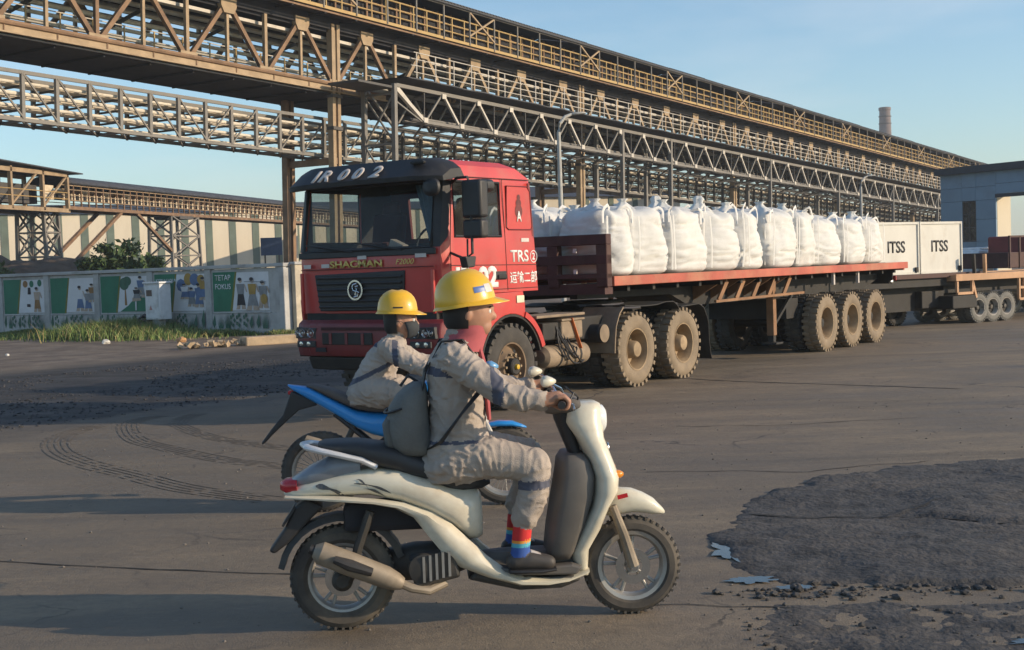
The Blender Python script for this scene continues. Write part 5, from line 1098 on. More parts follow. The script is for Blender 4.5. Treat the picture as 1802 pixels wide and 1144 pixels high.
# ------------------------------------------------------------------ bulk bags
M_bag = mat('bag_white', (.60, .60, .58), .75, var=.07, scale=5, bump=.25, bscale=120, dirt=.12, dcol=(.5, .47, .41), dscale=3)
bt = M_bag.node_tree; pb_ = bt.nodes['Principled BSDF']; pb_.inputs['Subsurface Weight'].default_value = .12; pb_.inputs['Subsurface Radius'].default_value = (.05, .05, .05); pb_.inputs['Subsurface Scale'].default_value = .3
M_strap = mat('bag_strap', (.66, .66, .65), .8, var=.08)
def bag(s, y, hx, hy, H, seed, label, group, spout=False, loops=(1, 1, 1, 1)):
    rr = random.Random(seed * 13 + 5); t = thing('bulk_bag', label, 'bulk bag', TM @ Matrix.Translation((s, y, 1.524)) @ Matrix.Rotation(rr.uniform(-.22, .22), 4, 'Z'), group)
    n, k = 52, 34; rs = []; lean = (rr.uniform(-.05, .05), rr.uniform(-.03, .03)); ph = rr.random() * 9
    for j in range(k):
        v = j / (k - 1)
        if v < .07: q = .86 + .14 * math.sin(v / .07 * PI / 2)
        elif v < .82: q = 1 + .05 * math.sin((v - .07) / .75 * PI) - .02 * v
        else: q = 1 - .62 * ((v - .82) / .18) ** 1.7
        z = H * (v if v < .82 else .82 + .18 * math.sin((v - .82) / .18 * PI / 2)); p = 3.1 - .8 * v; ring_ = []
        for i in range(n):
            a = 2 * PI * i / n; c, s_ = math.cos(a), math.sin(a); e = Vector((math.copysign(abs(c) ** (2 / p), c), math.copysign(abs(s_) ** (2 / p), s_)))
            P = Vector((e.x * hx * q, e.y * hy * q, z))
            w1 = noise.noise(Vector((c * 1.4 + seed, s_ * 1.4, z * 1.6))); horiz = abs(noise.noise(Vector((c * 2.0 + 9, s_ * 2.0 + seed, z * 15 + ph + 2.5 * w1)))); vert = noise.noise(Vector((c * 7, s_ * 7 + seed, z * 1.3)))
            band = math.exp(-((v - .28) / .17) ** 2) + .9 * math.exp(-((v - .75) / .13) ** 2) + .35
            r = .050 * w1 - .075 * horiz * band + .030 * vert * (.3 + v) + (.05 * math.exp(-((v - .3) / .25) ** 2))
            nn = Vector((c, s_, 0)); P += nn * r; P.x += lean[0] * z; P.y += lean[1] * z
            if v > .8: P.z += .05 * noise.noise(Vector((c * 3 + seed, s_ * 3, v * 4))) + .05 * abs(c * s_) * 2
            ring_.append(P)
        rs.append(ring_)
    MB().rings(rs).build('bag_body', M_bag, t, smooth=180)
    top = H
    if spout:
        ss = []; 
        for j, (z, r) in enumerate(((-.02, .26), (.06, .20), (.12, .12), (.17, .07), (.24, .09), (.28, .05))):
            ss.append([(r * math.cos(a) * (1 + .2 * math.sin(5 * a + seed)) + lean[0] * H, r * math.sin(a) * (1 + .2 * math.cos(4 * a)) + lean[1] * H, top + z) for a in [2 * PI * i / 20 for i in range(20)]])
        MB().rings(ss).build('filling_spout', M_bag, t, smooth=180)
    else:
        ss = []
        for z, r in ((-.05, .26), (.03, .17), (.09, .08), (.13, .05), (.17, .085)): ss.append([(r * math.cos(a) * (1 + .25 * math.sin(5 * a + seed)) + lean[0] * H, r * math.sin(a) * (1 + .25 * math.cos(4 * a)) + lean[1] * H, top + z) for a in [2 * PI * i / 16 for i in range(16)]])
        MB().rings(ss).build('tied_neck', M_bag, t, smooth=180)
    for q, (a, c) in enumerate(((-1, -1), (1, -1), (1, 1), (-1, 1))):
        bxx, byy = a * hx * .80 + lean[0] * H, c * hy * .80 + lean[1] * H; hgt = rr.uniform(.06, .19) * loops[q]; bend = rr.uniform(-.10, .10); zt = H * .93
        ox, oy = -a * .20, 0
        P = [(bxx, byy, zt - .12), (bxx + .0, byy, zt + .03), (bxx + ox * .2 + bend * .5, byy + bend * .2, zt + hgt * .7), (bxx + ox * .55 + bend, byy + bend * .5, zt + hgt), (bxx + ox + bend * .6, byy - c * .05, zt + hgt * .62), (bxx + ox * 1.15, byy - c * .10, zt + .02), (bxx + ox * 1.2, byy - c * .06, zt - .10)]
        MB().tube(P, .024, 8, up=(0, 1, 0), flat=.3).build('lifting_loop', M_strap, t, smooth=60)
        # sewn strap down the corner
        e2 = .5 ** (1 / 2.0)
        P = []
        for j in range(9):
            v = .06 + .84 * j / 8; z = H * v; kx = .92 + .04 * math.sin(v * PI); P.append((a * hx * kx * .93 + lean[0] * z, c * hy * (.985 + .03 * math.sin(v * PI)) + lean[1] * z, z))
        MB().tube(P, .022, 6, up=(0, 1, 0), flat=.3).build('corner_strap', M_bag, t, smooth=60)
    return t
bnd = [2.42, 3.16, 4.14, 5.30, 6.37, 7.43, 8.52, 9.40, 10.65, 11.83, 12.80]
tops = [.90, .92, .93, .90, .93, .96, .95, .85, .83, .86]
ordn = ['first', 'second', 'third', 'fourth', 'fifth', 'sixth', 'seventh', 'eighth', 'ninth', 'last']
looks = ['behind the headboard', '', '', 'with a pointed spout', '', '', 'narrow', '', '', 'at the tail']
for i in range(10):
    a, c = bnd[i], bnd[i + 1]
    bag((a + c) / 2, .56 + .03 * math.sin(i * 2.1), (c - a) / 2 * 1.05, .50, tops[i], i + 1, (f'white bulk bag, {ordn[i]} from the cab in the near row' if i < 9 else 'white bulk bag, last in the near row') + (', ' + looks[i] if looks[i] else ''), 'white bulk bags on the red trailer', spout=(i == 3))
for i in range(9):
    s = 2.95 + i * 1.17
    bag(s, 1.68 + .04 * math.sin(i * 1.7), .57, .53, (.95, .90, .94, .98, .90, .95, .88, .86, .84)[i], 31 + i, (f'white bulk bag, {ordn[i]} from the cab in the far row behind' if i < 8 else 'white bulk bag, last in the far row behind'), 'white bulk bags on the red trailer', spout=(i == 3))
# ------------------------------------------------------------------ motor scooters and riders
M_ivory = mat('scooter_ivory', (.66, .62, .50), .32, var=.06, dirt=.42, dcol=(.40, .32, .22), dscale=3.2, coat=.4)
M_seatb = mat('saddle_black', (.035, .034, .034), .55, var=.15, dirt=.2, dcol=(.10, .085, .07))
M_sgrey = mat('scooter_grey', (.115, .107, .098), .6, var=.15, dirt=.35, dcol=(.17, .14, .11), dscale=2)
M_eng = mat('engine_dark', (.05, .047, .043), .6, metal=.3, var=.3, dirt=.4, dcol=(.15, .12, .09), dscale=4)
M_exh = mat('exhaust_dusty', (.30, .25, .19), .6, metal=.3, var=.2, dirt=.4, dcol=(.14, .11, .08), dscale=4)
M_alu = mat('alloy_grey', (.36, .35, .33), .45, metal=.6, var=.15, dirt=.3, dcol=(.2, .16, .12))
M_btyre = mat('bike_tyre', (.06, .054, .048), .9, var=.25, dirt=.5, dcol=(.20, .165, .12), dscale=2)
M_bblue = mat('bike_blue', (.02, .24, .62), .28, var=.05, dirt=.08, dcol=(.12, .2, .3), coat=.4)
M_redl = mat('tail_red', (.45, .02, .03), .25)
M_lglass = mat('clear_lamp', (.62, .64, .64), .15)
def bike_wheel(par, x, z, r, wd, kind, name='wheel'):
    b = MB(); pr = []
    for i in range(10):
        a = 2 * PI * i / 10; pr.append((r - wd * .5 + wd * .5 * math.cos(a), wd * .5 * math.sin(a)))
    b.lathe(pr, n=56, closed=True)
    for i in range(44):
        for sd in (-1, 1):
            a = 2 * PI * (i + .25 * sd) / 44; c, s = math.cos(a), math.sin(a); b.box(((r - .0068) * c, sd * wd * .2, (r - .0068) * s), (.012, wd * .34, .012), Matrix(((c, 0, -s), (0, 1, 0), (s, 0, c))))
    t = b.build(name, M_btyre, par, loc=(x, 0, z)); ri = r - wd * .92
    MB().lathe([(ri + .008, -.030), (ri + .012, -.034), (ri - .006, -.030), (ri - .018, -.012), (ri - .018, .012), (ri - .006, .030), (ri + .012, .034), (ri + .008, .030)], n=44, closed=True).build('rim', M_alu, t)
    MB().lathe([(0, -.06), (.03, -.06), (.034, -.03), (.034, .03), (.03, .06), (0, .06)], n=18).build('hub', M_alu, t)
    if kind == 'cast':
        for i in range(5):
            a = 2 * PI * i / 5 + .4; 
            for q in (-.16, .16): MB().beam((.03 * math.cos(a), 0, .03 * math.sin(a)), ((ri - .008) * math.cos(a + q), 0, (ri - .008) * math.sin(a + q)), .016, .022, (0, 1, 0)).build('spoke', M_alu, t, smooth=0, bevel=.004, seg=1)
    else:
        for i in range(32):
            a = 2 * PI * i / 32; q = .35 if i % 2 else -.35; MB().cyl((.03 * math.cos(a + q), .03 if i % 4 < 2 else -.03, .03 * math.sin(a + q)), ((ri - .01) * math.cos(a), 0, (ri - .01) * math.sin(a)), .0022, 4).build('spoke', M_alu, t, smooth=0)
    MB().lathe([(.085, -.05), (.085, -.046), (.045, -.046), (.045, -.05)], n=26, closed=True).build('brake_disc', M_chrome, t)
    return t
A1 = R(4.58); SM = frame((-.861, 6.233, 0), (math.cos(A1), math.sin(A1), 0), (-math.sin(A1), math.cos(A1), 0), (0, 0, 1))
sc_ = thing('motor_scooter', 'ivory white step-through scooter in the foreground with black seat and grab rail', 'scooter', SM)
bike_wheel(sc_, .016, .252, .252, .10, 'cast'); bike_wheel(sc_, 1.405, .238, .238, .088, 'cast')
MB().loft([(-.245, 0, .668, .03, .010), (-.20, 0, .675, .065, .028), (-.139, 0, .683, .09, .038), (.027, 0, .702, .125, .058), (.161, 0, .713, .148, .068), (.304, 0, .690, .163, .082), (.435, 0, .640, .168, .090), (.544, 0, .580, .162, .098), (.62, 0, .540, .150, .128), (.662, 0, .535, .128, .125), (.685, 0, .52, .10, .10)], 36, 2.7).build('side_cowl', M_ivory, sc_, smooth=60)
up = [(-.238, .660), (.045, .652), (.20, .634), (.32, .612), (.452, .560), (.539, .500), (.615, .424), (.70, .340), (.79, .268), (.875, .229), (1.0, .215), (1.10, .220), (1.19, .242)]
dn = [(-.240, .646), (.045, .630), (.17, .616), (.275, .592), (.360, .545), (.415, .470), (.475, .390), (.570, .300), (.70, .243), (.85, .196), (.98, .184), (1.08, .190), (1.18, .222)]
for sg in (-1, 1):
    rs = []
    for k, (a, c) in enumerate(zip(up, dn)):
        w0 = .155 if 1 <= k < 8 else .15 if k else .06
        if k > 9: w0 = .15 - (k - 9) * .022
        rs.append([(a[0], sg * (w0 - .015), a[1] + .004), (a[0] * .7 + c[0] * .3, sg * (w0 + .022), a[1] * .7 + c[1] * .3), (a[0] * .3 + c[0] * .7, sg * (w0 + .020), a[1] * .3 + c[1] * .7), (c[0], sg * (w0 - .005), c[1]), (c[0], sg * (w0 - .05), c[1] + .004), (a[0], sg * (w0 - .05), a[1])])
    MB().rings(rs).build('side_trim', M_ivory, sc_, smooth=50)
MB().loft([(-.075, 0, .888, .06, .012), (-.05, 0, .886, .10, .022), (.02, 0, .876, .12, .034), (.109, 0, .866, .13, .042), (.20, 0, .836, .135, .058), (.286, 0, .815, .14, .062), (.36, 0, .785, .142, .060), (.439, 0, .757, .143, .056), (.52, 0, .715, .138, .054), (.60, 0, .69, .125, .045), (.69, 0, .678, .09, .028), (.73, 0, .676, .04, .01)], 32, 2.9).build('saddle', M_seatb, sc_, smooth=60)
MB().loft([(-.21, 0, .715, .05, .02), (-.12, 0, .745, .09, .045), (.0, 0, .78, .10, .065), (.12, 0, .79, .10, .05)], 20).build('tail_cowl', mat('tail_blue_grey', (.20, .22, .25), .4, coat=.3), sc_, smooth=60)
MB().loft([(-.262, 0, .70, .03, .02), (-.235, 0, .70, .06, .035), (-.18, 0, .705, .085, .035)], 16).build('tail_light', M_redl, sc_, smooth=60)
gr = [(.195, .115, .785), (.13, .13, .822), (.03, .135, .850), (-.06, .125, .872), (-.12, .09, .886), (-.145, .0, .892)]
MB().tube([(x, -y, z) for x, y, z in gr] + [(x, y, z) for x, y, z in gr[::-1]][1:], .021, 10, flat=.7).build('grab_rail', mat('rail_silver', (.62, .63, .64), .35, metal=.2), sc_)
# leg shield, inner shield, handlebar cover
def zloft(name, st, m, n=28, p=2.6): return MB().loft([(z, xc, 0, hx, hy) for z, xc, hx, hy in st], n, p, ax='z').build(name, m, sc_, smooth=60)
# zloft maps (z, x, y)
zloft('leg_shield', [(.205, 1.165, .03, .05), (.25, 1.155, .034, .09), (.335, 1.145, .05, .125), (.44, 1.20, .052, .165), (.55, 1.250, .045, .19), (.62, 1.278, .062, .2), (.69, 1.282, .064, .2), (.755, 1.262, .062, .185), (.87, 1.216, .068, .145), (.95, 1.186, .095, .12), (1.00, 1.185, .092, .115), (1.03, 1.195, .078, .10), (1.042, 1.20, .05, .07)], M_ivory)
zloft('inner_shield', [(.30, 1.055, .05, .11), (.34, 1.055, .07, .14), (.45, 1.085, .085, .165), (.6, 1.125, .095, .175), (.7, 1.14, .09, .17), (.77, 1.135, .075, .155), (.80, 1.13, .05, .13)], M_sgrey, p=4)
zloft('steering_column', [(.78, 1.15, .03, .06), (.88, 1.115, .035, .06), (.96, 1.095, .045, .07), (1.01, 1.09, .05, .08)], M_blk)
zloft('centre_spine', [(.25, .90, .28, .075), (.30, .90, .27, .07), (.34, .90, .22, .06)], M_sgrey)
MB().prism([(.62, .275), (.80, .245), (1.12, .235), (1.15, .27), (1.10, .285), (.85, .272), (.70, .30), (.62, .42)], -.15, .15, lambda a, c, h: (a, h, c)).build('floorboard', M_sgrey, sc_, smooth=0, bevel=.01)
MB().prism([(.60, .23), (.85, .165), (1.05, .165), (1.15, .20), (1.10, .23), (.85, .225), (.65, .28)], -.12, .12, lambda a, c, h: (a, h, c)).build('underbelly', M_eng, sc_, smooth=0, bevel=.02)
MB().loft([(1.01, 0, 1.02, .05, .03), (1.05, 0, 1.03, .09, .045), (1.12, 0, 1.035, .11, .05), (1.17, 0, 1.02, .1, .04)], 20).build('dash_cover', M_sgrey, sc_, smooth=60)
MB().loft([(1.25, 0, .955, .085, .07), (1.285, 0, .955, .078, .066), (1.30, 0, .955, .05, .045)], 22, 2.2).build('headlight', M_lglass, sc_, smooth=60)
for sg in (-1, 1):
    MB().loft([(1.315, sg * .12, .70, .03, .022), (1.345, sg * .12, .70, .026, .018), (1.36, sg * .12, .70, .01, .008)], 12).build('indicator', mat('amber_lens', (.6, .22, .02), .2), sc_, smooth=60)
    MB().tube([(1.10, sg * .10, 1.045), (1.085, sg * .2, 1.062), (1.065, sg * .27, 1.07), (1.045, sg * .40, 1.068)], .0115, 8).build('handlebar', M_chrome, sc_)
    MB().cyl((1.065, sg * .27, 1.07), (1.043, sg * .405, 1.068), .018, 12).build('grip', M_blk, sc_)
    MB().tube([(1.10, sg * .20, 1.055), (1.115, sg * .27, 1.055), (1.10, sg * .40, 1.045)], .006, 6).build('brake_lever', M_chrome, sc_)
    MB().tube([(1.09, sg * .20, 1.065), (1.06, sg * .24, 1.13), (1.0, sg * .29, 1.165)], .006, 6).build('mirror_stem', M_chrome, sc_)
    mr = MB().loft([(.962, sg * .30, 1.168, .016, .010), (.970, sg * .30, 1.169, .042, .024), (.992, sg * .30, 1.170, .044, .027), (1.018, sg * .30, 1.170, .026, .016), (1.032, sg * .30, 1.170, .008, .006)], 18).build('mirror', M_ivory, sc_, smooth=60)
MB().loft([(1.285, 0, .530, .045, .045), (1.31, 0, .537, .056, .058), (1.352, 0, .551, .064, .066), (1.416, 0, .552, .066, .058), (1.470, 0, .538, .062, .050), (1.52, 0, .518, .055, .040), (1.565, 0, .494, .035, .015), (1.575, 0, .488, .015, .006)], 26).build('front_mudguard', M_ivory, sc_, smooth=60)
for sg in (-1, 1): MB().tube([(1.31, sg * .075, .54), (1.36, sg * .075, .40), (1.405, sg * .072, .245)], [.021, .024, .028], 10).build('fork_leg', M_exh, sc_)
MB().cyl((1.405, -.09, .238), (1.405, .09, .238), .018, 10).build('front_axle', M_chrome, sc_)
# drive unit, exhaust, rear mudguard
MB().loft([(.10, .09, .27, .05, .06), (.2, .08, .28, .07, .075), (.36, .04, .30, .10, .09), (.5, 0, .31, .11, .085), (.60, 0, .32, .08, .06)], 18).build('engine_case', M_eng, sc_, smooth=50)
MB().box((.45, -.08, .30), (.22, .16, .14), Matrix.Rotation(-.2, 3, 'Y')).build('cylinder', M_eng, sc_, smooth=0, bevel=.015)
for k in range(5): MB().box((.40 + .03 * k, -.165, .30 + .006 * k), (.012, .012, .12)).build('cooling_fin', M_alu, sc_, smooth=0)
MB().lathe([(.075, 0), (.07, .02), (.03, .028), (0, .028)], c=(.40, -.14, .30), ax=(0, -1, 0), n=22).build('fan_cover', M_eng, sc_)
MB().box((.545, -.14, .37), (.13, .02, .035), Matrix.Rotation(.25, 3, 'Y')).build('foot_peg', M_alu, sc_, smooth=0, bevel=.006)
ex = MB(); ex.tube([(.50, -.10, .22), (.42, -.14, .195), (.34, -.155, .215), (.27, -.16, .25)], .022, 10); ex.build('exhaust_pipe', M_exh, sc_)
ml = MB(); ml.tube([(.30, -.16, .238), (.27, -.16, .25), (.22, -.165, .275), (.05, -.17, .350), (-.075, -.17, .405), (-.105, -.17, .417)], [.028, .042, .052, .056, .054, .03], 18); mo = ml.build('muffler', M_exh, sc_)
MB().tube([(.16, -.225, .315), (.06, -.238, .355), (-.01, -.235, .385)], [.02, .028, .018], 10).build('heat_shield', M_blk, mo); MB().cyl((-.10, -.17, .415), (-.125, -.17, .426), .024, 12).build('tail_pipe', M_blk, mo)
MB().lathe([(.05, 0), (.05, .03), (.03, .05), (0, .05)], c=(.016, -.07, .252), ax=(0, -1, 0), n=18).build('rear_hub_cover', M_eng, sc_)
rs = []
for i in range(13):
    a = R(18) + R(150) * i / 12; r0 = .278; rs.append([(.016 + r0 * math.cos(a), -.07, .252 + r0 * math.sin(a)), (.016 + (r0 + .03) * math.cos(a), -.05, .252 + (r0 + .03) * math.sin(a)), (.016 + (r0 + .03) * math.cos(a), .05, .252 + (r0 + .03) * math.sin(a)), (.016 + r0 * math.cos(a), .07, .252 + r0 * math.sin(a))])
MB().rings(rs).build('rear_mudguard', M_eng, sc_, smooth=50)
MB().prism([(-.14, .64), (-.06, .60), (-.12, .545), (-.235, .43), (-.30, .385), (-.325, .40), (-.25, .50), (-.20, .60)], -.06, .06, lambda a, c, h: (a, h, c)).build('mudflap', M_blk, sc_, smooth=0, bevel=.012)
MB().box((-.225, 0, .56), (.012, .16, .10), Matrix.Rotation(.6, 3, 'Y')).build('number_plate', M_blk, sc_, smooth=0)
MB().box((.28, 0, .54), (.5, .16, .14)).build('under_seat_box', M_black, sc_, smooth=0, bevel=.03)
MB().tube([(.05, -.10, .26), (.10, -.12, .42), (.16, -.12, .58)], .022, 8).build('shock_absorber', M_eng, sc_)
M_decal = mat('decal_dark', (.07, .075, .08), .4)
def decal(x0, x1, z, hz, sg, k):
    b = MB(); n = 8
    for i in range(n + 1):
        t = i / n; x = x0 + (x1 - x0) * t; zz = z - .05 * t * t; h = hz * math.sin(PI * (t * .9 + .05)) * (.6 + .4 * math.sin(k + 7 * t))
        for q in (-1, 1):
            z_ = zz + q * h; yy = np.interp(x, [-.139, .027, .161, .304, .435], [.09, .125, .148, .163, .168]) ; zc = np.interp(x, [-.139, .027, .161, .304, .435], [.683, .702, .713, .69, .64]); hh = np.interp(x, [-.139, .027, .161, .304, .435], [.038, .058, .068, .082, .09])
            u = min(.98, abs((z_ - zc) / hh)); b.v.append((x, sg * (yy * (1 - u ** 2.7) ** (1 / 2.7) + .003), z_))
    for i in range(n): b.f.append([2 * i, 2 * i + 2, 2 * i + 3, 2 * i + 1]); b.m.append(0)
    b.build('side_graphic', M_decal, sc_, smooth=0)
for sg in (-1, 1): decal(-.09, .04, .705, .024, sg, 1); decal(.09, .26, .715, .010, sg, 2); decal(.13, .24, .690, .008, sg, 4); decal(.10, .16, .735, .006, sg, 5)

# --- blue motorcycle
A2 = .03; BMx = frame((-1.4206, 9.3523, 0), (math.cos(A2), math.sin(A2), 0), (-math.sin(A2), math.cos(A2), 0), (0, 0, 1))
bk = thing('motorcycle', 'slim bright blue motorcycle with high tail and long brown seat behind the scooter', 'motorcycle', BMx)
bike_wheel(bk, .03, .288, .288, .095, 'wire'); bike_wheel(bk, 1.345, .282, .282, .085, 'wire')
M_bseat = mat('seat_brown', (.10, .085, .075), .7, var=.15)
MB().loft([(-.185, 0, .912, .02, .006), (-.15, 0, .895, .05, .018), (-.02, 0, .845, .08, .05), (.10, 0, .775, .095, .052), (.20, 0, .715, .10, .058), (.30, 0, .655, .105, .065), (.40, 0, .622, .11, .08), (.50, 0, .605, .11, .09), (.60, 0, .60, .10, .09), (.66, 0, .605, .08, .07)], 26, 3).build('tail_fairing', M_bblue, bk, smooth=50)
MB().loft([(-.05, 0, .905, .05, .008), (.0, 0, .897, .085, .018), (.1, 0, .858, .10, .035), (.19, 0, .815, .11, .04), (.30, 0, .770, .12, .045), (.42, 0, .742, .125, .04), (.55, 0, .735, .12, .04), (.68, 0, .76, .10, .04), (.76, 0, .80, .07, .03)], 24, 2.8).build('saddle', M_bseat, bk, smooth=50)
MB().loft([(.62, 0, .74, .08, .08), (.72, 0, .78, .12, .12), (.86, 0, .80, .13, .12), (.98, 0, .80, .10, .09), (1.04, 0, .8, .05, .05)], 22).build('fuel_tank', M_bblue, bk, smooth=60)
MB().loft([(1.06, 0, .82, .08, .08), (1.13, 0, .84, .10, .10), (1.20, 0, .82, .09, .09), (1.24, 0, .80, .05, .06)], 20).build('headlight_cowl', M_bblue, bk, smooth=60)
MB().loft([(1.10, 0, .56, .03, .01), (1.20, 0, .575, .055, .014), (1.30, 0, .585, .065, .022), (1.40, 0, .580, .06, .02), (1.47, 0, .560, .04, .012), (1.50, 0, .55, .015, .005)], 18).build('front_mudguard', M_bblue, bk, smooth=60)
for sg in (-1, 1):
    MB().tube([(1.06, sg * .08, .93), (1.17, sg * .08, .68), (1.345, sg * .075, .285)], [.02, .022, .026], 10).build('fork_leg', M_alu, bk)
    MB().tube([(1.02, 0, .93), (1.0, sg * .12, .97), (1.0, sg * .25, .985), (.965, sg * .40, .975)], .011, 8).build('handlebar', M_blk, bk); MB().cyl((.99, sg * .29, .984), (.962, sg * .41, .975), .018, 12).build('grip', M_blk, bk)
    MB().tube([(1.02, sg * .22, .985), (1.14, sg * .26, 1.0), (1.22, sg * .28, .985)], .006, 6).build('mirror_stem', M_blk, bk)
    MB().loft([(1.22, sg * .29, .975, .02, .014), (1.235, sg * .29, .975, .055, .034), (1.27, sg * .29, .975, .058, .038), (1.305, sg * .29, .972, .03, .02), (1.32, sg * .29, .97, .01, .008)], 18).build('mirror', mat('mirror_blue', (.12, .30, .52), .3), bk, smooth=60)
    MB().tube([(.03, sg * .085, .288), (.30, sg * .08, .34), (.48, sg * .07, .38)], .022, 8).build('swingarm', M_eng, bk)
    MB().tube([(.14, sg * .07, .70), (.30, sg * .07, .56), (.46, sg * .06, .42)], .014, 8).build('subframe', M_blk, bk)
MB().loft([(.42, 0, .40, .08, .08), (.5, 0, .41, .13, .12), (.65, 0, .42, .14, .14), (.8, 0, .44, .12, .13), (.9, 0, .46, .08, .1)], 20).build('engine', M_eng, bk, smooth=50)
MB().tube([(.9, 0, .85), (.97, 0, .7), (.95, 0, .5), (.8, 0, .32), (.55, 0, .28)], .025, 8).build('frame', M_blk, bk)
MB().tube([(.72, -.13, .34), (.5, -.14, .30), (.3, -.14, .36), (.02, -.14, .50), (-.06, -.14, .54)], [.02, .022, .04, .045, .03], 12).build('exhaust', M_exh, bk)
MB().prism([(-.16, .87), (.0, .80), (.02, .765), (-.11, .735), (-.205, .655), (-.31, .56), (-.375, .495), (-.385, .51), (-.315, .60), (-.225, .705)], -.05, .05, lambda a, c, h: (a, h, c)).build('mudguard', M_blk, bk, smooth=0, bevel=.01)
MB().box((-.17, 0, .86), (.03, .07, .03)).build('tail_light', M_redl, bk, smooth=0, bevel=.008)
MB().tube([(.10, -.06, .32), (.22, -.06, .5), (.30, -.06, .66)], .022, 8).build('shock_absorber', M_eng, bk)

# ------------------------------------------------------------------ people
M_cov = mat('coverall_grey', (.375, .32, .275), .9, var=.12, scale=4, bump=.25, bscale=180, dirt=.2, dcol=(.24, .205, .175), dscale=3)
M_band = mat('coverall_band', (.075, .08, .11), .85, var=.15)
M_skin = mat('skin_brown', (.38, .20, .13), .55, var=.08); M_skin.node_tree.nodes['Principled BSDF'].inputs['Subsurface Weight'].default_value = .08
M_hair = mat('hair_black', (.015, .013, .012), .6); M_shoe = mat('shoe_dark', (.05, .045, .042), .6, var=.2, dirt=.3)
M_helm = mat('helmet_yellow', (.74, .42, .02), .30, var=.04, dirt=.12, dcol=(.45, .28, .06), coat=.3)
M_mask = mat('mask_black', (.03, .035, .04), .85); M_scarf = mat('scarf_red', (.40, .09, .10), .9, var=.2)
M_sred = mat('sock_red', (.55, .03, .03), .9); M_sor = mat('sock_orange', (.75, .30, .05), .9); M_scy = mat('sock_cyan', (.10, .42, .52), .9); M_sbl = mat('sock_blue', (.04, .10, .35), .9); M_pale_skin = M_skin
def figure(name, par, torso, limbs, extra, matfun, mats, vox=.0065, wr=.0085):
    """one continuous body: lofted torso, tapered limbs and hands fused by a voxel remesh, then folds in the cloth"""
    b = MB(); caps = []
    rs = []
    for z, xc, hx, hy in torso:
        ring_ = []
        for i in range(28):
            t = 2 * PI * i / 28; c, s = math.cos(t), math.sin(t); ring_.append((xc + hx * math.copysign(abs(c) ** (2 / 2.4), c), hy * math.copysign(abs(s) ** (2 / 2.4), s), z))
        rs.append(ring_)
    b.rings(rs)
    for (z, xc, hx, hy), (z2, xc2, hx2, hy2) in zip(torso[:-1], torso[1:]): caps.append(('torso', Vector((xc, -hy * .35, z)), Vector((xc2, -hy2 * .35, z2)), hx, hx2)); caps.append(('torso', Vector((xc, hy * .35, z)), Vector((xc2, hy2 * .35, z2)), hx, hx2))
    def sph(p, r):
        bm = bmesh.new(); bmesh.ops.create_icosphere(bm, subdivisions=2, radius=r); b.add([v.co + Vector(p) for v in bm.verts], [[v.index for v in f.verts] for f in bm.faces]); bm.free()
    for tg, pts in limbs:
        for (p, r), (q, r2) in zip(pts[:-1], pts[1:]):
            p, q = Vector(p), Vector(q); b.rings([b.ring(p, q - p, r, 14), b.ring(p.lerp(q, .5), q - p, (r + r2) / 2, 14), b.ring(q, q - p, r2, 14)]); sph(p, r * .995); sph(q, r2 * .995); caps.append((tg, p, q, r, r2))
    for tg, c, (rx, ry, rz), rot in extra:
        bm = bmesh.new(); bmesh.ops.create_icosphere(bm, subdivisions=3, radius=1); M = Matrix.Rotation(rot, 3, 'Y'); c = Vector(c)
        b.add([M @ Vector((v.co.x * rx, v.co.y * ry, v.co.z * rz)) + c for v in bm.verts], [[v.index for v in f.verts] for f in bm.faces]); bm.free(); caps.append((tg, c, c + Vector((.001, 0, 0)), min(rx, rz), min(rx, rz)))
    o = b.build('tmp', mats, None, smooth=0); md_ = o.modifiers.new('r', 'REMESH'); md_.mode = 'VOXEL'; md_.voxel_size = vox; sm = o.modifiers.new('s', 'SMOOTH'); sm.iterations = 3; sm.factor = .5
    me = evalmesh(o); bpy.data.objects.remove(o); n = len(me.vertices)
    co = np.zeros(n * 3); me.vertices.foreach_get('co', co); co = co.reshape(-1, 3); best = np.full(n, 1e9); idx = np.zeros(n, int); tt = np.zeros(n)
    for k, (tg, p, q, r, r2) in enumerate(caps):
        p_, d_ = np.array(p), np.array(q - p); t = np.clip(((co - p_) @ d_) / (d_ @ d_), 0, 1); dist = np.linalg.norm(co - (p_ + t[:, None] * d_), axis=1) - (r + (r2 - r) * t); m_ = dist < best; best[m_] = dist[m_]; idx[m_] = k; tt[m_] = t[m_]
    no = np.zeros(n * 3); me.vertices.foreach_get('normal', no); no = no.reshape(-1, 3)
    cloth = np.array([caps[k][0] in ('torso', 'arm', 'leg', 'shin', 'forearm') for k in idx])
    for i in np.nonzero(cloth)[0]:
        p = co[i]; k = idx[i]; ax_ = caps[k][2] - caps[k][1]; ax_.normalize() if ax_.length > 0 else None; s = Vector(p).dot(ax_)
        w1 = noise.noise(Vector((p[0] * 6, p[1] * 6, p[2] * 6))); q3 = Vector((p[0] * 9 + ax_.x * s * 10, p[1] * 9 + ax_.y * s * 10, p[2] * 9 + ax_.z * s * 10 + w1 * 2.5)); f = 1 - abs(noise.noise(q3)) * 4.5; q4 = Vector((p[0] * 11 + 5, p[1] * 11 - p[2] * 8, p[2] * 5 + 3 + w1)); f2 = 1 - abs(noise.noise(q4)) * 5
        act = .35 + .65 * abs(math.cos(PI * tt[i])) ** 2; co[i] += no[i] * (wr * .72 if caps[idx[i]][0] in ('leg', 'shin') else wr) * (max(f, -.25) * act + .6 * max(f2, -.25) - .25)
    me.vertices.foreach_set('co', co.ravel()); me.materials.clear()
    for m in mats: me.materials.append(m)
    for f in me.polygons:
        v = f.vertices[0]; f.material_index = matfun(caps[idx[v]][0], idx[v], tt[v], Vector(co[v]))
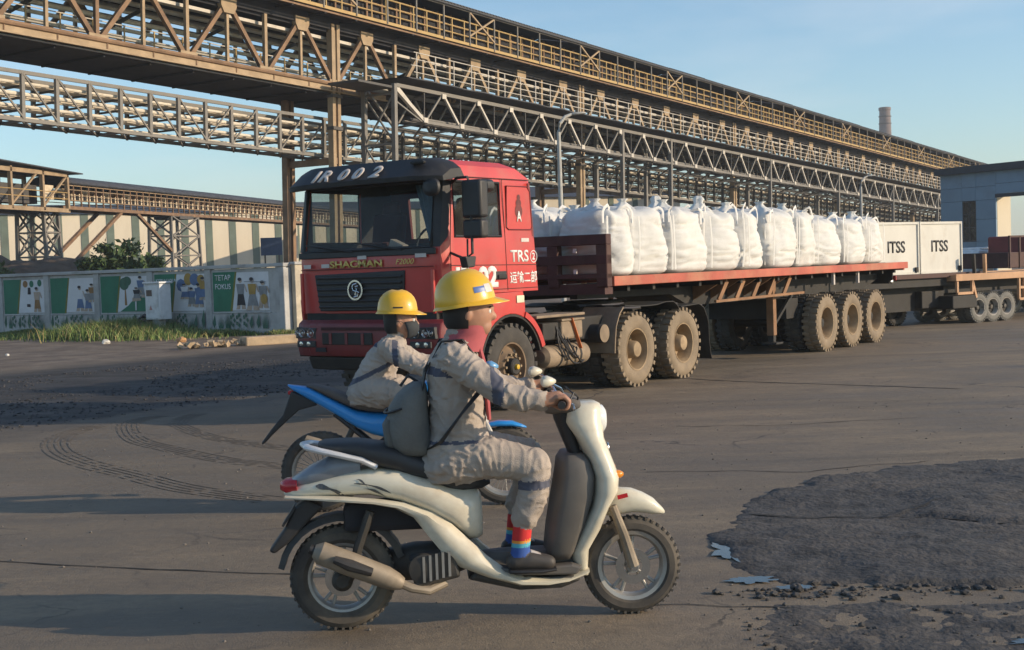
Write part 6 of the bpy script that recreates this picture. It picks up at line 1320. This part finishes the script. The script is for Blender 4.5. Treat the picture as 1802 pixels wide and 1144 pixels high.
    me.polygons.foreach_set('use_smooth', [True] * len(me.polygons)); me.name = name
    o = bpy.data.objects.new(name, me); COL.objects.link(o); o.parent = par
    return o
def hand(cx, cy, cz, sg):
    """right/left hand closed round a grip along y: palm, four unequal bent fingers, thumb from the palm's side"""
    L = [('hand', [((cx - .085, cy - .0 * sg, cz + .012), .032), ((cx - .045, cy, cz + .022), .034), ((cx - .018, cy, cz + .030), .030)])]
    for k, (dy, ln) in enumerate(((.036, .94), (.013, 1.05), (-.011, 1.0), (-.033, .84))):
        y = cy + dy * 1.05 * -sg; L.append(('hand', [((cx - .022, y, cz + .030), .0125), ((cx + .010 * ln, y, cz + .034), .0118), ((cx + .034 * ln, y, cz + .010), .011), ((cx + .028 * ln, y, cz - .018), .010), ((cx + .008, y, cz - .026), .009)]))
    L.append(('hand', [((cx - .055, cy - sg * .026, cz + .006), .0165), ((cx - .030, cy - sg * .052, cz - .010), .0135), ((cx - .004, cy - sg * .050, cz - .028), .011), ((cx + .014, cy - sg * .046, cz - .030), .0095)]))
    return L
mats_b = [M_cov, M_skin, M_band, M_shoe, M_sred, M_sor, M_scy, M_sbl]
def helmet(par, c, lx, ly, hz, tilt, sticker):
    M = Matrix.Translation(c) @ Matrix.Rotation(tilt, 4, 'Y'); b = MB(); rs = []; n = 48
    for r, z in ((.985, -.004), (1.0, .0), (1.0, .06), (.985, .2), (.94, .4), (.85, .6), (.70, .77), (.50, .90), (.26, .975), (.02, 1.0)):
        rs.append([(lx * r * math.cos(2 * PI * i / n) * (1.0), ly * r * math.sin(2 * PI * i / n) * (1 + .0 * z), hz * z + (.008 * math.exp(-(ly * r * math.sin(2 * PI * i / n) / .022) ** 2) if .3 < z < 1 else 0)) for i in range(n)])
    b.rings(rs, cap=False); ho = b.build('helmet', M_helm, par, smooth=60); ho.matrix_local = M
    so2 = ho.modifiers.new('s', 'SOLIDIFY'); so2.thickness = .004; so2.offset = 1
    br = MB(); rs = []
    for i in range(n):
        a = 2 * PI * i / n; f = max(0, math.cos(a)); w_ = .016 + .052 * f ** 2.2; x, y = math.cos(a), math.sin(a)
        rs.append([(lx * x * .99, ly * y * .99, .012), ((lx + w_) * x, (ly + w_ * .8) * y, -.006 - .012 * f), ((lx + w_) * x, (ly + w_ * .8) * y, -.010 - .012 * f), (lx * x * .985, ly * y * .985, .002)])
    br.rings(rs, closed=True); br.build('brim', M_helm, ho, smooth=60)
    if sticker == 1:
        for a0, a1, m, z0, z1 in ((-1.25, -.80, mat('sticker_blue', (.08, .16, .42), .4), .28, .46), (-.79, -.42, M_reflector, .24, .50)):
            q = MB(); k = 8
            for i in range(k + 1):
                a = a0 + (a1 - a0) * i / k
                for j in range(4): z = z0 + (z1 - z0) * j / 3; rr_ = np.interp(z, [.06, .2, .4, .6], [1.0, .985, .94, .85]) + .045; q.v.append((lx * rr_ * math.cos(a), ly * rr_ * math.sin(a), hz * z + .001))
            for i in range(k):
                for j in range(3): q.f.append([4 * i + j, 4 * i + 4 + j, 4 * i + 5 + j, 4 * i + 1 + j]); q.m.append(0)
            q.build('reflective_sticker', m, ho, smooth=0)
    else:
        q = MB()
        for i in range(9):
            a = -1.75 + .5 * i / 8
            for z in (.19, .26): q.v.append((lx * 1.012 * math.cos(a), ly * 1.012 * math.sin(a) - .002, hz * z))
        for i in range(8): q.f.append([2 * i, 2 * i + 2, 2 * i + 3, 2 * i + 1]); q.m.append(0)
        q.build('vent_slot', M_blk, ho, smooth=0)
    return ho
# rider of the scooter
p1 = thing('person', 'rider on the white scooter, grey coveralls, yellow helmet, red scarf and rainbow striped socks', 'person', SM)
limbs = [('neck', [((.60, 0, 1.34), .068), ((.635, 0, 1.43), .060)])]
for sg in (-1, 1):
    limbs += [('arm', [((.575, sg * .170, 1.285), .080), ((.68, sg * .245, 1.20), .070), ((.79, sg * .300, 1.118), .060)]), ('forearm', [((.79, sg * .300, 1.118), .060), ((.88, sg * .313, 1.095), .054), ((.965, sg * .325, 1.088), .044)]), ('hand', [((.95, sg * .325, 1.088), .030), ((.985, sg * .33, 1.085), .030)])]
    limbs += hand(1.052, sg * .335, 1.070, sg)
    limbs += [('leg', [((.56, sg * .10, .80), .118), ((.70, sg * .135, .812), .102), ((.935, sg * .175, .772), .078)]), ('shin', [((.935, sg * .175, .772), .078), ((.92, sg * .17, .62), .070), ((.88, sg * .16, .525), .066)]), ('ankle', [((.87, sg * .16, .49), .046), ((.85, sg * .16, .335), .044)]), ('shoe', [((.825, sg * .16, .318), .043), ((.90, sg * .163, .318), .045), ((.985, sg * .165, .306), .036)])]
torso1 = [(.70, .545, .13, .17), (.76, .55, .165, .20), (.83, .565, .158, .195), (.855, .57, .166, .20), (.92, .58, .142, .18), (1.0, .585, .132, .175), (1.1, .585, .132, .183), (1.2, .58, .130, .193), (1.27, .58, .115, .188), (1.32, .585, .09, .14), (1.36, .60, .07, .085)]
head1 = [('head', (.662, 0, 1.495), (.112, .086, .125), 0), ('head', (.705, 0, 1.425), (.062, .058, .055), .3), ('head', (.770, 0, 1.468), (.024, .017, .022), .5), ('head', (.768, 0, 1.495), (.012, .012, .03), .25), ('head', (.650, .086, 1.478), (.017, .011, .030), .2), ('head', (.650, -.086, 1.478), (.017, .011, .030), .2), ('head', (.752, 0, 1.425), (.016, .026, .012), 0)]
def mf1(tg, k, t, p):
    if tg in ('head', 'neck', 'hand'): return 1
    if tg == 'shoe': return 3
    if tg == 'ankle':
        z = p.z; return 4 if z > .425 else 5 if z > .408 else 6 if z > .388 else 7 if z > .345 else 3
    if tg == 'torso': return 2 if 1.195 < p.z + .10 * (p.x - .58) < 1.235 or (.885 < p.z < .90) else 0
    if tg == 'arm': return 2 if abs(p.x - .765) < .028 else 0
    if tg == 'shin': return 2 if .665 < p.z < .705 else 0
    return 0
figure('body', p1, torso1, limbs, head1, mf1, mats_b)
def face(par, hx, hz, hy=.036):
    for sg in (-1, 1):
        bm = bmesh.new(); bmesh.ops.create_icosphere(bm, subdivisions=2, radius=.0135); me = bpy.data.meshes.new('eye'); bm.to_mesh(me); bm.free(); me.materials.append(M_white); o = bpy.data.objects.new('eye', me); COL.objects.link(o); o.parent = par; o.location = (hx, sg * hy, hz)
        MB().lathe([(.0065, .0), (.004, .0015), (0, .002)], c=(.0125, 0, 0), ax=(1, 0, 0), n=10).build('pupil', M_hair, o)
        MB().loft([(hx + .004, sg * hy, hz + .020, .019, .004), (hx + .012, sg * hy, hz + .020, .019, .004)], 8).build('eyebrow', M_hair, par)
face(p1, .752, 1.492); hb1 = MB(); rs = []
for z, q in ((1.415, .86), (1.44, .98), (1.50, 1.03), (1.55, 1.02)):
    rs.append([(.648 + .112 * q * math.cos(a), .092 * q * math.sin(a), z) for a in [R(88) + R(184) * i / 18 for i in range(19)]] + [(.648 + .095 * q * math.cos(a), .078 * q * math.sin(a), z) for a in [R(272) - R(184) * i / 18 for i in range(19)]])
hb1.rings(rs).build('hair', M_hair, p1, smooth=60)
helmet(p1, (.645, 0, 1.530), .143, .122, .158, R(-8), 1)
# red scarf round the neck and over the chin
sb = MB(); rs = []
for k, (z, xc, rx, ry) in enumerate(((1.30, .615, .105, .105), (1.335, .625, .105, .10), (1.365, .64, .098, .085), (1.39, .65, .098, .082), (1.412, .655, .095, .078), (1.425, .655, .090, .074))):
    rs.append([(xc + (rx * (1 + .05 * math.sin(5 * a + k))) * math.cos(a), (ry * (1 + .05 * math.sin(4 * a + 2 * k))) * math.sin(a), z + .012 * math.cos(a) + .008 * math.sin(3 * a + k)) for a in [2 * PI * i / 36 for i in range(36)]])
sb.rings(rs, cap=False).build('scarf', M_scarf, p1, smooth=80)
MB().tube([(.70, -.03, 1.33), (.722, -.06, 1.22), (.726, -.07, 1.10), (.735, -.06, .98)], [.024, .03, .028, .02], 8, flat=.5).build('scarf_end', M_scarf, p1)
for sg in (-1, 1): MB().loft([(.80, sg * .16, .272, .03, .012), (.84, sg * .16, .272, .045, .012), (.95, sg * .165, .270, .046, .012), (1.02, sg * .166, .274, .03, .008)], 14).build('shoe_sole', M_blk, p1); MB().box((.925, sg * .16, .352), (.055, .04, .012), Matrix.Rotation(.35, 3, 'Y')).build('shoe_lace', M_reflector, p1, smooth=0, bevel=.004)
for sg in (-1, 1): MB().tube([(.60, sg * .07, 1.335), (.66, sg * .055, 1.30), (.70, sg * .02, 1.24)], [.02, .026, .016], 8, flat=.45).build('collar', M_cov, p1)
MB().tube([(.722 - .004 * i, 0, 1.22 - .05 * i) for i in range(7)], .006, 6).build('placket', M_band, p1)
# backpack worn on the back
M_pack = mat('pack_grey', (.135, .135, .125), .85, var=.2, scale=4, bump=.3)
pkk = thing('backpack', 'soft grey backpack hanging low on the scooter rider\'s back', 'backpack', SM)
MB().loft([(z, xc, 0, hx, hy) for z, xc, hx, hy in ((.815, .385, .04, .08), (.835, .38, .085, .135), (.88, .365, .105, .155), (.96, .352, .105, .155), (1.05, .355, .095, .145), (1.11, .375, .075, .13), (1.15, .395, .05, .10), (1.17, .405, .025, .06))], 28, 2.8, ax='z').build('pack_body', M_pack, pkk, smooth=60)
MB().loft([(z, xc, 0, hx, hy) for z, xc, hx, hy in ((.86, .275, .02, .09), (.88, .268, .03, .11), (.97, .258, .03, .11), (1.0, .264, .018, .10))], 22, 3, ax='z').build('pack_pocket', M_pack, pkk, smooth=60)
MB().tube([(.352 + .10 * math.cos(t) * .9 - .02, .150 * math.copysign(1, math.sin(t)) * abs(math.sin(t)) ** .8, 1.06 + .03 * math.cos(t)) for t in [R(95) + R(170) * i / 16 for i in range(17)]], .006, 6).build('pack_zip', M_blk, pkk)
MB().tube([(.405, 0, 1.165), (.36, 0, 1.20), (.32, 0, 1.15)], .008, 6).build('pack_handle', M_blk, pkk)
for sg in (-1, 1): MB().tube([(.44, sg * .10, .85), (.50, sg * .20, .90), (.60, sg * .215, 1.03), (.70, sg * .18, 1.14), (.70, sg * .13, 1.25), (.62, sg * .11, 1.365), (.52, sg * .10, 1.36), (.44, sg * .09, 1.22), (.42, sg * .08, 1.12)], .022, 8, flat=.28).build('pack_strap', M_blk, pkk)
# rider of the motorcycle
p2 = thing('person', 'rider on the blue motorcycle, grey coveralls, yellow helmet and black face mask, leaning forward', 'person', BMx)
limbs = [('neck', [((.575, 0, 1.19), .064), ((.615, 0, 1.28), .056)])]
for sg in (-1, 1):
    limbs += [('arm', [((.545, sg * .160, 1.155), .078), ((.63, sg * .235, 1.10), .068), ((.72, sg * .295, 1.045), .058)]), ('forearm', [((.72, sg * .295, 1.045), .058), ((.81, sg * .328, 1.015), .052), ((.895, sg * .345, .995), .045)]), ('hand', [((.88, sg * .345, .998), .029), ((.91, sg * .345, .992), .029)])]
    limbs += hand(.975, sg * .345, .980, sg)
    limbs += [('leg', [((.41, sg * .10, .86), .12), ((.56, sg * .15, .85), .108), ((.80, sg * .20, .745), .084)]), ('shin', [((.80, sg * .20, .745), .084), ((.75, sg * .195, .60), .07), ((.68, sg * .19, .45), .062)]), ('ankle', [((.68, sg * .19, .46), .042), ((.655, sg * .19, .36), .042)]), ('shoe', [((.63, sg * .19, .33), .043), ((.70, sg * .19, .325), .045), ((.79, sg * .19, .305), .036)])]
    MB().box((.72, sg * .2, .275), (.05, .12, .02)).build('foot_peg', M_blk, bk, smooth=0, bevel=.004); MB().beam((.70, sg * .15, .275), (.66, sg * .1, .33), .02, .02).build('peg_bracket', M_blk, bk, smooth=0)
torso2 = [(.765, .37, .13, .17), (.82, .385, .165, .195), (.90, .41, .155, .188), (.98, .445, .142, .182), (1.06, .485, .138, .19), (1.13, .525, .130, .195), (1.18, .555, .108, .165), (1.22, .575, .075, .095)]
head2 = [('head', (.632, 0, 1.345), (.108, .083, .122), 0), ('head', (.668, 0, 1.272), (.060, .056, .054), .3), ('head', (.738, 0, 1.318), (.024, .017, .022), .5), ('head', (.734, 0, 1.345), (.012, .012, .03), .25), ('head', (.617, .083, 1.33), (.018, .011, .030), .2), ('head', (.617, -.083, 1.33), (.018, .011, .030), .2)]
def mf2(tg, k, t, p):
    if tg in ('head', 'neck', 'hand'): return 1
    if tg in ('shoe', 'ankle'): return 3
    if tg == 'torso': return 2 if .985 < p.z - .45 * (p.x - .45) < 1.02 or 1.15 < p.z + .2 * (p.x - .55) < 1.185 and p.x < .60 else 0
    if tg == 'arm': return 2 if abs(p.x - .60) < .02 else 0
    if tg == 'forearm': return 2 if abs(p.x - .84) < .02 else 0
    return 0
figure('body', p2, torso2, limbs, head2, mf2, mats_b)
face(p2, .722, 1.345)
hb1 = MB(); rs = []
for z, q in ((1.255, .84), (1.28, .97), (1.34, 1.03), (1.41, 1.02)):
    rs.append([(.618 + .108 * q * math.cos(a), .089 * q * math.sin(a), z) for a in [R(97) + R(166) * i / 18 for i in range(19)]] + [(.618 + .09 * q * math.cos(a), .075 * q * math.sin(a), z) for a in [R(263) - R(166) * i / 18 for i in range(19)]])
hb1.rings(rs).build('hair', M_hair, p2, smooth=60)
helmet(p2, (.610, 0, 1.405), .140, .118, .152, R(1), 2)
mk = MB(); rs = []
for z, xo, sc2 in ((1.215, .662, .050), (1.235, .668, .068), (1.265, .668, .082), (1.295, .660, .090), (1.32, .652, .088), (1.332, .646, .082)):
    rs.append([(xo + sc2 * 1.02 * math.cos(a) * (1.06 if abs(a) < .5 else 1), sc2 * .92 * math.sin(a), z + .01 * math.cos(a)) for a in [R(-82) + R(164) * i / 16 for i in range(17)]])
mm = MB()
for j in range(len(rs) - 1):
    pass
n_ = 17; mm.v = [p for r_ in rs for p in r_]; 
for j in range(len(rs) - 1):
    for i in range(n_ - 1): mm.f.append([j * n_ + i, j * n_ + i + 1, (j + 1) * n_ + i + 1, (j + 1) * n_ + i]); mm.m.append(0)
mo2 = mm.build('face_mask', M_mask, p2, smooth=80); q_ = mo2.modifiers.new('s', 'SOLIDIFY'); q_.thickness = .004; q_.offset = 1
for sg in (-1, 1): MB().tube([(.66, sg * .088, 1.325), (.63, sg * .097, 1.345), (.60, sg * .095, 1.34)], .0025, 5).build('mask_loop', M_mask, p2); MB().tube([(.575, sg * .07, 1.20), (.63, sg * .055, 1.165), (.66, sg * .02, 1.11)], [.02, .026, .016], 8, flat=.45).build('collar', M_cov, p2)
# ------------------------------------------------------------------ right background: second trailer, ITSS boxes, red frame truck
e2 = Vector((.82546, .56445, 0)); n2 = Vector((-.56445, .82546, 0)); XM = frame((11.06, 31.10, 0), e2, n2, (0, 0, 1))
M_tanb = mat('beam_tan', (.50, .29, .16), .7, var=.2, dirt=.35, dcol=(.30, .2, .13), dscale=1.5)
M_gtyre = mat('tyre_grey', (.17, .165, .15), .9, var=.2)
M_wrim = mat('rim_white', (.33, .31, .28), .6, dirt=.3)
t2 = thing('flatbed_trailer', 'empty flatbed trailer with tan side beam and three small grey wheels at the right edge', 'trailer', XM)
WD2 = 1.7
for y in (.02, WD2): MB().box((4.0, y, 1.09), (9.76, .06, .16)).build('side_beam', M_tanb, t2, smooth=0, bevel=.005, seg=1)
MB().box((-.86, WD2 / 2, 1.08), (.05, WD2, .14)).build('rear_beam', M_tanb, t2, smooth=0)
for i in range(9): MB().box((4.0, .13 + i * .18, 1.13), (9.7, .165, .03)).build('deck_plank', M_plank, t2, smooth=0)
for y in (.5, 1.2): MB().box((4.0, y, .88), (9.5, .1, .3)).build('main_beam', M_chas, t2, smooth=0)
def mk_small(key, rim_m):
    def f(par):
        ro, ri = .357, .20; t = tyre_mesh(ro, ri, .20, .018, 30, 34).build('wheel', M_gtyre if key == 's' else M_tyred, par)
        MB().lathe([(ri + .004, .02), (ri + .01, .008), (ri - .006, .01), (ri - .02, .05), (ri - .035, .12), (0, .125)], n=26).build('rim', rim_m, t)
        MB().lathe([(.165, .115), (.165, .118), (0, .116)], n=22).build('wheel_disc', M_chas, t); MB().lathe([(.06, .115), (.05, .05), (0, .045)], n=14).build('hub', M_eng, t); return t
    return f
ms = mk_small('s', M_wrim); msd = mk_small('d', M_chas)  # dark set has the shade under the steel boxes in its colours
for k in range(3):
    part(('small', 't2'), t2, (.02 + k * .527, .02, .357), 0, ms); part(('small', 't2'), t2, (.02 + k * .527, .26, .357), 0, ms); part(('small', 't2'), t2, (.02 + k * .527, WD2, .357), PI, ms)
    MB().cyl((.02 + k * .527, .2, .357), (.02 + k * .527, WD2 - .2, .357), .05, 10).build('axle', M_chas, t2)
for a, c in (((-.82, .02, 1.0), (-.82, .02, .74)), ((-.26, .02, 1.0), (-.26, .02, .74)), ((-.82, .02, .72), (-.26, .02, .72)), ((1.55, .02, 1.0), (1.55, .02, .5)), ((1.75, .02, 1.0), (1.75, .02, .5)), ((1.55, .02, .78), (5.0, .02, .78)), ((1.55, .02, .5), (5.0, .02, .5)), ((-.26, .02, 1.0), (-.12, .02, .6))): ubar('guard_bar', a, c, .06, .06, M_tanb, t2)
MB().box((-.55, .3, .52), (.9, .6, .3)).build('tool_box', M_chas, t2, smooth=0, bevel=.02)
for s_, lean in ((-.12, .0), (.28, .02)): ubar('stake', (s_, .05, 1.15), (s_ - .03 + lean, .05, 1.62), .05, .08, M_chas if s_ < 0 else M_tanb, t2)

t3 = thing('box_trailer', 'dark flatbed trailer loaded with two off-white steel boxes, behind the red trailer tail', 'trailer', XM)
MB().box((-2.0, 1.0, 1.02), (4.6, 1.5, .22)).build('deck_frame', M_chas, t3, smooth=0, bevel=.01); MB().box((-2.0, .20, 1.16), (4.7, .08, .10)).build('side_beam', M_maroon, t3, smooth=0)
MB().box((-2.3, .62, .66), (3.6, .05, .62)).build('shade_skirt', M_chas, t3, smooth=0)  # dark sheet added to fill in the shade below the boxes
for y in (.7, 1.4): MB().box((-2.0, y, .8), (4.4, .1, .24)).build('main_beam', M_chas, t3, smooth=0)
for k in range(3):
    part(('small', 't3'), t3, (-3.3 + k * .75, .95, .357), 0, msd); part(('small', 't3'), t3, (-3.3 + k * .75, 1.9, .357), PI, msd)
MB().box((-1.2, .6, .6), (.8, .4, .4)).build('tool_box', M_chas, t3, smooth=0, bevel=.02); MB().box((-1.05, .32, 1.05), (.06, .03, .03)).build('side_lamp', M_chrome, t3, smooth=0)
M_boxw = mat('box_cream', (.60, .585, .53), .65, var=.08, scale=1.5, dirt=.28, dcol=(.36, .27, .19), dscale=1.2, stretch=(1, 1, .5))
def steel_box(x0, x1, label):
    t = thing('steel_box', label, 'steel box', XM @ Matrix.Translation(((x0 + x1) / 2, .30, 1.21)), 'off-white ITSS boxes'); w_ = x1 - x0; H = 1.20
    MB().box((0, .62, H / 2), (w_ - .06, 1.2, H - .04)).build('box_body', M_boxw, t, smooth=0)
    for x in (-w_ / 2 + .025, w_ / 2 - .025): MB().box((x, .02, H / 2), (.045, .06, H)).build('corner_post', M_boxw, t, smooth=0, bevel=.006, seg=1); MB().box((x, 1.22, H / 2), (.045, .06, H)).build('corner_post', M_boxw, t, smooth=0)
    for z in (.03, H - .03):
        MB().box((0, .018, z), (w_ - .095, .05, .055)).build('edge_rail', M_boxw, t, smooth=0); 
        for x in (-w_ / 2 + .02, w_ / 2 - .02): MB().box((x, .62, z), (.04, 1.1, .05)).build('edge_rail', M_boxw, t, smooth=0)
    text('lettering', 'ITSS', frame((-.34, .016, .50), (1, 0, 0), (0, 0, 1), (0, -1, 0)), .60, .27, M_blk, t, .003, bold=.02)
    MB().box((w_ / 2 - .12, -.02, .1), (.08, .04, .12)).build('latch', M_chas, t, smooth=0)
steel_box(-3.25, -1.79, 'left off-white steel box lettered ITSS, partly behind the last bulk bag'); steel_box(-1.76, -.22, 'right off-white steel box lettered ITSS, beside the blue gate building')

t4 = thing('red_truck', 'dark red truck back with guard frame and headboard beyond the tan trailer, right edge', 'truck', XM @ Matrix.Translation((3.5, 2.0, 0)))
MB().box((2.2, .8, 1.42), (3.3, 1.5, .42)).build('body', M_maroon, t4, smooth=0, bevel=.02); MB().box((2.4, .8, 1.75), (1.3, 1.5, .65)).build('cab', M_dred, t4, smooth=0, bevel=.05)
MB().box((2.2, .8, .95), (4.4, .7, .3)).build('chassis', M_chas, t4, smooth=0)
for x in (.62, 1.05, 1.5): ubar('guard_post', (x, .05, 1.2), (x, .05, 2.05), .05, .05, M_maroon, t4)
for z in (2.05,): ubar('guard_rail', (.6, .05, z), (1.75, .05, z), .05, .05, M_maroon, t4)
MB().tube([(1.3, .02, 1.52), (1.6, .02, 1.48), (2.2, .02, 1.44)], .03, 6).build('pale_hose', M_pale, t4)
for x in (.9, 3.4): part(('small', 't4'), t4, (x, .1, .357), 0, ms); part(('small', 't4'), t4, (x, 1.5, .357), PI, ms)
t5 = thing('white_truck', 'small white truck cab seen between the right steel box and the red truck', 'truck', XM @ Matrix.Translation((5.47, 4.0, 0)) @ Matrix.Scale(.86, 4))
MB().prism([(0, 1.0), (.85, 1.0), (.80, 1.55), (.62, 1.98), (.05, 2.02), (-.05, 1.8)], 0, 1.3, lambda a, c, h: (a, h, c)).build('cab', mat('truck_white', (.62, .64, .66), .4, coat=.3), t5, smooth=0, bevel=.05)
MB().prism([(.05, 1.5), (.30, 1.5), (.28, 1.85), (.08, 1.85)], -.012, -.004, lambda a, c, h: (a, h, c)).build('door_glass', M_blk, t5, smooth=0); MB().box((.86, .65, 1.1), (.12, 1.25, .16)).build('bumper', M_lglass, t5, smooth=0, bevel=.03); MB().box((.5, .65, 2.05), (.5, 1.1, .08)).build('roof_visor', M_lglass, t5, smooth=0, bevel=.03)
MB().box((-.6, .65, .85), (2.4, .8, .3)).build('chassis', M_chas, t5, smooth=0)
for x in (.4, -1.2): part(('small', 't5'), t5, (x, .02, .357), 0, ms); part(('small', 't5'), t5, (x, 1.3, .357), PI, ms)

# scooter fittings: cables, seams, plate
for sg in (-1, 1):
    MB().tube([(1.10, sg * .20, 1.055), (1.13, sg * .16, 1.10), (1.16, sg * .08, 1.07), (1.15, sg * .05, .98)], .0045, 6).build('cable', M_blk, sc_)
    MB().box((1.36, sg * .079, .585), (.05, .004, .02), Matrix.Rotation(-.2, 3, 'Y')).build('side_reflector', M_redl, sc_, smooth=0)
MB().lathe([(.03, 0), (.026, .006), (0, .008)], c=(1.305, 0, .81), ax=(1, 0, 0), n=16).build('front_badge', M_chrome, sc_)
# thin dusty air over the yard
hz = MB().box((0, 770, 24.5), (3040, 1700, 51)).build('haze', bpy.data.materials.new('haze_air'), smooth=0)
hm_ = hz.data.materials[0]; hm_.use_nodes = True; hn = hm_.node_tree; hn.nodes.clear(); ho_ = hn.nodes.new('ShaderNodeOutputMaterial'); pv = hn.nodes.new('ShaderNodeVolumePrincipled')
pv.inputs['Color'].default_value = (.86, .90, .95, 1); pv.inputs['Density'].default_value = .0006; pv.inputs['Anisotropy'].default_value = .2
hn.links.new(pv.outputs[0], ho_.inputs['Volume']); tag(hz, kind='stuff')
